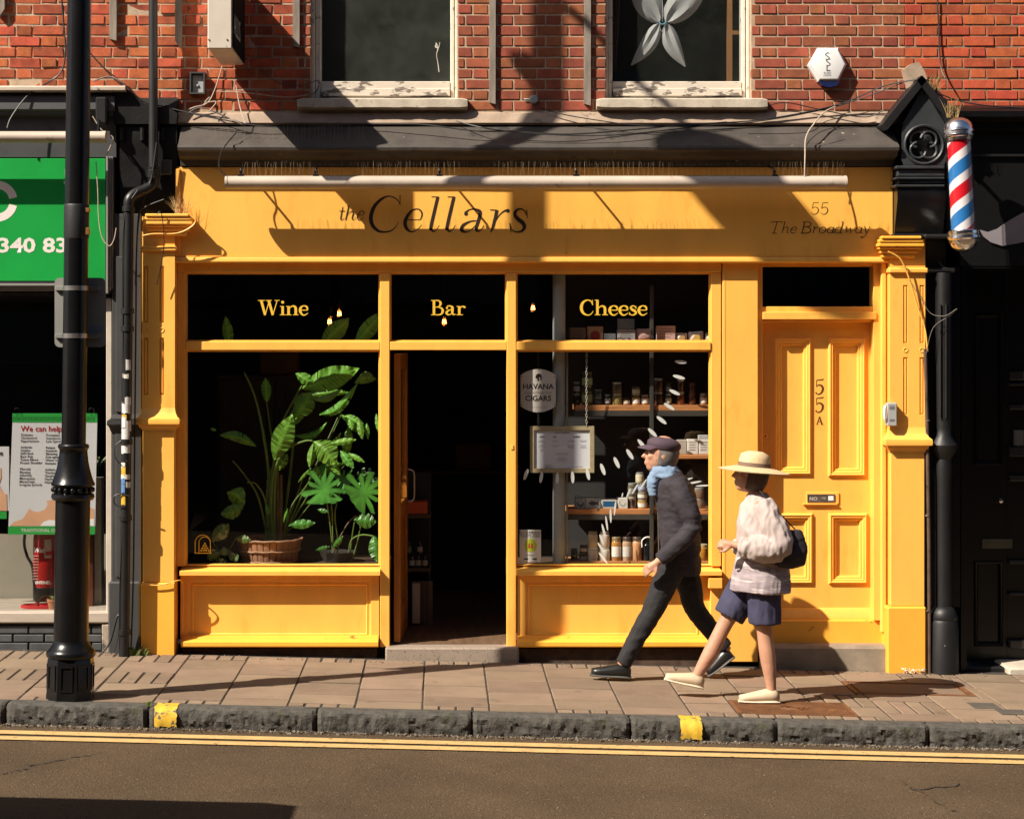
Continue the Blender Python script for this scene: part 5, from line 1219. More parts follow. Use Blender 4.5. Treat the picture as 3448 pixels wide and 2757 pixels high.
mb = MB(); mb.box(X(203,-.16), X(226,-.16), -.2, -.1, Z(262,-.16), Z(206,-.16), .01); single(mb, 'floodlight', BLKOLD, 'small grey black fitting beside the cream light', 'fitting')
# window with its sill and brick foot
mb = MB(); mb.box(X(224,-.02), X(236,-.02), -.03, .06, Z(1312), Z(628), .004); part(mb, 'window_jamb', M('cream_jamb', (.50,.44,.37), .6, var=.12, vs=9, spots=((.12,.1,.09), .68, 16, .05)), green)
mb = MB(); mb.box(X(-500), X(224,.02), .03, .036, Z(1285), Z(620)); part(mb, 'glass_pane', CLEAR, green)
mb = MB(); mb.profx(X(-500), X(236,-.05), [(.6,Z(1283,.0)),(.02,Z(1286)),(-.05,Z(1290,-.05)),(-.055,Z(1291,-.05)),(-.055,Z(1309,-.05)),(-.03,Z(1311)),(.6,Z(1311))]); part(mb, 'window_sill', M('sill_grey_timber', (.40,.34,.28), .7, var=.18, vs=7, stretch=(.4,2,2), spots=((.16,.13,.11), .6, 9, .1)), green)
BKG = M('painted_brick_grey', (.060,.062,.066), .6, var=.2, vs=12, bump=.5, bs=60, rnd=.12, spots=((.16,.13,.10), .7, 22, .04))
mb = MB(); mb.box(X(-500), X(220), -.012, .2, gz(-3.2)-.1, Z(1311.5)); part(mb, 'brick_bed', M('brick_bed_dark', (.03,.03,.03), .9), green)
bz = [(1316,1332), (1334.5,1350), (1352,1368)]
for r_, (ya, yb) in enumerate(bz):
    px = -300+(0 if r_ % 2 else 33)
    while px < 216:
        e = min(px+64, 216)
        if e-px > 8:
            mb = MB(); mb.box(X(px)+.002, X(e)-.002, -.028, .02, Z(yb), Z(ya), .005); part(mb, 'brick', BKG, green, origin=(X(px),-.02,Z(yb)))
        px += 66
for k in range(-5,0): pass
mb = MB(); mb.box(X(217), X(236,-.04), -.05, .1, gz(-2.4)-.05, Z(1312), .006); part(mb, 'jamb_foot', M('peeled_cream', (.36,.29,.22), .8, var=.3, vs=9, spots=((.07,.06,.05), .52, 9, .1)), green)
# shallow display behind the glass
mb = MB(); a, b = X(-500), X(224)
mb.box(a, b, .62, .64, Z(1285), Z(1125,.6)); part(mb, 'display_back', M('display_panel', (.30,.27,.22), .6, var=.15, vs=2), green)
mb = MB(); mb.box(a, b, 2.6, 2.62, gz(-3), Z(560)); mb.box(a, b, .07, 2.6, Z(618), Z(612)); mb.box(b+.002, b+.02, .07, 2.6, gz(-3), Z(612)); mb.box(a-.02, a-.002, -.05, 2.6, gz(-5), Z(560)); mb.box(a, b, .07, 2.6, gz(-3)-.05, gz(-3)); part(mb, 'room', DARKWALL, green)
mb = MB(); mb.box(X(198,.35), X(216,.35), .3, .42, Z(1288,.3), Z(1005,.35), .004); part(mb, 'cream_post', M('cream_post', (.50,.44,.36), .7, var=.1, spots=((.15,.13,.1), .66, 18, .04)), green)
mb = MB(); mb.box(X(184,.25), X(198,.25), .22, .28, Z(1288,.22), Z(1000,.25), .004); part(mb, 'red_timber', M('mahogany', (.10,.022,.012), .45, var=.3), green)
mb = MB(); mb.box(a, X(20,.5), .5, .6, Z(1010,.5), Z(960,.5)); part(mb, 'shelf_edge', M('shelf_brown', (.12,.09,.06), .6), green)
# posters
PAP = M('poster_paper', (.60,.59,.62), .5, var=.04, vs=2, bump=.15, bs=6)
PGR = M('poster_green', (.02,.30,.045), .5, var=.03); SKIN = M('poster_skin', (.66,.36,.22), .5, var=.12, vs=4); PRED = M('poster_red', (.42,.03,.035), .5); PINK = M('poster_ink', (.06,.06,.065), .6)
Yo = .10
t = thing('health_poster', 'white poster with green bands and red heading, lists of ailments', 'poster', (X(113,Yo), Yo, Z(1125,Yo)))
mb = MB(); n = 14; vs = []
for i in range(n+1):
    z_ = Z(870,Yo)+(Z(1125,Yo)-Z(870,Yo))*i/n
    for j in range(9):
        f = j/8; xa = 27-10*i/n; xb = 205-5*i/n; vs.append((X(xa+(xb-xa)*f,Yo), Yo+.0008*math.sin(i*.9)*math.sin(f*3), z_))
mb.add(vs, [[i*9+j, i*9+j+1, i*9+10+j, i*9+9+j] for i in range(n) for j in range(8)], 0); part(mb, 'sheet', PAP, t)
Y2 = Yo-.0018
mb = MB(); mb.box(X(26,Y2), X(205,Y2), Y2, Y2+.0006, Z(889,Y2), Z(870,Y2)); mb.box(X(17,Y2), X(200,Y2), Y2, Y2+.0006, Z(1125,Y2), Z(1108,Y2)); part(mb, 'green_band', PGR, t)
mb = MB()
for k in range(14):
    x = 28+k*12.4
    if x < 200: mb.tube([P(x,885,Y2-.001),P(x,878,Y2-.001),P(x+9,878,Y2-.001),P(x+9,884,Y2-.001),P(x+4,884,Y2-.001),P(x+4,881,Y2-.001)], .0016, 4)
part(mb, 'key_pattern', M('poster_dark_green', (.012,.17,.03), .5), t, merge=False)
Y3 = Y2-.0004
txt('We can help:', .058, X(43.5,Y3), Y3, Z(908,Y3), PRED, t, 'poster_heading', sx=.98, bold=.0006)
l1 = ['Diabetes','Cholesterol','Hypertension','','Arthritis','Sciatica','Stiff Neck','Back Pain','Tennis Elbow','Frozen Shoulder','','Fibroids','Bloating','Infertility','Menopause','Miscarriage','Irregular periods']
l2 = ['Prostatitis','Impotence','Low Sperm','','Fatigue','Anaemia','Slimming','Anti-aging','Water retention','Immune System','','Asthma','Tinnitus','Sinusitis','Hayfever','Haemorrhoids']
for i, s_ in enumerate(l1):
    if s_: txt(s_, .0235, X(44-.22*i,Y3), Y3, Z(917.5+6.55*i,Y3), PINK, t, 'poster_lettering', bold=.0004)
for i, s_ in enumerate(l2):
    if s_: txt(s_, .0235, X(97-.22*i,Y3), Y3, Z(918+6.6*i,Y3), PINK, t, 'poster_lettering', bold=.0004)
txt('TRADITIONAL CHINESE MEDICINE', .034, X(44,Y3), Y3, Z(1119.5,Y3), SW, t, 'poster_lettering', sx=.93)
mb = MB(); mb.ribbon([],0) if False else None
sk = [(20,1107),(30,1098),(48,1092),(56,1080),(62,1070),(68,1075),(80,1078),(95,1072),(100,1062),(98,1054),(112,1052),(125,1058),(140,1064),(165,1062),(185,1066),(198,1072),(198,1107)]
mb.profy(Y3+.0004, Y3+.0008, [(X(a_,Y3), Z(b_,Y3)) for a_, b_ in sk]); part(mb, 'photo_figure', SKIN, t)
mb = MB(); mb.profy(Y3-.0001, Y3+.0003, [(X(a_,Y3), Z(b_,Y3)) for a_, b_ in [(84,1107),(92,1098),(105,1094),(130,1098),(150,1094),(198,1092),(198,1107)]]); part(mb, 'photo_towel', WPLAST, t)
for px, s_ in ((36,0),(193,1)):
    mb = MB(); mb.tube(smooth_path([P(px-4,872,Yo-.01),P(px-5,862,Yo-.012),P(px,859,Yo-.012),P(px+5,862,Yo-.012),P(px+4,872,Yo-.01)]), .003, 6); part(mb, 'hook', GLASS('clear_hook_%d' % s_, (.7,.7,.7)), t)
t = thing('massage_poster', 'cropped pale poster with skin tones at the picture edge', 'poster', (X(-40,Yo), Yo, Z(1092,Yo)))
mb = MB(); mb.box(X(-150,Yo), X(19,Yo), Yo, Yo+.002, Z(1075,Yo), Z(940,Yo)); part(mb, 'sheet', PAP, t)
mb = MB(); mb.box(X(-150,Yo), X(14,Yo), Yo, Yo+.002, Z(1092,Yo), Z(1075.5,Yo)); part(mb, 'green_band', PGR, t)
mb = MB(); mb.profy(Yo-.003, Yo-.001, [(X(a_,Yo), Z(b_,Yo)) for a_, b_ in [(-60,1075),(-40,1000),(-10,980),(2,985),(3,1005),(-2,1020),(6,1036),(14,1040),(15,1075)]]); part(mb, 'photo_figure', SKIN, t)
txt('ge', .055, X(-8,Yo), Yo-.0022, Z(959,Yo), PINK, t, 'poster_lettering', bold=.001)
# fire extinguisher
Ye = .30; xe = X(96,Ye); zf = Z(1287,.05)
t = thing('fire_extinguisher', 'red water fire extinguisher with black hose in the window', 'fire extinguisher', (xe, Ye, zf))
EXR = M('extinguisher_red', (.33,.012,.012), .3, var=.06); re = 26/sc(Ye)
z0 = Z(1250,Ye)
mb = MB(); mb.lathe((xe,Ye,0), [(re*.9,z0),(re,z0+.02),(re,Z(1135,Ye)),(re*.92,Z(1122,Ye)),(re*.6,Z(1108,Ye)),(re*.3,Z(1102,Ye)),(re*.3,Z(1092,Ye))], 28); part(mb, 'cylinder', EXR, t)
mb = MB(); mb.lathe((xe,Ye,0), [(re*.96,Z(1264,Ye)),(re*1.02,Z(1258,Ye)),(re*1.03,Z(1236,Ye)),(re*1.0,Z(1234,Ye))], 28); part(mb, 'boot', BLK, t)
mb = MB(); mb.tube(smooth_path([P(90,1098,Ye-.02),P(60,1105,Ye-.03),P(51,1140,Ye-.03),P(57,1170,Ye-.03),P(68,1192,Ye-.03),P(72,1230,Ye-.06),P(74,1250,Ye-.06)]), .0105, 8); part(mb, 'hose', CABLE, t)
mb = MB(); mb.tube([P(80,1092,Ye),P(120,1086,Ye)], .008, 6); mb.tube([P(82,1100,Ye),P(118,1097,Ye)], .007, 6); part(mb, 'lever', BLK, t)
def on_cyl(px0, px1, py0, py1, nm, mat, lift=.0012):
    mb = MB(); vs = []; n = 8
    for i in range(n+1):
        x = X(px0+(px1-px0)*i/n, Ye); y = Ye-math.sqrt(max(0, (re+lift)**2-(x-xe)**2)); vs += [(x,y,Z(py1,Ye)),(x,y,Z(py0,Ye))]
    mb.add(vs, [[2*i,2*i+2,2*i+3,2*i+1] for i in range(n)]); part(mb, nm, mat, t)
on_cyl(99, 112, 1133, 1172, 'data_label', CREAM); on_cyl(101, 112, 1158, 1166, 'label_block', PRED, .002)
wt_ = txt('Water', .046, X(73.5,Ye), Ye-re-.002, Z(1160,Ye), SW, t, 'label_lettering', shear=.25, bold=.0018)
def wrap(o):                                             # lay flat print round the cylinder
    w_ = WL[o.name]
    for v in o.data.vertices: v.co.y = Ye-math.sqrt(max(0, (re+.001)**2-(v.co.x+w_.x-xe)**2))-w_.y
wrap(wt_)
for k in range(9): mb = MB(); mb.box(X(74,Ye), X(74+[22,18,14,20,12,16,10,18,12][k],Ye), Ye-re*.90-.001, Ye-re*.80, Z(1168.4+k*6,Ye), Z(1167+k*6,Ye)); part(mb, 'label_line', CREAM, t)
wrap(txt('SENTINEL', .030, X(74,Ye), Ye-re-.002, Z(1226,Ye), SW, t, 'label_lettering', bold=.001))
mb = MB(); mb.tube([P(80,1264,Ye-.03), P(74,1283,.18)], .016, 6); mb.tube([P(106,1264,Ye-.03), P(110,1283,.2)], .012, 6); part(mb, 'stand_leg', M('stand_dark_red', (.12,.02,.015), .5), t)
mb = MB(); mb.lathe((X(88,.16),.16,zf+.004), [(.02,0),(.14,.0),(.15,.012),(.148,.03),(.135,.032),(.13,.014),(.0,.012)], 28, sq=.55); part(mb, 'stand_tray', M('tray_red', (.5,.02,.025), .3), t)
# little potted spider plant and larger one behind
TERC = M('terracotta', (.38,.15,.075), .8, var=.12)
SPG = M('spider_leaf', (.20,.23,.05), .6, var=.25, island=True, rnd=.3)
def spider(lab, base, n, L, pot_r, mat):
    t = thing('spider_plant', lab, 'plant', base); mb = MB(); rr = random.Random(n)
    for k in range(n):
        a = rr.uniform(0, 6.28); l = L*rr.uniform(.6,1); q = []
        for i in range(7): u = i/6; q.append(Vector(base)+Vector((math.cos(a)*l*u*.8, math.sin(a)*l*u*.4, pot_r*1.7+l*(1.1*u-1.25*u*u)*rr.uniform(.9,1.1))))
        wd = .006; tn = Vector((-math.sin(a), math.cos(a), .2))*wd; vs = []
        for i, p in enumerate(q): w_ = 1-.9*(i/6)**2; vs += [p+tn*w_, p-tn*w_]
        mb.add(vs, [[2*i,2*i+1,2*i+3,2*i+2] for i in range(6)])
    part(mb, 'leaves', mat, t, kind='stuff', merge=False); return t
spider('small pale spider plant in the terracotta pot by the extinguisher', (X(112,.1),.1,Z(1287,.1)), 16, .17, .045, SPG)
mb = MB(); mb.lathe((X(112,.1),.1,Z(1287,.1)), [(.028,0),(.040,.07),(.044,.072),(.044,.09),(.037,.09),(.035,.075),(0,.074)], 20); single(mb, 'plant_pot', TERC, 'small terracotta pot half hidden behind the lamp column', 'plant pot')
spider('dark green spider plant trailing beside the health poster', (X(208,.32),.36,Z(1000,.3)), 40, .34, .03, M('spider_dark', (.05,.075,.022), .5, var=.3, island=True, rnd=.4))

# ================================================================== DARK GREY PILASTER AND BLACK CONSOLE
t = thing('grey_pilaster', 'dark grey pilaster with black console between the green and yellow shops', 'pilaster', (X(265,-.08), -.08, gz(-2.2)))
Yg = -.085
mb = MB(); mb.box(X(236,Yg), X(297,Yg), Yg, .05, Z(1226,Yg), Z(450,Yg), .004); part(mb, 'shaft', GREYP, t)
mb = MB(); mb.box(X(244,Yg), X(259,Yg), Yg-.014, Yg-.0005, Z(1215,Yg), Z(905,Yg), .005); mb.box(X(244,Yg), X(259,Yg), Yg-.014, Yg-.0005, Z(868,Yg), Z(540,Yg), .005); part(mb, 'raised_band', GREYP, t)
BLKC = M('console_black', (.008,.008,.0085), .6, var=.4, vs=9, bump=.6, bs=30, spec=.2)
mb = MB(); x0, x1 = X(236,Yg), X(297,Yg); vs = []
pr = [(0,0),(.015,-.03),(.045,-.045),(.05,-.07),(.03,-.085),(.012,-.12),(0,-.135)]
for e, dz in pr: vs += [(x0-e*.6, Yg-e, Z(872,Yg)+dz), (x1+.0, Yg-e, Z(872,Yg)+dz), (x1+.0, .03, Z(872,Yg)+dz), (x0-e*.6, .03, Z(872,Yg)+dz)]
mb.add(vs, [[4*i+k, 4*i+(k+1) % 4, 4*i+4+(k+1) % 4, 4*i+4+k] for i in range(len(pr)-1) for k in range(4)]); part(mb, 'base_moulding', BLKOLD, t)
mb = MB(); mb.box(X(228,-.1), X(296,-.1), -.11, .05, gz(-2.2)-.04, Z(1224,-.1), .012); part(mb, 'plinth', GREYP, t)
mb = MB(); mb.profx(X(246,-.2), X(368,-.2), [(.03,Z(196)),(-.06,Z(222,-.06)),(-.09,Z(245,-.09)),(-.095,Z(300,-.095)),(-.08,Z(318,-.08)),(-.08,Z(370,-.08)),(-.07,Z(392,-.07)),(-.07,Z(440,-.07)),(-.05,Z(455,-.05)),(.03,Z(455))]); part(mb, 'console', BLKC, t)
mb = MB(); mb.profy(-.12, .02, [(X(a_,-.1),Z(b_,-.1)) for a_, b_ in [(240,192),(262,184),(282,200),(300,218),(335,228),(352,222),(374,240),(372,262),(240,262)]]); part(mb, 'console_hood', BLKC, t)
for k in range(3): mb = MB(); mb.tube([P(258+k*42,270,-.1),P(258+k*42,296,-.1)], .018, 8); part(mb, 'console_rib', BLKC, t)
mb = MB(); mb.box(X(338,-.1), X(362,-.1), -.10, -.08, Z(368,-.1), Z(336,-.1), .01); part(mb, 'console_panel', GREYP, t)

# ================================================================== BLACK SHOP FRONT ON THE RIGHT
blk = thing('black_shopfront', 'glossy black shop front with gabled console and panelled door', 'shopfront', (X(2050), 0, gz(3.7)))
YX = -.20
x0, x1, z0, z1 = X(1893,YX), X(1992,YX), Z(348,YX), Z(262,YX); cx, cz = X(1945,YX), Z(305,YX)
def ringpts(r_, n=32, ph=0): return [(cx+r_*math.cos(2*math.pi*k/n+ph), cz+r_*math.sin(2*math.pi*k/n+ph)) for k in range(n)]
mb = MB(); n = 32; rad = 38/sc(YX); outer = []
for k in range(n):
    a = 2*math.pi*k/n; c_, s_ = math.cos(a), math.sin(a); f = min((x1-cx)/abs(c_) if abs(c_) > 1e-6 else 9, (z1-cz)/abs(s_) if abs(s_) > 1e-6 else 9); f2 = min((cx-x0)/abs(c_) if abs(c_) > 1e-6 else 9, f); outer.append((cx+c_*f2, cz+s_*f2))
inn = ringpts(rad)
vs = [(x, YX, z_) for x, z_ in outer]+[(x, YX, z_) for x, z_ in inn]+[(x, YX+.05, z_) for x, z_ in inn]
mb.add(vs, [[k,(k+1) % n,n+(k+1) % n,n+k] for k in range(n)]+[[n+k,n+(k+1) % n,2*n+(k+1) % n,2*n+k] for k in range(n)])
CONS = M('console_slate_paint', (.030,.034,.038), .4, var=.25, vs=8, bump=.3, bs=40, spots=((.12,.11,.1), .70, 20, .03))
part(mb, 'quatrefoil_panel', CONS, blk)
mb = MB(); mb.tube([(x, YX-.004, z_) for x, z_ in ringpts(rad*1.06)+[ringpts(rad*1.06)[0]]], .011, 6); part(mb, 'quatrefoil_ring', CONS, blk)
for k in range(4):
    a = math.pi/4+math.pi/2*k; mb = MB(); c2 = (cx+rad*.42*math.cos(a), cz+rad*.42*math.sin(a)); pts = [(c2[0]+rad*.44*math.cos(a+q), YX+.012, c2[1]+rad*.44*math.sin(a+q)) for q in [R(-125+250*i/14) for i in range(15)]]
    mb.tube(pts, .010, 6); part(mb, 'quatrefoil_lobe', CONS, blk)
mb = MB(); mb.box(x0, x1, YX+.05, .02, z0, z1); part(mb, 'console_core', BLK, blk)
mb = MB(); ap = P(1941,168,-.24); lb, rb = P(1866,262,-.24), P(2012,262,-.24)   # gabled hood
for a_, b_ in ((ap, lb), (ap, rb)):
    d = (b_-a_).normalized(); nr = Vector((-d.z,0,d.x)); nr = nr if nr.z > 0 else -nr; th = .05
    mb.poly([a_+nr*.02-d*.02, b_+nr*.02+d*.02, b_-nr*(th-.02)+d*.02, a_-nr*(th-.02)-d*.02], (0,.24,0))
part(mb, 'gable_hood', BLKOLD, blk)
mb = MB(); mb.profy(-.2, .01, [(X(1900,-.2),Z(262,-.2)),(X(1990,-.2),Z(262,-.2)),(X(1943,-.2),Z(185,-.2))]); part(mb, 'gable_infill', CONS, blk)
mb = MB(); mb.profy(-.22, .0, [(X(a_,-.2),Z(b_,-.2)) for a_, b_ in [(1948,182),(1962,186),(1972,202),(1990,208),(2000,228),(2014,240),(2018,262),(1996,300),(1992,262)]]); part(mb, 'dark_rubble', BLKOLD, blk)  # irregular black block standing for the dark rubble beside the gable
mb = MB(); v = [P(1897+random.uniform(0,28),140+random.uniform(0,45),-.06) for _ in range(14)]
mb = MB(); mb.profy(-.12, .0, [(X(a_),Z(b_)) for a_, b_ in [(1897,150),(1910,140),(1926,136),(1938,156),(1944,172),(1925,186),(1908,190)]]); part(mb, 'mortar_lump', CEMENT, blk)
mb = MB()
for (ya, yb, e, y) in ((349,356,2,-.21),(357,372,-2,-.19),(373,378,3,-.215),(379,388,-3,-.185),(389,394,4,-.22)): mb.box(X(1888-e,y), X(1990,y), y, .01, Z(yb,y), Z(ya,y), .006)
part(mb, 'console_mouldings', CONS, blk)
mb = MB(); mb.profx(X(1889,-.2), X(1992,-.2), [(.01,Z(395)),(-.20,Z(395,-.2)),(-.21,Z(420,-.2)),(-.17,Z(450,-.17)),(-.13,Z(480,-.13)),(-.12,Z(492,-.12)),(.01,Z(492))]); part(mb, 'scroll_block', BLK, blk)
mb = MB(); mb.box(X(1946,-.22), X(2000,-.22), -.225, .01, Z(502,-.22), Z(493,-.22), .01); mb.box(X(1880,-.15), X(1946,-.15), -.16, .01, Z(497.5,-.15), Z(492.5,-.15), .005); part(mb, 'capital_slab', BLKOLD, blk)
Yk = -.06
mb = MB(); mb.box(X(1950,Yk), X(2022,Yk), Yk, .05, Z(1278,Yk), Z(503,Yk), .004); part(mb, 'pilaster_back', BLK, blk)
mb = MB(); mb.box(X(1951,-.1), X(2012,-.1), -.11, Yk-.001, Z(574,-.1), Z(563,-.1), .01); part(mb, 'pilaster_ring', BLKOLD, blk)
rS = 17/sc(-.1); xS = X(1988,-.1)
mb = MB(); mb.lathe((xS,-.075,0), [(rS,Z(1278)),(rS,Z(1010)),(rS*1.1,Z(985)),(rS*1.0,Z(965)),(rS*1.7,Z(945)),(rS*1.75,Z(935)),(rS*1.0,Z(915)),(rS,Z(900)),(rS,Z(575))], 20); part(mb, 'shaft', BLKOLD, blk)
for dx in (-8, 4): mb = MB(); mb.tube([P(1988+dx,880,-.135),P(1988+dx,640,-.135)], .006, 6); part(mb, 'reed', BLKOLD, blk)
mb = MB(); mb.lathe((xS,-.085,0), [(.105,gz(3.5)-.03),(.10,Z(1306)),(.092,Z(1300)),(.096,Z(1296)),(.088,Z(1284)),(.07,Z(1276)),(.05,Z(1272))], 16); part(mb, 'pedestal', BLKOLD, blk)
# fascia and the tail of its lettering
mb = MB(); mb.box(X(1992,-.06), X(2700,-.06), -.06, .0, Z(560,-.06), Z(235,-.06)); part(mb, 'fascia', M('fascia_black', (.006,.006,.0065), .35, var=.1), blk)
mb = MB(); mb.profx(X(1994,-.2), X(2700,-.2), [(0,Z(222)),(-.16,Z(228,-.16)),(-.2,Z(234,-.2)),(-.2,Z(246,-.2)),(-.13,Z(258,-.13)),(-.13,Z(272,-.13)),(-.1,Z(278,-.1)),(0,Z(280))]); part(mb, 'cornice', BLK, blk)
mb = MB(); mb.box(X(2040,-.07), X(2700,-.07), -.085, -.061, Z(330,-.07), Z(325,-.07)); part(mb, 'fascia_bead', BLKOLD, blk)
mb = MB(); sw = [(2063,484),(2080,489),(2100,482),(2120,468),(2140,456),(2170,440),(2200,430),(2200,495),(2170,507),(2140,513),(2110,518),(2085,510),(2070,498)]
mb.profy(-.075, -.062, [(X(a_,-.07), Z(b_,-.07)) for a_, b_ in sw]); part(mb, 'sign_swash', M('swash_grey', (.22,.20,.22), .5), blk)
# recessed door
YDk = .32
mb = MB(); mb.box(X(2022), X(2034), -.02, YDk, gz(3.8), Z(560)); mb.box(X(2430), X(2700), -.03, .3, gz(5)-.1, Z(560)); mb.box(X(2022), X(2700), -.055, YDk+.06, Z(566), Z(552)); part(mb, 'door_case', BLK, blk)
mb = MB(); xd0, xd1, zd0, zd1 = X(2034,YDk), X(2400,YDk), Z(1398,YDk), Z(561)
ps = [(2050,2112,660,980),(2050,2112,1180,1360)]
hs = [(X(a_,YDk), X(b_,YDk), Z(d_,YDk), Z(c_,YDk)) for a_, b_, c_, d_ in ps]
mb.board(xd0, X(2120,YDk), zd0, zd1, YDk, YDk+.05, hs); bd = part(mb, 'door', BLK, blk)
for h in hs: mb = MB(); mb.rings(*h, [(0,YDk),(.01,YDk-.014),(.02,YDk-.012),(.035,YDk+.012)]); part(mb, 'door_panel', BLK, bd)
mb = MB(); mb.box(X(2066,YDk), X(2131,YDk), YDk-.014, YDk-.001, Z(1154,YDk), Z(1134,YDk), .004); mb.box(X(2074,YDk), X(2112,YDk), YDk-.018, YDk-.0135, Z(1149,YDk), Z(1141,YDk), .002); part(mb, 'letter_box', M('dull_brass', (.10,.10,.07), .45, metal=.4, var=.2), bd)
mb = MB(); mb.lathe((X(2103,YDk), YDk-.05, Z(1053,YDk)), [(.001,-.012),(.014,-.008),(.020,.004),(.014,.018),(.008,.026),(.008,.05)], 18, axis='y'); part(mb, 'door_knob', CHROME, bd)
MLD = M('black_sidelight_paint', (.02,.02,.02), .3, var=.2, spots=((.10,.09,.08), .68, 18, .04))
for (ya, yb, e) in ((782,800,.03),(806,812,.02),(852,862,.03),(940,960,.03),(1000,1012,.03),(1178,1186,.02),(1246,1252,.02),(1345,1362,.04)):
    mb = MB(); mb.box(X(2121,YDk), X(2400,YDk), YDk-.02-e, YDk+.02, Z(yb,YDk), Z(ya,YDk), .006); part(mb, 'sidelight_moulding', MLD, blk)
mb = MB(); mb.box(X(2121,YDk), X(2400,YDk), YDk+.005, YDk+.05, gz(4)-.05, Z(561)); part(mb, 'sidelight', BLK, blk)
mb = MB(); mb.box(X(2132,YDk), X(2152,YDk), YDk-.045, YDk, Z(938,YDk), Z(905,YDk), .004); part(mb, 'sidelight_block', M('worn_panel', (.09,.09,.09), .6, var=.3, spots=((.4,.4,.4), .66, 60, .02)), blk)
mb = MB(); mb.box(X(2118,.0), X(2500,.0), -.06, YDk, gz(4.1)-.08, gz(4.1)+.045, .015); part(mb, 'doorstep', STONE, blk)
mb = MB(); mb.box(X(2022), X(2118,.0), .02, YDk, gz(3.8)-.08, gz(3.8)+.03, .01); part(mb, 'threshold', BLKOLD, blk)
# ================================================================== INSIDE THE YELLOW SHOP
zfl = Z(1357, .0)
room = thing('shop_interior', None, None, (X(950), 2.5, zfl), kind='structure')
xa, xb, yb_, zc_ = X(300), X(1600), 5.2, Z(520)
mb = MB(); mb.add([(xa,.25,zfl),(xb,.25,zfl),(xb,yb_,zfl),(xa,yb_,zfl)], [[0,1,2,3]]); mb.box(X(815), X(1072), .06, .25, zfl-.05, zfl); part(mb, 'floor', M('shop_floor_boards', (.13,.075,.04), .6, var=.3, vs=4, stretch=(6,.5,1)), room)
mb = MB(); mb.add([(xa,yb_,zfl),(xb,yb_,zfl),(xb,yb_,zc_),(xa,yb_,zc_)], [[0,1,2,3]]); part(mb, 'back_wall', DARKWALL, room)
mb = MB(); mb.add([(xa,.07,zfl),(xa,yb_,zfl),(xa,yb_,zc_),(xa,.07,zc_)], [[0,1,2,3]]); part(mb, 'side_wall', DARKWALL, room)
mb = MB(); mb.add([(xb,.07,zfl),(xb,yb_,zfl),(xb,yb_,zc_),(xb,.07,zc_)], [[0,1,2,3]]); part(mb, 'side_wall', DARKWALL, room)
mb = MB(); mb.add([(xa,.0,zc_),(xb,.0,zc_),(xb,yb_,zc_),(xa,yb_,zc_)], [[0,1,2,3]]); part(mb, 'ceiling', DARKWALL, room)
# behind the numbered door: a dark hall, and the void behind its fanlight
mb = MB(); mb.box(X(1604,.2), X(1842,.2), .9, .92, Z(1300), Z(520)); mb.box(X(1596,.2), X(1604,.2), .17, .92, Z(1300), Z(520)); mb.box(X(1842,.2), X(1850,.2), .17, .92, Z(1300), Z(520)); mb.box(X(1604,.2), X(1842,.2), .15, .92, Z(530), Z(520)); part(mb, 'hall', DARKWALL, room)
# window decks
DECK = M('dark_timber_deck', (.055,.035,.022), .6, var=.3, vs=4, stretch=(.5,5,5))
mb = MB(); mb.box(X(378), X(818), .072, .75, Z(1222), Z(1191,.07)); part(mb, 'window_deck', DECK, room)
mb = MB(); mb.box(X(1070), X(1520), .072, .55, Z(1222), Z(1184.5,.2)); part(mb, 'window_deck', DECK, room)
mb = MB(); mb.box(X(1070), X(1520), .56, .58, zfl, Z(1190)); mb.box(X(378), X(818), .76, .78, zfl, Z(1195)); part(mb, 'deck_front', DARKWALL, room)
# cabinets against the back, barely seen
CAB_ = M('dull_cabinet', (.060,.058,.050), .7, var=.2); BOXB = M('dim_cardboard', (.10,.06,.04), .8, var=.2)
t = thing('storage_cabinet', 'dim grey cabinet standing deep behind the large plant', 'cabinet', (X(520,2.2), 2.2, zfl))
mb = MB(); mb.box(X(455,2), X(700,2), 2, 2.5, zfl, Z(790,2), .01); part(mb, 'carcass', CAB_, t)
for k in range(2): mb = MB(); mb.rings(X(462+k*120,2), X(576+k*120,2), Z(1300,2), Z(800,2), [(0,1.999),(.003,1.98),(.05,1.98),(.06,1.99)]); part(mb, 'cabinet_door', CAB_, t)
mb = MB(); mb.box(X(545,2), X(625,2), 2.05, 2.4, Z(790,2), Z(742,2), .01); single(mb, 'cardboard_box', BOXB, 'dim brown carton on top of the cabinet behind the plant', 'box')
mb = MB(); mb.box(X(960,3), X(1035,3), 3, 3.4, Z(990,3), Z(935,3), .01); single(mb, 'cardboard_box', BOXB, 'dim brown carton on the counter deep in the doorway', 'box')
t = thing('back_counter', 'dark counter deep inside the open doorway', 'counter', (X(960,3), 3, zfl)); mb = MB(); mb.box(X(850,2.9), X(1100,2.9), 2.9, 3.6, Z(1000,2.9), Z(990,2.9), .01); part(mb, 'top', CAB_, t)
mb = MB(); mb.box(X(860,3), X(1095,3), 3, 3.5, zfl, Z(1001,3)); part(mb, 'body', DARKWALL, t)

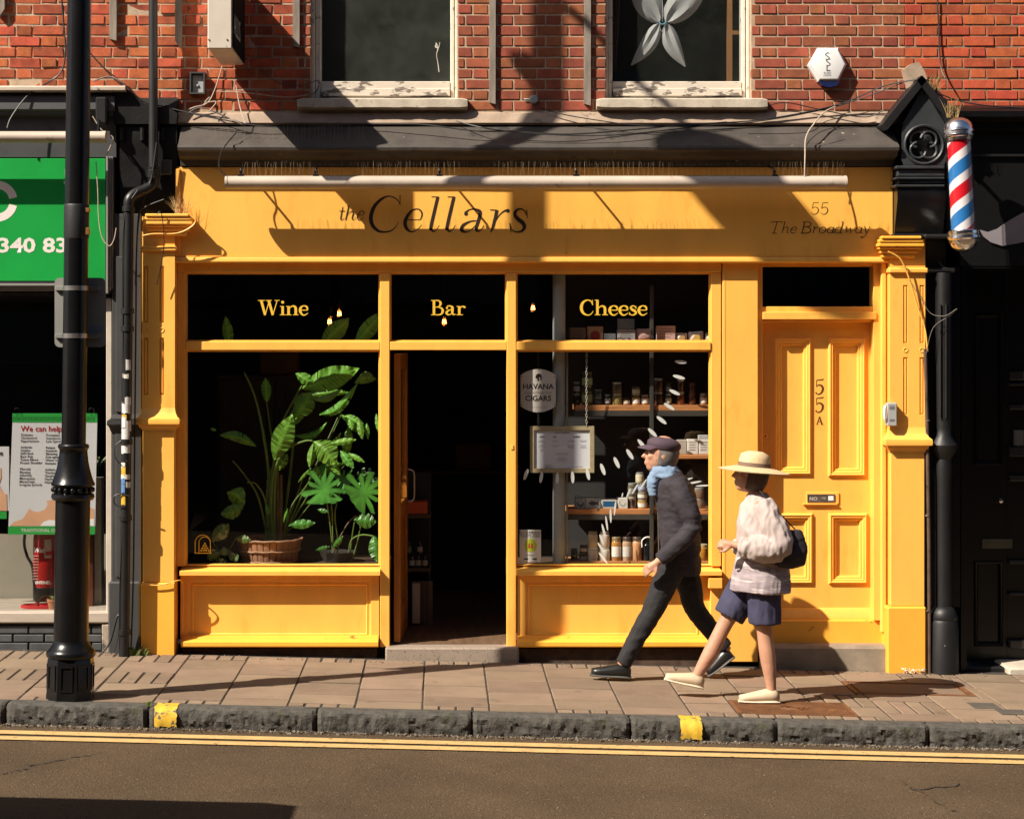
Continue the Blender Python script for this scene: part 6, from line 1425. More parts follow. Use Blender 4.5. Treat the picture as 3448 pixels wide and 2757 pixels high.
# pendant bulbs
BULB = M('glowing_filament', (1,.6,.25), .4, emit=((1.0,.33,.06), 14.0)); BGL = GLASS('bulb_glass', (.95,.85,.7), .8)
def bulb(px, py, Y, lab):
    c_ = P(px,py,Y); t = thing('pendant_bulb', lab, 'light bulb', c_, 'glowing pendant bulbs inside the shop')
    mb = MB(); mb.lathe(c_, [(.001,-.036),(.02,-.032),(.032,-.006),(.030,.016),(.018,.04),(.013,.055),(.013,.075)], 18); part(mb, 'glass_envelope', BGL, t)
    mb = MB()
    for k in range(5): a = 2*math.pi*k/5; mb.tube([c_+Vector((.014*math.cos(a),.014*math.sin(a),-.018)), c_+Vector((.010*math.cos(a),.010*math.sin(a),.016))], .003, 5)
    part(mb, 'filament', BULB, t)
    mb = MB(); mb.lathe(c_, [(.016,.072),(.018,.08),(.018,.12),(.006,.13)], 14); part(mb, 'lamp_holder', BLK, t)
    mb = MB(); mb.tube([c_+Vector((0,0,.125)), Vector((c_.x,c_.y,zc_))], .003, 5); part(mb, 'flex', CABLE, t)
for a in ((694,677,1.6,'lower of two glowing bulbs hanging right of the word Wine'), (714,660,1.9,'upper of two glowing bulbs hanging right of the word Wine'), (935,677,2.1,'glowing bulb hanging under the word Bar'), (1122,648,2.4,'glowing bulb hanging near the corner of the Cheese pane'), (1208,660,1.5,'glowing bulb hanging beside the letter C of Cheese')): bulb(*a)

# ------------------------------------------------------------------ plants in the near window
LEAF = M('strelitzia_leaf', (.15,.38,.038), .45, var=.25, vs=9, stretch=(1,1,1), bump=.2, bs=60, trans=.28, rnd=.22, hrnd=.015)
LEAFD = M('monstera_leaf', (.045,.165,.022), .35, var=.35, vs=11, bump=.15, bs=40, trans=.15, rnd=.2)
LEAFV = M('variegated_leaf', (.10,.17,.04), .45, var=.2, vs=12, spots=((.33,.38,.20), .56, 16, .04), trans=.2)
STEM = M('leaf_stem', (.10,.17,.035), .5, var=.2, vs=20); STEMB = M('old_stem', (.11,.075,.03), .7, var=.35, vs=12, stretch=(4,4,.6))
def leaf(mb, b_, t_, wpx, sag=.0, fold=.35, side=Vector((0,-1,0)), shape=.75, n=60, twist=0.0, tear=0.0):
    b_, t_ = Vector(b_), Vector(t_); d = t_-b_; L = d.length; dn = d.normalized(); wm = wpx/290.0/2; rr = random.Random(int(b_.x*9000+t_.z*700))
    nr = (side-dn*side.dot(dn)).normalized(); lat = dn.cross(nr).normalized(); vs = []; m = 8; mb.vein = []
    for i in range(n+1):
        u = i/n; c_ = b_+d*u+Vector((0,0,-1))*sag*math.sin(math.pi*u)*L+nr*.08*L*math.sin(math.pi*u)
        hw = wm*max(.02, math.sin(math.pi*min(1,u**(.55+.5*shape)*.98+.01)))**.95
        tw = twist*u; l2 = lat*math.cos(tw)+nr*math.sin(tw); n2 = nr*math.cos(tw)-lat*math.sin(tw)
        for j in range(m+1):
            v = j/m*2-1; vs.append(c_+l2*hw*v-n2*abs(v)*hw*fold+n2*wm*(.10*math.sin(u*26+v*2)+.05*math.sin(u*61))*abs(v)+dn*abs(v)*hw*.25)
            mb.vein.append((1.45 if j == m//2 else 1.0)*(.86+.20*math.sin(u*95-abs(v)*6))*(1.0-.18*(abs(v) > .9)))
    gap = {(i, s_) for i in range(4, n-3) for s_ in (0, 1) if rr.random() < tear}
    fs = []
    for i in range(n):
        for j in range(m):
            if (i, int(j >= m//2)) in gap and abs((j+.5)/m*2-1) > .22: continue
            fs.append([i*(m+1)+j, i*(m+1)+j+1, (i+1)*(m+1)+j+1, (i+1)*(m+1)+j])
    mb.add(vs, fs)
def leafpart(mb, mat, t):
    o = part(mb, 'leaf', mat, t, merge=False, recalc=False, sharp=2.0)
    at = o.data.attributes.new('vein', 'FLOAT', 'POINT')
    at.data.foreach_set('value', mb.vein[:len(o.data.vertices)])
    return o
for m_ in (LEAF, LEAFD, LEAFV):                          # veins and midrib from the blade's own lines
    N_, L_ = m_.node_tree.nodes, m_.node_tree.links; an = N_.new('ShaderNodeAttribute'); an.attribute_name = 'vein'
    for nd in [q for q in N_ if q.type in ('BSDF_PRINCIPLED', 'BSDF_TRANSLUCENT')]:
        so_ = nd.inputs[0].links[0].from_socket; mx = N_.new('ShaderNodeMix'); mx.data_type = 'RGBA'; mx.blend_type = 'MULTIPLY'; mx.inputs['Factor'].default_value = 1.0
        L_.new(so_, mx.inputs['A']); L_.new(an.outputs['Fac'], mx.inputs['B']); L_.new(mx.outputs['Result'], nd.inputs[0])
Yb = .36
base = P(572,1150,Yb)
t = thing('bird_of_paradise_plant', 'tall bird of paradise plant with broad paddle leaves behind the glass', 'plant', base)
def sstem(pts, r0, r1, mat=STEM):
    q = smooth_path([tuple(P(*p)) for p in pts], 6); n = len(q); mb = MB(); mb.tube(q, [r0+(r1-r0)*i/(n-1) for i in range(n)], 8); part(mb, 'stem', mat, t)
sstem([(570,1150,.38),(566,1000,.36),(552,900,.30),(535,830,.26),(514,784,.22)], .014, .006)
sstem([(575,1150,.38),(572,1020,.36),(590,905,.3),(612,855,.28),(636,812,.25)], .013, .005)
sstem([(578,1150,.36),(580,1010,.32),(600,900,.26),(640,830,.24)], .012, .004)
sstem([(574,1150,.36),(571,1050,.33),(580,985,.3),(605,945,.26),(640,929,.22),(658,928,.2)], .013, .006)
sstem([(566,1150,.38),(545,1050,.34),(515,1000,.3),(490,970,.26)], .010, .004)
sstem([(568,1150,.36),(560,1060,.33),(540,1020,.28),(520,1015,.24)], .009, .004)
sstem([(580,1150,.38),(578,980,.38),(566,880,.34),(561,848,.32)], .010, .004)
sstem([(590,1150,.4),(612,1070,.36),(640,1030,.3),(650,1015,.28)], .008, .003)
for (px, y0) in ((568,985),(575,978),(583,990),(590,1000),(562,1010)): mb = MB(); mb.tube([P(px,1155,.37),P(px+1,1080,.37),P(px+2,y0,.36)], [.019,.017,.010], 8); part(mb, 'pseudo_stem', STEMB if px in (583,590) else STEM, t)
for (b_, t_, wd, kw) in (
    ((562,848,.32),(559,795,.28),19,{}), ((636,818,.25),(756,776,.20),44,dict(fold=.15,shape=.6)), ((622,786,.25),(660,808,.22),22,dict(fold=.5)),
    ((659,842,.24),(720,818,.2),14,dict(sag=.12,fold=.5)), ((672,873,.24),(754,805,.18),18,dict(sag=.18,fold=.4)), ((746,806,.2),(792,798,.16),22,dict(sag=-.15)),
    ((621,882,.26),(656,826,.22),40,dict(fold=.25)), ((577,968,.26),(616,872,.2),40,dict(fold=.2,shape=.6)), ((540,940,.24),(462,916,.18),20,dict(sag=-.1,fold=.6)),
    ((456,906,.18),(443,902,.17),6,{}), ((660,929,.2),(707,978,.14),44,dict(fold=.5,sag=-.1)), ((697,934,.18),(750,925,.14),13,{}), ((716,948,.18),(745,986,.13),17,{}), ((733,954,.18),(768,973,.14),10,{}), ((660,932,.2),(652,985,.17),16,dict(fold=.8)), ((690,966,.2),(716,1000,.17),14,{}),
    ((478,1036,.22),(515,1060,.18),34,dict(sag=-.15)), ((515,1060,.18),(465,1083,.16),26,dict(sag=.1)), ((588,990,.3),(605,955,.27),16,{}), ((560,1060,.3),(566,1085,.28),8,{}),
    ((485,735,.3),(475,665,.24),20,dict(fold=.3)), ((674,730,.3),(735,670,.2),34,dict(fold=.25)), ((745,730,.26),(808,655,.18),30,dict(fold=.3)), ((735,880,.2),(742,905,.18),11,{}), ((755,882,.2),(763,925,.17),13,{}), ((772,890,.22),(775,925,.2),8,{}), ((792,870,.2),(800,915,.18),10,{}), ((645,870,.3),(610,900,.3),8,{}), ((628,1015,.3),(655,985,.26),6,{}), ((597,1100,.3),(606,1070,.28),5,{})):
    mb = MB(); leaf(mb, P(*b_), P(*t_), wd*1.12, tear=(.06 if wd > 15 else 0), **kw); leafpart(mb, LEAF, t)
rr = random.Random(21)
for k in range(9):                                       # the growth behind
    px, py = rr.uniform(620,740), rr.uniform(820,1080); a = rr.uniform(-1.5,.4); L = rr.uniform(70,120); y = rr.uniform(.36,.55)
    ex = min(px+L*math.cos(a), 778)
    mb = MB(); leaf(mb, P(px,py,y), P(ex,py+L*math.sin(a),y-rr.uniform(0,.1)), rr.uniform(14,22), fold=rr.uniform(.2,.6), sag=rr.uniform(-.15,.2), twist=rr.uniform(-.8,.8), tear=.12); leafpart(mb, LEAF, t)
    q = smooth_path([tuple(P(px,py,y)), tuple(P((px+600)/2,(py+1120)/2,.4)), tuple(P(590,1140,.4))], 5); mb = MB(); mb.tube(q, .004, 5); part(mb, 'stem', STEM, t)
# slatted basket pot
BASK = M('basket_slats', (.26,.125,.065), .75, var=.25, vs=7, stretch=(5,5,.7), rnd=.2); BROPE = M('basket_hoop', (.30,.17,.10), .8, var=.3, vs=30, bump=.4, bs=60)
cB = Vector((X(567,Yb), Yb, Z(1191,.1)))
tb = thing('basket_pot', 'low round slatted wood basket holding the large plant', 'basket', cB)
hB = .172; rB0, rB1 = .195, .232
for k in range(30):
    a0, a1 = 2*math.pi*(k+.06)/30, 2*math.pi*(k+.94)/30; mb = MB(); vs = []
    for (r_, z_) in ((rB0,0),(rB1,hB)):
        for (rr_, a) in ((r_,a0),(r_+.004,(a0+a1)/2),(r_,a1)): vs.append(cB+Vector((rr_*math.cos(a), rr_*math.sin(a), z_)))
        for (rr_, a) in ((r_-.010,a1),(r_-.010,a0)): vs.append(cB+Vector((rr_*math.cos(a), rr_*math.sin(a), z_)))
    mb.add(vs, [[j,(j+1) % 5,5+(j+1) % 5,5+j] for j in range(5)]+[[0,1,2,3,4],[9,8,7,6,5]]); part(mb, 'slat', BASK, tb)
for z_, rr_ in ((hB-.006,rB1+.006),(hB*.52,rB0+.027),(.012,rB0+.008)):
    mb = MB(); pts = [cB+Vector((rr_*math.cos(2*math.pi*k/36), rr_*math.sin(2*math.pi*k/36), z_+.003*math.sin(k*2.3))) for k in range(37)]; mb.tube(pts, .008, 6); part(mb, 'hoop', BROPE, tb)
mb = MB(); mb.lathe(cB, [(0,hB-.03),(rB1-.02,hB-.03)], 24); part(mb, 'soil', M('soil', (.02,.014,.01), .95, bump=.6, bs=60), tb)
# monstera
t = thing('monstera_plant', 'glossy monstera with split leaves at the far side of the window', 'plant', P(702,1188,.3))
def monstera(c_, size, ang, tilt, seed):
    c_ = Vector(c_); n = 44; rr = random.Random(seed); vs = [Vector((0,0,0))]; s_ = size/290.0
    pts = []
    for k in range(n):
        a = math.pi*2*k/n; r_ = .55+.28*math.cos(a)*-1 + (.12 if abs(math.sin(a)) > .5 else 0)
        r_ = (1.0-.38*math.cos(a/1.0)**2 if math.cos(a) > 0 else .62+.42*abs(math.cos(a))**1.5)
        if 4 < k < n-4 and k % 4 == 0: r_ *= .42
        r_ *= 1+.06*rr.uniform(-1,1)
        pts.append(Vector((math.sin(a)*r_*.62, 0, math.cos(a)*r_*.62)))
    M_ = Matrix.Rotation(R(ang), 3, 'Y') @ Matrix.Rotation(R(tilt), 3, 'X'); vs = [c_]; mid = []
    for p in pts: q = p.copy(); q.y = .22*p.x*p.x-.12*abs(p.x); vs.append(c_+(M_ @ q)*s_)
    mb = MB(); mb.add(vs, [[0,1+k,1+(k+1) % n] for k in range(n)]); mb.vein = [1.5]+[.75+.5*((k % 4) == 2) for k in range(n)]; leafpart(mb, LEAFD, t)
monstera(P(683,1030,.2), 78, 175, 12, 1); monstera(P(766,1036,.16), 80, 235, -10, 2); monstera(P(772,1010,.24), 44, 160, 30, 3); monstera(P(722,1012,.26), 50, 120, 25, 4)
for (b_, t_, wd) in (((608,1106,.24),(664,1100,.18),20),((745,1094,.2),(792,1098,.16),32),((786,1126,.2),(796,1184,.16),30),((700,1155,.22),(722,1128,.2),12),((665,1158,.24),(694,1150,.2),10),((668,1072,.2),(692,1078,.18),10),((696,1048,.19),(700,1040,.17),14),((760,990,.24),(775,1012,.2),14)):
    mb = MB(); leaf(mb, P(*b_), P(*t_), wd, fold=.3); leafpart(mb, LEAFD, t)
for pts in ([(702,1188,.3),(697,1120,.26),(690,1070,.22),(684,1040,.2)], [(702,1188,.3),(700,1100,.27),(697,1050,.22)], [(706,1188,.3),(712,1140,.3),(705,1080,.26),(722,1020,.26)], [(735,1188,.3),(740,1140,.28),(746,1100,.22)], [(738,1188,.3),(755,1130,.26),(768,1050,.2)], [(733,1185,.3),(738,1140,.26),(760,1126,.22),(785,1128,.2)], [(698,1188,.3),(702,1160,.28),(730,1105,.26),(750,1085,.26)]):
    q = smooth_path([tuple(P(*p)) for p in pts], 5); mb = MB(); mb.tube(q, .0055, 6); part(mb, 'stem', STEM if pts[0][0] != 698 else STEMB, t)
mb = MB(); mb.lathe((X(712,.36),.36,Z(1191,.1)), [(.10,0),(.13,.06),(.135,.075),(.12,.07),(0,.06)], 24); single(mb, 'plant_pot', M('dark_pot', (.03,.028,.026), .5), 'low dark pot holding the monstera', 'plant pot')
t = thing('pothos_plant', 'small variegated pothos beside the gold arch emblem', 'plant', P(462,1189,.2))
for (b_, t_, wd) in (((446,1140,.14),(482,1103,.12),30),((497,1133,.18),(528,1136,.14),17),((466,1160,.15),(436,1176,.12),26),((470,1150,.15),(474,1170,.12),18),((488,1165,.15),(500,1180,.12),18),((452,1180,.14),(480,1188,.1),18),((484,1158,.16),(492,1182,.13),14)):
    mb = MB(); leaf(mb, P(*b_), P(*t_), wd, fold=.25); leafpart(mb, LEAFV, t)
for (a_, b_) in (((470,1189,.22),(448,1140,.15)),((470,1189,.22),(497,1133,.18)),((470,1189,.22),(466,1160,.16)),((470,1189,.22),(488,1165,.16))): mb = MB(); mb.tube([P(*a_), (P(*a_)+P(*b_))/2+Vector((0,0,.02)), P(*b_)], .003, 5); part(mb, 'stem', STEM, t)

# ------------------------------------------------------------------ shelving in the far window
PINE = M('pine_plank', (.40,.17,.06), .55, var=.3, vs=5, stretch=(.7,6,9), spots=((.17,.06,.02), .62, 6, .08)); RAIL = M('steel_rail_dark', (.055,.052,.046), .5, var=.15, metal=.3)
Yq0, Yq1 = .15, .46
sh = thing('shelving_unit', 'dark steel shelving with pine planks behind the far window', 'shelves', (X(1350,.35), .35, Z(1185,.2)))
def plank(pa, pb, py, th=13, rail=True, y0=Yq0):
    mb = MB(); mb.box(X(pa,y0), X(pb,y0), y0, Yq1, Z(py+th,y0), Z(py,y0), .003); part(mb, 'plank', PINE, sh)
    if rail: mb = MB(); mb.box(X(pa-3,y0), X(pb,y0), y0-.004, y0+.03, Z(py+th+11,y0), Z(py+th+.3,y0), .002); part(mb, 'rail', RAIL, sh)
plank(1192, 1515, 720, 16, False, .15); plank(1212, 1515, 853, 12); plank(1390, 1515, 957, 9, False); plank(1196, 1515, 1071, 12); plank(1192, 1515, 1181.5, 7, False)
for (px, w_, y) in ((1372,8,Yq0-.012),(1512,8,Yq0-.012),(1372,6,Yq1-.02)): mb = MB(); mb.box(X(px-w_/2,y), X(px+w_/2,y), y-.012, y+.012, Z(1186,y), Z(600,y), .002); part(mb, 'upright', RAIL, sh)
mb = MB(); mb.tube([P(1194,1185,Yq0-.03),P(1194,742,Yq0-.03)], .007, 8); part(mb, 'side_rod', M('pale_rod', (.30,.26,.20), .5, metal=.4, var=.3), sh)
mb = MB(); mb.box(X(1190,.52), X(1515,.52), .52, .53, Z(1186), Z(560)); part(mb, 'back_board', DARKWALL, sh)
mb = MB(); mb.lathe((X(1177,.14),.14,Z(1186,.14)), [(.045,0),(.045,(1186-560)/sc(.14))], 24); single(mb, 'round_column', M('pale_grey_column', (.33,.36,.35), .6, var=.08), 'slim pale grey round column just inside the far window', 'column')

def jar(px, yb, wpx, hpx, body, lid, label=None, lab='', grp='jars on the window shelves', Y=.21, kind='jar', glassy=True, shoulder=.82, lidh=.16, nm='jar'):
    s_ = sc(Y); c_ = Vector((X(px,Y), Y, Z(yb,Y))); r_ = wpx/2/s_; h = hpx/s_
    t = thing(nm, lab, kind, c_, grp)
    mb = MB(); lh = h*lidh; mb.lathe(c_, [(r_*.9,0),(r_,r_*.15),(r_,h*.72-lh*.3),(r_*.96,h*.78),(r_*shoulder,h-lh*1.05),(r_*shoulder*.98,h-lh)], 18); part(mb, 'body', M('jar_%03d%03d%03d' % tuple(int(c*999) for c in body), body, .12 if glassy else .4, var=.3 if glassy else .05, vs=22, spec=.6), t)
    mb = MB(); mb.lathe(c_, [(r_*shoulder*1.06,h-lh),(r_*shoulder*1.08,h-lh*.1),(r_*shoulder*1.02,h)], 18); part(mb, 'lid', M('lid_%03d%03d%03d' % tuple(int(c*999) for c in lid), lid, .35, metal=.3, var=.1), t)
    if label:
        mb = MB(); vs = []; n = 8
        for i in range(n+1):
            a = R(-62+124*i/n); vs += [c_+Vector((1.02*r_*math.sin(a),-1.02*r_*math.cos(a),h*.2)), c_+Vector((1.02*r_*math.sin(a),-1.02*r_*math.cos(a),h*.62))]
        mb.add(vs, [[2*i,2*i+2,2*i+3,2*i+1] for i in range(n)]); part(mb, 'label', M('jl_%03d%03d%03d' % tuple(int(c*999) for c in label), label, .6, var=.08, vs=60, spots=((.12,.11,.1), .68, 90, .03)), t)
    return t
DK, OL, GLD, BRN, RDD = (.022,.018,.015), (.10,.10,.035), (.42,.24,.06), (.045,.016,.010), (.20,.030,.012)
WL_, GYL, CRL, BLL = (.62,.60,.56), (.30,.31,.29), (.48,.44,.34), (.03,.03,.03)
top_shelf = [(1214,853,15,25,DK,GYL,None,'lower'), (1214,828,15,24,DK,GYL,GYL,'upper'), (1236,853,24,36,OL,BLL,(.28,.30,.12),'lower'), (1236,817,24,34,(.06,.07,.04),(.10,.12,.06),(.30,.40,.20),'upper'), (1259,853,18,16,DK,GYL,(.06,.06,.06),'lower'), (1259,837,18,17,(.03,.05,.045),(.20,.25,.2),None,'upper'), (1279,853,14,23,DK,GYL,(.40,.40,.42),''), (1299,853,21,24,(.24,.20,.07),CRL,None,'lower'), (1299,829,21,24,(.10,.08,.04),CRL,None,'upper'), (1319,853,16,16,RDD,BLL,CRL,''), (1339,853,18,20,GLD,BLL,WL_,'lower'), (1339,833,18,20,(.22,.19,.09),BLL,CRL,'upper'), (1358,853,17,22,(.28,.12,.05),GYL,WL_,''),
 (1386,853,20,28,BRN,GYL,None,'lower'), (1386,825,20,28,BRN,GYL,None,'upper'), (1407,853,14,24,DK,GYL,CRL,'lower'), (1407,829,13,24,DK,BLL,(.2,.2,.2),'upper'), (1433,853,17,28,(.14,.035,.012),CRL,None,'lower'), (1433,825,16,26,BRN,CRL,None,'upper'), (1457,853,15,23,(.10,.03,.015),(.16,.06,.03),None,'lower'), (1457,830,15,24,BRN,(.10,.05,.03),None,'upper'), (1481,853,16,25,(.35,.18,.10),GYL,WL_,'')]
ix = 0; seen = []
for (px, yb, w_, h_, b_, l_, lb, pos) in top_shelf:
    if px not in seen: seen.append(px)
    k = seen.index(px); side = 'before' if k < 8 else 'past'; kk = k if k < 8 else k-8
    jar(px, yb, w_, h_, b_, l_, lb, (('%s jar of the %s stack ' % (pos, ORD[kk])) if pos else ('single jar, %s in line, ' % ORD[kk])) + side + ' the steel upright on the sunlit plank')
low = [(1331,1070.5,19,26,(.14,.10,.08),CRL,None,'lower jar of the stack beside the white carton'), (1331,1044.5,19,28,(.12,.10,.07),GYL,(.2,.2,.18),'upper jar of the stack beside the white carton'),
 (1352,1070.5,22,20,GLD,CRL,WL_,'bottom jar of the four high tower on the middle plank'), (1352,1050.5,22,17,(.26,.2,.14),GYL,WL_,'second jar up of the four high tower'), (1352,1033.5,21,17,(.2,.19,.2),GYL,(.25,.30,.5),'third jar up of the four high tower'), (1347,1016.5,18,22,CRL,GYL,(.5,.45,.3),'top jar of the four high tower'),
 (1395,1070.5,16,22,DK,BLL,CRL,'dark jar behind the walking man on the middle plank'), (1447,1070.5,22,22,(.20,.13,.08),GYL,None,'lower jar of the pair nearer the man on the middle plank'), (1447,1048.5,22,22,(.18,.12,.08),GYL,None,'upper jar of the pair nearer the man on the middle plank'), (1472,1070.5,22,22,(.20,.13,.08),GYL,None,'lower jar of the pair nearer the frame on the middle plank'), (1472,1048.5,22,22,(.18,.12,.08),GYL,None,'upper jar of the pair nearer the frame on the middle plank'),
 (1209,1181,15,27,DK,BLL,None,'dark jar at the shaded start of the bottom shelf'), (1228,1181,21,18,BRN,BLL,(.16,.15,.15),'lower squat dark jar on the bottom shelf'), (1229,1163,17,16,BRN,BLL,(.35,.3,.3),'upper squat dark jar on the bottom shelf'),
 (1248,1181,23,30,(.52,.48,.42),WL_,None,'lower white pot of the first pair on the bottom shelf'), (1248,1151,22,33,(.40,.36,.28),(.25,.2,.14),None,'upper white pot of the first pair on the bottom shelf'), (1273,1181,23,30,(.60,.56,.50),WL_,None,'lower white pot of the second pair on the bottom shelf'), (1273,1151,22,32,(.52,.46,.40),(.3,.25,.2),None,'upper white pot of the second pair on the bottom shelf'),
 (1297.5,1181,22,51,(.40,.20,.055),(.30,.22,.12),WL_,'tall tan jar with green striped label on the bottom shelf'), (1320,1181,21,51,(.42,.30,.20),(.08,.06,.05),(.5,.48,.45),'tall pale grained jar with white label on the bottom shelf'), (1341,1181,21,51,(.48,.26,.13),(.10,.07,.05),None,'tall jar of pinkish spears without label on the bottom shelf'),
 (1452,1181,17,46,(.03,.04,.015),BLL,(.35,.33,.12),'dark green bottle behind the walking couple'), (1478,1181,27,36,(.42,.20,.03),(.55,.50,.30),None,'honey coloured jar with cloth cap by the window frame'), (1497,1181,11,36,(.40,.25,.15),CRL,(.5,.4,.3),'slim jar cut off by the window frame')]
for (px, yb, w_, h_, b_, l_, lb, lab) in low: jar(px, yb, w_, h_, b_, l_, lb, lab, glassy=b_[0] < .45)
mb = MB(); a_ = P(1297.5,1158,.27); 
mb = MB(); mb.lathe(P(1363,1181,.21), [(.036,0),(.038,.01),(.038,.10),(.03,.125),(.014,.14),(.013,.16),(.015,.165)], 18); tt = single(mb, 'bottle', M('black_bottle', (.008,.008,.010), .08, var=.1), 'black flask with a pale handle at the end of the bottom shelf', 'bottle')
mb = MB(); mb.tube(smooth_path([tuple(P(1352,1152,.19)),tuple(P(1352,1138,.19)),tuple(P(1360,1131,.19)),tuple(P(1369,1131,.19))]), .006, 6); h_ = part(mb, 'handle', WPLAST, tt)
def carton(px0, px1, py0, py1, col, lab, Y=.24, dep=.08, mark=None, nm='carton', cat='box', b=.003, crumple=0.0):
    c_ = Vector((X((px0+px1)/2,Y), Y, Z(py1,Y))); t = thing(nm, lab, cat, c_, 'packets and cartons on the window shelves')
    mb = MB(); mb.box(X(px0,Y), X(px1,Y), Y, Y+dep, Z(py1,Y), Z(py0,Y), b)
    if crumple:
        bm_ = MB(); n = 8; x0, x1, z0, z1 = X(px0,Y), X(px1,Y), Z(py1,Y), Z(py0,Y); vs = []
        for s_ in (0, 1):
            for i in range(n+1):
                for j in range(n+1):
                    u, v = i/n, j/n; bul = (math.sin(math.pi*u)*math.sin(math.pi*min(1,v*1.1)))**.6; q = Vector((x0+(x1-x0)*u, 0, z0+(z1-z0)*v)); f = noise.noise(q*38+Vector((px0,0,0)))
                    vs.append((q.x+.003*f, Y+dep*.5+(-1 if s_ == 0 else 1)*(dep*.5*bul+.012*f*bul), q.z+(.008*f if j == n else 0)))
        N_ = (n+1)**2
        for s_ in (0, 1): bm_.add([], []); 
        fs = [[s_*N_+i*(n+1)+j, s_*N_+i*(n+1)+j+1, s_*N_+(i+1)*(n+1)+j+1, s_*N_+(i+1)*(n+1)+j] for s_ in (0,1) for i in range(n) for j in range(n)]
        mb = MB(); mb.add(vs, fs)
    part(mb, 'pack', M('ct_%03d%03d%03d' % tuple(int(c*999) for c in col), col, .5, var=.08, vs=25), t)
    if mark:
        kind, mc = mark; mm = M('cm_%03d%03d%03d' % tuple(int(c*999) for c in mc), mc, .5); mb = MB(); cx, cz, w_, h_ = X((px0+px1)/2,Y), Z((py0+py1)/2,Y), (px1-px0)/sc(Y), (py1-py0)/sc(Y); yy = Y-(.0008 if not crumple else .012)
        if kind == 'disc': mb.disc(cx, cz-h_*.12, min(w_,h_)*.33, min(w_,h_)*.33, yy, 20)
        elif kind == 'fish': mb.profy(yy, yy+.0004, [(cx-w_*.36,cz),(cx-w_*.1,cz+h_*.22),(cx+w_*.2,cz+h_*.1),(cx+w_*.38,cz+h_*.25),(cx+w_*.32,cz),(cx+w_*.38,cz-h_*.25),(cx+w_*.2,cz-h_*.1),(cx-w_*.1,cz-h_*.22)])
        elif kind == 'curl': mb.ribbon(smooth_path([(cx-w_*.25,cz+h_*.25,.002),(cx-w_*.3,cz,.008),(cx,cz-h_*.25,.012),(cx+w_*.28,cz-h_*.05,.008),(cx+w_*.2,cz+h_*.1,.003)]), yy)
        elif kind == 'lines':
            for k in range(4): mb.box(cx-w_*.34, cx+w_*(.34-.1*(k % 2)), yy, yy+.0004, cz+h_*(.28-.17*k), cz+h_*(.33-.17*k))
        elif kind == 'block': mb.box(cx-w_*.38, cx+w_*.38, yy, yy+.0004, cz-h_*.3, cz+h_*.3)
        part(mb, 'print', mm, t)
for a in ((1199,1234,690,719.5,(.14,.085,.06),'dull brown printed carton under the letter C',.182,.07,('lines',(.06,.035,.025))), (1237,1270,687,719.5,(.27,.17,.11),'tan carton with round red emblem under the word Cheese',.182,.07,('disc',(.20,.02,.02))), (1272,1297,702,719.5,(.10,.11,.12),'small grey lidded tub between cartons under Cheese',.182,.07,None), (1300,1338,694,719.5,(.28,.27,.27),'grey printed carton below the see-through box',.182,.07,('lines',(.10,.10,.10))), (1301,1336,671,693.5,(.11,.14,.18),'dim blue carton stacked on the grey carton',.182,.06,None), (1382,1422,686,719.5,(.50,.33,.29),'pink printed packet standing upright',.182,.05,('lines',(.28,.15,.14))),
          (1211,1233,1048,1070.5,(.26,.28,.30),'grey tin with a dark curled prawn mark',.172,.09,('curl',(.03,.03,.04))), (1233.8,1265,1048,1070.5,(.36,.37,.36),'grey tin with a fish mark',.172,.09,('fish',(.05,.05,.05))), (1266,1299,1051,1070.5,(.52,.50,.46),'cream tin with a bright blue panel',.166,.09,('block',(.015,.09,.20))), (1300.5,1322,1048,1070.5,(.60,.58,.54),'white tin with a small grey curl',.166,.09,('curl',(.35,.34,.33))), (1212,1223,1044,1047.6,(.5,.48,.45),'thin white tin lid lying on the grey tins',.18,.06,None),
          (1426,1446,926,956.5,(.36,.32,.28),'plain beige carton beside the white pair',.18,.07,None), (1447.5,1470,925,956.5,(.60,.57,.54),'white carton with upright lettering nearer the beige one',.172,.08,('lines',(.15,.14,.14))), (1471.5,1493,925,956.5,(.58,.55,.52),'white carton with upright lettering nearer the frame',.172,.08,('lines',(.15,.14,.14))), (1471,1492,916,924.6,(.36,.36,.36),'small grey carton on top of the white ones',.18,.06,None), (1403,1425,951,956.5,(.5,.46,.42),'flat white tub on the short shelf',.18,.07,None)):
    carton(a[0],a[1],a[2],a[3],a[4],a[5],a[6],a[7],a[8])
carton(1340,1374,692,719.5,(.52,.33,.31),'crumpled pink bag leaning in the top shelf row',.182,.07,None,'paper_bag','bag',crumple=1); carton(1422.5,1448,701,719.5,(.60,.52,.44),'white wrapped cheese parcel with tan label',.182,.07,('disc',(.42,.28,.12)),'wrapped_parcel','parcel',crumple=1); carton(1451,1482,698,719.5,(.66,.62,.58),'larger white wrapped parcel with round gold emblem',.182,.07,('disc',(.55,.36,.08)),'wrapped_parcel','parcel',crumple=1); carton(1486,1500,702,719.5,(.5,.42,.34),'white wrapped parcel cut by the frame',.182,.06,None,'wrapped_parcel','parcel',crumple=1)

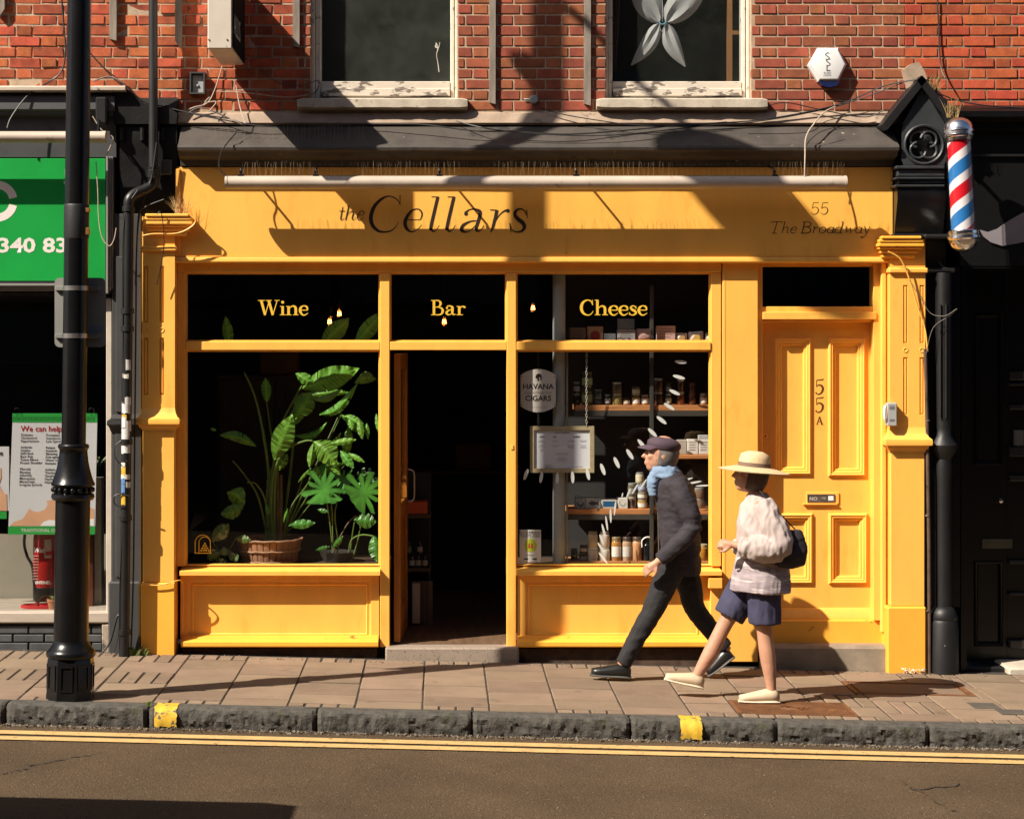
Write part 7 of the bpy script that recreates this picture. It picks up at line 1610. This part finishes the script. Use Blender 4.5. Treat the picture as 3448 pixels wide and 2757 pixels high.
# hanging signs behind the glass
def chain(pts0, pts1, r_, name, mat, parent):
    a, b = Vector(pts0), Vector(pts1); L = (b-a).length; n = max(2, int(L/.021)); mb = MB()
    for k in range(n):
        c_ = a+(b-a)*((k+.5)/n); l2 = L/n*.68; ax_ = Vector((1,0,0)) if k % 2 else Vector((0,1,0)); q = []
        for j in range(9): th = 2*math.pi*j/8; q.append(c_+Vector((0,0,1))*l2*math.cos(th)+ax_*.0062*math.sin(th))
        mb.tube(q, r_, 4)
    part(mb, name, mat, parent, merge=False)
CHN = M('pale_chain', (.45,.43,.38), .4, metal=.5, var=.1); CHD = M('dark_chain', (.08,.08,.08), .4, metal=.5)
Yh = .056
SGN = M('enamel_cream', (.58,.55,.50), .4, var=.04)
t = thing('cigar_sign', 'cream HAVANA AND OTHER FINE CIGARS plate hanging on a chain', 'sign', P(1133,868,Yh))
mb = MB(); o_ = []
for k in range(13): u = -1+2*k/12; o_.append((X(1133+37*u,Yh), Z(790-13*math.cos(u*math.pi/2)**.8 if abs(u) < 1 else 790,Yh)))
for k in range(13): u = 1-2*k/12; o_.append((X(1133+37*u,Yh), Z(855+13*math.cos(u*math.pi/2)**.8 if abs(u) < 1 else 855,Yh)))
mb.profy(Yh, Yh+.004, o_); part(mb, 'plate', SGN, t)
for (s_, sz, py, bo) in (('HAVANA',.053,819,.0012),('AND OTHER FINE',.024,829.5,0),('CIGARS',.054,844,.0012),('JOIN TO TABACCO MATE',.010,858.5,0)): txt(s_, sz, X(1133,Yh), Yh-.0012, Z(py,Yh), INK if sz > .05 else M('sign_faint_ink', (.22,.20,.18), .6), t, 'sign_lettering', 'CENTER', bold=bo)
mb = MB(); q_ = [(1127,795),(1129,789),(1134,786),(1139,788),(1141,794),(1140,800),(1137,802),(1138,796),(1135,793),(1135,801),(1131,802),(1132,796),(1129,797)]
mb.profy(Yh-.0012, Yh-.0006, [(X(a_,Yh),Z(b_,Yh)) for a_, b_ in q_]); part(mb, 'lion_mark', INK, t)
for px, py in ((1098,793),(1168,793),(1098,852),(1168,852)): mb = MB(); mb.disc(X(px,Yh), Z(py,Yh), .004, .004, Yh-.001); part(mb, 'screw_hole', INK, t)
chain(P(1133,778,Yh), P(1133,738,Yh), .0018, 'chain', CHD, t); chain(P(1133,897,Yh), P(1133,868,Yh), .0018, 'chain', CHD, t)
t = thing('menu_frame', 'wood framed white price menu hanging on chains in the window', 'framed menu', P(1183,995,Yh))
mb = MB(); WF = M('oak_frame', (.36,.29,.17), .6, var=.15, vs=9, stretch=(1,1,3)); x0, x1, z0, z1 = X(1116,Yh), X(1251,Yh), Z(995,Yh), Z(897,Yh)
mb.rings(x0, x1, z0, z1, [(0,Yh+.02),(0,Yh),(.028,Yh),(.031,Yh+.012)], cap=False); part(mb, 'frame', WF, t)
mb = MB(); mb.box(x0+.02, x1-.02, Yh+.013, Yh+.02, z0+.02, z1-.02); part(mb, 'menu_sheet', M('menu_paper', (.62,.63,.68), .6, var=.02), t)
ym = Yh+.0118; MI = M('menu_ink', (.12,.12,.13), .7)
txt('theCellars', .026, X(1183,ym), ym, Z(913,ym), MI, t, 'menu_heading', 'CENTER', shear=.25)
for (s_, px) in (('WINE',1141),('BAR',1168),('CHEESE',1214)): txt(s_, .014, X(px,ym), ym, Z(921,ym), MI, t, 'menu_heading', 'CENTER', bold=.0006)
mb = MB(); rr = random.Random(8)
def mlines(cx, y0, n, w_, dy=2.6):
    for k in range(n): h_ = w_*rr.uniform(.55,1)/2; mb.box(X(cx-h_,ym), X(cx+h_,ym), ym, ym+.0003, Z(y0+k*dy+.7,ym), Z(y0+k*dy,ym))
for cx in (1141,1168,1202,1228): mlines(cx, 927, 2, 17); mlines(cx, 937, 2 if cx < 1200 else 3, 19)
mlines(1141, 946, 2, 9); mlines(1183, 954, 2, 42); mlines(1183, 963, 4, 24); mlines(1155, 979, 3, 22); mlines(1216, 982, 1, 26)
part(mb, 'menu_text_lines', M('menu_faint_ink', (.32,.32,.34), .7), t, kind='stuff', merge=False)
chain(P(1135,897,Yh), P(1135,880,Yh), .0018, 'chain', CHD, t); chain(P(1235,897,Yh), P(1235,738,Yh), .0021, 'chain', CHN, t)

# inside the doorway: trestle shelf with boxes and jars
t = thing('door_shelves', 'dark stand of shelves just inside the doorway', 'shelves', (X(880,.95), .95, zfl))
Ya = .95
for py in (1082, 1195): mb = MB(); mb.box(X(835,Ya), X(908,Ya), Ya, Ya+.3, Z(py+9,Ya), Z(py,Ya), .003); part(mb, 'shelf', M('dark_shelf', (.05,.03,.02), .6, var=.2), t)
mb = MB(); mb.box(X(835,Ya+.28), X(908,Ya+.28), Ya+.28, Ya+.3, zfl, Z(1000,Ya)); part(mb, 'back', DARKWALL, t)
for px in (836, 905): mb = MB(); mb.box(X(px-2,Ya), X(px+2,Ya), Ya+.001, Ya+.03, zfl, Z(1000,Ya), .002); part(mb, 'upright', DARKWALL, t)
carton(850, 900, 1056, 1081.5, (.46,.065,.012), 'bright orange box on the shelf inside the doorway', Ya-.01, .2)
k = 0
for py, xs_ in ((1194.5,(848,868,881,895)), (1166,(848,861,884))):
    for px in xs_: jar(px, py, 13, 26, DK, BLL, (.30,.28,.27) if px != 861 else (.10,.10,.10), '%s dark labelled jar in the %s row inside the doorway' % (ORD[(848,861,868,881,884,895).index(px) if False else xs_.index(px)], 'lower' if py > 1180 else 'upper'), Y=Ya+.02); k += 1
t = thing('wine_crate', 'rough slatted wooden crate on the floor inside the doorway', 'crate', (X(885,Ya), Ya, zfl))
CRW = M('crate_wood', (.12,.09,.065), .8, var=.25, vs=6, stretch=(3,3,.6), rnd=.2)
for k in range(4): mb = MB(); mb.box(X(866+k*11.5,Ya-.03), X(876.5+k*11.5,Ya-.03), Ya-.03, Ya-.012, zfl+.002, Z(1222,Ya), .002); part(mb, 'slat', CRW, t)
mb = MB(); mb.box(X(866,Ya), X(911,Ya), Ya-.011, Ya+.25, zfl+.004, Z(1224,Ya)); part(mb, 'body', DARKWALL, t)
mb = MB(); mb.box(X(868,Ya-.05), X(884,Ya-.05), Ya-.045, Ya-.035, Z(1310,Ya), Z(1226,Ya), .002); mb.lathe((X(879,Ya-.05),Ya-.048,Z(1235,Ya)), [(.010,0),(.013,.001),(.013,.003)], 14, axis='y'); single(mb, 'paper_tag', M('tag_paper', (.50,.45,.42), .7, var=.08), 'tall white tag with an eyelet hung on the crate', 'tag')
# unseen van added just outside the frame to cast the shadow across the tarmac
t = thing('shadow_casting_van', 'unseen black van added outside the frame to cast the road shadow', 'van', (-4.5,-6.0,gz(-4.5)-KERB_H))
g_ = gz(-4.5)-KERB_H+.04; VB = M('van_black', (.012,.012,.014), .2, coat=.5)
mb = MB(); pr = [(-7.0,.35),(-2.45,.35),(-2.33,.7),(-2.30,1.1),(-2.38,1.6),(-2.5,1.88),(-2.75,1.98),(-5.4,2.0),(-6.2,1.3),(-7.0,1.1)]
mb.poly([(x, -7.0, g_+z_) for x, z_ in pr], (0,1.92,0)); part(mb, 'body', VB, t)
for x in (-3.2,-6.2):
    for y in (-7.0,-5.25): mb = MB(); mb.lathe((x,y,g_+.33), [(.1,0),(.33,0),(.33,.18),(.1,.18)], 24, axis='y'); part(mb, 'wheel', M('tyre', (.02,.02,.02), .8), t)
mb = MB(); mb.box(-4.9,-3.1,-5.085,-5.07,g_+1.25,g_+1.75); part(mb, 'side_window', MATS['opposite_glass'], t)
# ================================================================== PEOPLE
SKINM = M('skin', (.45,.235,.15), .55, var=.14, vs=9, bump=.15, bs=120, spots=((.42,.16,.11), .60, 12, .14))
def fuse(mb, name, mat, parent, voxel=.008, smooth=6, fold=None, seed=0):
    tmp = bpy.data.meshes.new('tmp'); tmp.from_pydata(mb.v, [], mb.f)
    bm = bmesh.new(); bm.from_mesh(tmp); bmesh.ops.recalc_face_normals(bm, faces=bm.faces); bm.to_mesh(tmp); bm.free()
    ob = bpy.data.objects.new('tmp', tmp); COL.objects.link(ob)
    md = ob.modifiers.new('r', 'REMESH'); md.mode = 'VOXEL'; md.voxel_size = voxel; md.use_smooth_shade = True
    ms = ob.modifiers.new('s', 'SMOOTH'); ms.factor = .5; ms.iterations = smooth
    dg = bpy.context.evaluated_depsgraph_get(); dg.update()
    me = bpy.data.meshes.new_from_object(ob.evaluated_get(dg)); bpy.data.objects.remove(ob)
    if fold:
        amp, fr = fold
        nrm = [v.normal.copy() for v in me.vertices]
        for v, n_ in zip(me.vertices, nrm):
            q = Vector((v.co.x*fr[0], v.co.y*fr[1], v.co.z*fr[2]))+Vector((seed, 0, 0))
            r1 = noise.noise(q); r2 = noise.noise(q*2.3+Vector((3,1,7)))
            v.co += n_*amp*(1.3*(.35-abs(r1)*1.4)+.55*(.3-abs(r2)*1.2)+.4*noise.noise(q*.5))
    for p in me.polygons: p.use_smooth = True
    me.name = name; me.materials.clear(); me.materials.append(mat)
    o = bpy.data.objects.new(name, me); COL.objects.link(o); o.parent = parent
    return o
def loft(mb, rings, n=20):                               # (x, y, z, rx, ry) level ellipses
    vs = []
    for (x, y, z, rx, ry) in rings:
        for k in range(n): a = 2*math.pi*k/n; vs.append((x+rx*math.cos(a), y+ry*math.sin(a), z))
    m = len(rings); mb.add(vs, [[i*n+k, i*n+(k+1) % n, (i+1)*n+(k+1) % n, (i+1)*n+k] for i in range(m-1) for k in range(n)]+[list(range(n)), [(m-1)*n+k for k in range(n)]])
def limb(mb, pts, rad, n=12, k=4):
    q = smooth_path([tuple(p)+(r,) for p, r in zip(pts, rad)], k); mb.tube([p[:3] for p in q], [max(.002, p[3]) for p in q], n)
def head(mb, c, yaw=0.0, tilt=0.0, s=1.0):               # faces -x
    h = MB()
    h.ball((.012,0,.03), .098, 18, sz=1.05, sy=.80); h.ball((-.018,0,-.03), .078, 16, sz=1.15, sy=.80); h.ball((-.045,0,-.088), .040, 12, sz=.75, sy=.95)
    h.tube([(-.085,0,.032),(-.103,0,-.012),(-.117,0,-.028),(-.092,0,-.036)], [.010,.013,.016,.008], 8)      # nose
    h.ball((-.088,0,-.060), .016, 8, sz=.45, sy=1.5); h.ball((-.084,0,-.073), .016, 8, sz=.5, sy=1.3)           # lips
    h.tube([(-.086,-.045,.034),(-.096,0,.036),(-.086,.045,.034)], .009, 6)                                       # brow
    for sg in (-1,1): h.ball((.014,sg*.076,-.004), .023, 10, sz=1.3, sy=.35); h.ball((-.070,sg*.036,-.018), .022, 8)
    M_ = Matrix.Translation(c) @ Matrix.Rotation(yaw, 4, 'Z') @ Matrix.Rotation(tilt, 4, 'Y') @ Matrix.Diagonal((s,s,s,1))
    mb.add([M_ @ Vector(v) for v in h.v], h.f)
    return M_
def hand(mb, w_, d, pn, s=1.0, curl=.5, side=1):           # wrist, finger direction, palm normal
    d = Vector(d).normalized(); pn = Vector(pn); pn = (pn-d*pn.dot(d)).normalized(); lt = d.cross(pn)*side; w_ = Vector(w_)
    limb(mb, [w_-d*.02, w_+d*.03*s, w_+d*.075*s], [.022*s,.026*s,.022*s], 10)
    for k, (L, o_) in enumerate(((.068,-.027),(.077,-.009),(.072,.009),(.056,.026))):
        b_ = w_+d*.070*s+lt*o_*s; c1, c2 = curl*.7, curl*1.6
        p1 = b_+(d*math.cos(c1)+pn*math.sin(c1))*L*.45*s; p2 = p1+(d*math.cos(c2)+pn*math.sin(c2))*L*.32*s; p3 = p2+(d*math.cos(c2*1.4)+pn*math.sin(c2*1.4))*L*.24*s
        limb(mb, [w_+d*.04*s+lt*o_*.8*s, b_, p1, p2, p3], [.011*s,.0098*s,.009*s,.0085*s,.007*s], 8, 3)
    b_ = w_+d*.022*s-lt*.022*s; limb(mb, [b_, b_-lt*.026*s+d*.022*s+pn*.008, b_-lt*.034*s+d*.050*s+pn*.020, b_-lt*.026*s+d*.068*s+pn*.030], [.013*s,.0115*s,.010*s,.008*s], 8, 3)
def shoe(mb, heel, toe, wd=.045, h=.075, lift=0.0, sole=True):
    heel, toe = Vector(heel), Vector(toe); d = toe-heel; L = d.length; dn = d.normalized(); up = Vector((0,0,1)); up = (up-dn*up.dot(dn)).normalized(); lt = dn.cross(up); n = 14; vs = []; m = 9
    for i in range(m+1):
        u = i/m; wv = wd*(.72+.28*math.sin(math.pi*min(1,.25+u*.8))) if u < .9 else wd*(.92-.2*(u-.9)*10); hh = h*(1.0 if u < .3 else 1.0-.50*((u-.3)/.7)**.9) if u > 0 else h*.7
        hh = max(hh, .018); wv = wv if 0 < i < m else wv*.62; c_ = heel+d*u+up*(hh/2)
        for k in range(n): a = 2*math.pi*k/n; vs.append(c_+lt*wv*math.cos(a)+up*(hh/2)*math.sin(a)*(1 if math.sin(a) > 0 else 1.0))
    mb.add(vs, [[i*n+k, i*n+(k+1) % n, (i+1)*n+(k+1) % n, (i+1)*n+k] for i in range(m) for k in range(n)]+[list(range(n)), [m*n+k for k in range(n)]])
def eyes(parent, M_, s=1.0):
    for sg in (-1,1):
        mb = MB(); c_ = M_ @ Vector((-.079,sg*.033,.008)); mb.ball(c_, .0125*s, 10); p = part(mb, 'eye', M('eye_white', (.6,.57,.53), .3), parent)
        mb = MB(); c2 = M_ @ Vector((-.089,sg*.033,.008)); mb.ball(c2, .0058*s, 8); part(mb, 'iris', M('eye_dark', (.03,.02,.015), .2), p)

# ---- man with dark cap walking towards the lamp column
root = thing('person', 'walking figure in dark jacket, flat purple cap and pale blue scarf, black trousers', 'person', (0,0,0))
body = MB()
M_ = head(body, Vector((-.105,.0,1.490)), 0, R(8), 1.0)
limb(body, [(-.03,0,1.30),(-.055,0,1.37),(-.075,0,1.43)], [.06,.056,.056])
loft(body, [(.03,0,.80,.10,.14),(.03,0,.95,.115,.15),(.02,0,1.08,.105,.14),(.0,0,1.22,.115,.165),(-.02,0,1.32,.09,.16),(-.03,0,1.36,.05,.07)])
limb(body, [(-.01,-.16,1.31),(.03,-.20,1.20),(.085,-.225,1.04),(-.03,-.235,.90),(-.135,-.23,.80)], [.055,.052,.043,.038,.027]); hand(body, (-.135,-.23,.80), (-.75,.05,-.55), (.45,.75,-.3), 1.0, .55, -1)
limb(body, [(.0,.16,1.31),(.05,.20,1.20),(.12,.215,1.05),(.08,.20,.92),(.03,.19,.82)], [.055,.052,.043,.038,.027]); hand(body, (.03,.19,.82), (-.35,0,-.9), (-.2,-.9,.2), 1.0, .5, 1)
limb(body, [(.02,-.085,.86),(-.07,-.088,.64),(-.15,-.088,.455),(-.27,-.088,.24),(-.345,-.085,.09)], [.085,.072,.053,.046,.034])
limb(body, [(.04,.085,.86),(.11,.088,.64),(.16,.088,.46),(.28,.088,.30),(.385,.086,.175)], [.085,.072,.053,.046,.034])
fuse(body, 'body', SKINM, root, .0075, 4)
jk = MB()
loft(jk, [(.045,0,.70,.135,.175),(.045,0,.80,.135,.18),(.035,0,.95,.135,.172),(.02,0,1.08,.13,.165),(.0,0,1.22,.14,.185),(-.015,0,1.31,.115,.185),(-.03,0,1.36,.085,.12),(-.045,0,1.395,.074,.080)])
limb(jk, [(-.01,-.15,1.32),(.03,-.205,1.21),(.09,-.23,1.04),(-.03,-.24,.90),(-.125,-.235,.81)], [.078,.074,.064,.056,.044]); limb(jk, [(.0,.15,1.32),(.05,.205,1.21),(.125,.22,1.05),(.085,.205,.92),(.04,.195,.84)], [.078,.074,.064,.056,.044])
CLO_J = M('dark_jacket_cloth', (.022,.018,.024), .85, var=.25, vs=6, bump=.4, bs=160)
j = fuse(jk, 'jacket', CLO_J, root, .009, 3, (.009,(6,6,15)), 3)
mb = MB(); mb.tube([(-.118,-.0,1.34),(-.118,0,1.2),(-.112,0,1.05),(-.105,0,.9),(-.10,0,.72)], .004, 6); o = part(mb, 'zip', STEEL, root)
mb = MB(); mb.box(-.02,.09,-.182,-.172,.80,.815,.003); part(mb, 'pocket_flap', CLO_J, root)
tr = MB()
loft(tr, [(.035,0,.70,.12,.165),(.035,0,.82,.125,.165),(.03,0,.93,.12,.155)])
limb(tr, [(.02,-.085,.86),(-.07,-.088,.64),(-.15,-.088,.455),(-.265,-.088,.24),(-.335,-.086,.10)], [.10,.088,.072,.062,.055]); limb(tr, [(.04,.085,.86),(.11,.088,.64),(.16,.088,.46),(.275,.088,.31),(.37,.086,.195)], [.10,.088,.072,.062,.055])
fuse(tr, 'trousers', M('black_trouser_cloth', (.012,.011,.013), .85, var=.25, bump=.3, bs=150), root, .009, 3, (.005,(8,8,14)), 7)
for (h_, t_) in (((-.285,-.086,.006),(-.545,-.088,.022)), ((.435,.086,.135),(.265,.086,.004))):
    mb = MB(); shoe(mb, h_, t_, .050, .098); sh_ = part(mb, 'shoe', M('black_shoe_leather', (.012,.012,.012), .35, var=.2), root, sharp=1.2)
    mb = MB(); d_ = Vector(t_)-Vector(h_); shoe(mb, Vector(h_)-d_*.02-Vector((0,0,.004)), Vector(t_)+d_*.03-Vector((0,0,.004)), .054, .026); part(mb, 'sole', M('grey_rubber_sole', (.07,.065,.06), .7), sh_, sharp=1.0)
cp = MB(); cpM = M_ @ Matrix.Translation((0,0,.055))                 # flat cap
c_ = MB(); c_.lathe((.012,0,.0), [(.103,-.012),(.115,.010),(.112,.034),(.085,.056),(.04,.066),(0,.068)], 24, sq=.86); cp.add([cpM @ Vector(v) for v in c_.v], c_.f)
c_ = MB(); vs = []
for i in range(9):
    a = R(-62+124*i/8); vs += [(.005-.098*math.cos(a), .086*math.sin(a), .004), (.005-.165*math.cos(a)**.8, .080*math.sin(a), -.022), (.005-.165*math.cos(a)**.8, .080*math.sin(a), -.030), (.005-.098*math.cos(a), .086*math.sin(a), -.008)]
c_.add(vs, [[4*i+q, 4*i+(q+1) % 4, 4*i+4+(q+1) % 4, 4*i+4+q] for i in range(8) for q in range(4)]+[[0,1,2,3],[35,34,33,32]]); cp.add([cpM @ Vector(v) for v in c_.v], c_.f)
part(cp, 'cap', M('purple_cap_cloth', (.055,.034,.050), .85, var=.2, bump=.3, bs=150), root, sharp=1.0)
hr = MB(); c_ = MB(); c_.lathe((.022,0,-.02), [(.060,-.06),(.088,-.04),(.099,.0),(.103,.05),(.095,.08)], 20, sq=.82)
c_.v = [(x if x > -.02 else -.02, y, z) for x, y, z in c_.v]; hr.add([M_ @ Vector(v) for v in c_.v], c_.f); part(hr, 'hair', M('grey_hair', (.14,.12,.11), .8, var=.3, vs=40, bump=.5, bs=150), root, sharp=1.2)
sf_ = MB(); loft(sf_, [(-.05,0,1.335,.105,.115),(-.062,0,1.365,.108,.112),(-.078,0,1.395,.100,.100),(-.088,0,1.42,.086,.086)]); limb(sf_, [(-.13,-.04,1.38),(-.155,-.04,1.31),(-.15,-.045,1.22)], [.04,.045,.03])
fuse(sf_, 'scarf', M('pale_blue_scarf', (.17,.25,.37), .9, var=.15, bump=.4, bs=120), root, .009, 3, (.008,(18,18,36)), 1)
eyes(root, M_)
PX, PY = 1.545, -.62
root.location = (PX, PY, gz(PX-.3)+.001); WL[root.name] = Vector(root.location); root.rotation_euler = (0, math.atan(SLOPE)*.9, 0)

# ---- woman in straw hat
root = thing('person', 'walking figure in wide straw hat, pale loose blouse, navy shorts and cream shoes', 'person', (0,0,0))
body = MB(); M_ = head(body, Vector((-.06,0,1.425)), 0, R(10), .95)
limb(body, [(-.01,0,1.25),(-.025,0,1.32),(-.04,0,1.37)], [.05,.046,.047])
loft(body, [(.02,0,.78,.11,.155),(.02,0,.90,.115,.155),(.01,0,1.02,.09,.125),(.0,0,1.15,.10,.145),(-.005,0,1.25,.08,.145),(-.01,0,1.29,.045,.06)])
limb(body, [(.0,-.145,1.25),(.04,-.185,1.14),(.075,-.205,1.00),(-.07,-.20,.985),(-.185,-.17,1.00)], [.045,.043,.036,.032,.023]); hand(body, (-.185,-.17,1.00), (-.9,.25,.1), (.1,.8,-.5), .9, .7, -1)
limb(body, [(.0,.145,1.25),(.05,.185,1.14),(.08,.20,1.00),(-.05,.17,.96),(-.16,.10,.975)], [.045,.043,.036,.032,.023]); hand(body, (-.16,.10,.975), (-.85,-.45,.1), (.1,-.7,-.5), .9, .7, 1)
limb(body, [(.02,-.08,.84),(.035,-.082,.62),(.035,-.082,.45),(.06,-.082,.28),(.085,-.082,.10),(.085,-.082,.06)], [.088,.072,.050,.050,.032,.034])
limb(body, [(.0,.08,.84),(-.10,.082,.64),(-.19,.082,.47),(-.28,.082,.28),(-.365,.082,.13),(-.375,.082,.10)], [.088,.072,.050,.050,.032,.034])
fuse(body, 'body', SKINM, root, .0075, 4)
BL = M('pale_blouse_cloth', (.40,.33,.31), .85, var=.10, vs=5, bump=.3, bs=120)
bl_ = MB(); loft(bl_, [(.02,0,.96,.150,.185),(.015,0,1.02,.150,.185),(.005,0,1.12,.145,.180),(.0,0,1.23,.115,.168),(-.008,0,1.28,.078,.10),(-.015,0,1.31,.060,.066)])
limb(bl_, [(.0,-.135,1.26),(.045,-.19,1.14),(.085,-.215,1.00),(-.05,-.21,.98),(-.15,-.185,.995)], [.07,.082,.088,.080,.058]); limb(bl_, [(.0,.135,1.26),(.05,.19,1.14),(.085,.205,1.00),(-.04,.175,.96),(-.12,.13,.97)], [.07,.082,.086,.078,.056])
fuse(bl_, 'blouse', BL, root, .009, 3, (.014,(15,15,6)), 5)
tu = MB(); loft(tu, [(.02,0,.70,.192,.232),(.02,0,.72,.192,.232),(.02,0,.80,.180,.222),(.02,0,.90,.160,.200),(.02,0,1.0,.130,.168)])
TUN = M('striped_tunic', (.30,.25,.27), .85, var=.35, vs=4, stretch=(1,1,9), bump=.3, bs=120, spots=((.50,.43,.42), .52, 4.5, .08))
fuse(tu, 'tunic', TUN, root, .009, 3, (.010,(15,15,5)), 2)
so = MB(); loft(so, [(.02,0,.70,.125,.17),(.02,0,.80,.13,.175),(.02,0,.90,.125,.165)]); limb(so, [(.02,-.085,.84),(.03,-.085,.66),(.035,-.084,.50)], [.112,.108,.104]); limb(so, [(.0,.085,.84),(-.09,.085,.66),(-.165,.084,.515)], [.112,.108,.102])
fuse(so, 'shorts', M('navy_short_cloth', (.035,.035,.075), .85, var=.2, bump=.3, bs=140), root, .009, 3, (.008,(14,14,5)), 9)
SHO = M('cream_canvas_shoe', (.52,.40,.27), .7, var=.08, bump=.2, bs=120)
for (h_, t_) in (((.135,-.082,.006),(-.115,-.084,.006)), ((-.325,.082,.055),(-.565,.084,.105))):
    mb = MB(); shoe(mb, h_, t_, .047, .088); sh_ = part(mb, 'shoe', SHO, root, sharp=1.2)
    mb = MB(); d_ = Vector(t_)-Vector(h_); n_ = Vector((-d_.z,0,d_.x)).normalized()*-1; shoe(mb, Vector(h_)-d_*.02-Vector((0,0,.004)), Vector(t_)+d_*.02-Vector((0,0,.004)), .051, .024); part(mb, 'sole', M('pale_rubber_sole', (.60,.50,.38), .6), sh_, sharp=1.0)
hm = M_ @ Matrix.Translation((0,0,.055)) @ Matrix.Rotation(R(-6), 4, 'Y')
h_ = MB(); h_.lathe((.012,0,0), [(.10,-.008),(.185,-.018),(.235,-.030),(.238,-.024),(.18,-.010),(.108,.004),(.104,.05),(.094,.085),(.05,.105),(0,.108)], 32, sq=.92)
part(MB().add([hm @ Vector(v) for v in h_.v], h_.f), 'straw_hat', M('straw', (.58,.42,.24), .8, var=.15, vs=50, bump=.5, bs=140), root, sharp=.9)
h_ = MB(); h_.lathe((.012,0,0), [(.1085,.004),(.1100,.006),(.1075,.030),(.105,.031)], 32, sq=.92); part(MB().add([hm @ Vector(v) for v in h_.v], h_.f), 'hat_band', M('hat_band', (.16,.10,.07), .8), root)
hr = MB(); c_ = MB(); c_.lathe((.018,0,-.02), [(.045,-.085),(.080,-.07),(.100,-.02),(.104,.04),(.098,.08)], 20, sq=.84); c_.v = [(max(x,-.028), y, z) for x, y, z in c_.v]; hr.add([M_ @ Vector(v) for v in c_.v], c_.f)
part(hr, 'hair', M('brown_hair', (.07,.04,.025), .7, var=.3, vs=40, bump=.5, bs=150), root, sharp=1.2)
eyes(root, M_, .95)
WX, WY = 1.99, -1.34
root.location = (WX, WY, gz(WX)+.001); WL[root.name] = Vector(root.location); root.rotation_euler = (0, math.atan(SLOPE)*.9, 0)
# her shoulder bag
g_ = gz(WX); bx_, by_ = WX+.17, WY-.17
t = thing('shoulder_bag', "soft black shoulder bag slung behind the straw hatted walker's arm", 'bag', (bx_, by_, g_+.86))
BAGM = M('black_bag_canvas', (.016,.013,.018), .75, var=.25, bump=.4, bs=120)
mb = MB(); loft(mb, [(0,0,.00,.07,.035),(.0,0,.02,.11,.055),(.005,0,.10,.125,.060),(.0,0,.19,.115,.045),(-.01,0,.235,.10,.018)])
o = fuse(mb, 'pouch', BAGM, t, .008, 3, (.010,(9,9,9)), 4)
mb = MB(); mb.tube(smooth_path([(bx_-.08,by_,g_+1.08),(bx_-.10,by_-.03,g_+1.18),(bx_-.13,by_+.0,g_+1.29),(bx_-.16,by_+.06,g_+1.335),(bx_-.12,by_+.1,g_+1.30),(bx_-.03,by_+.06,g_+1.19),(bx_+.07,by_,g_+1.08)]), .008, 6, flat=.5); part(mb, 'strap', BAGM, t)
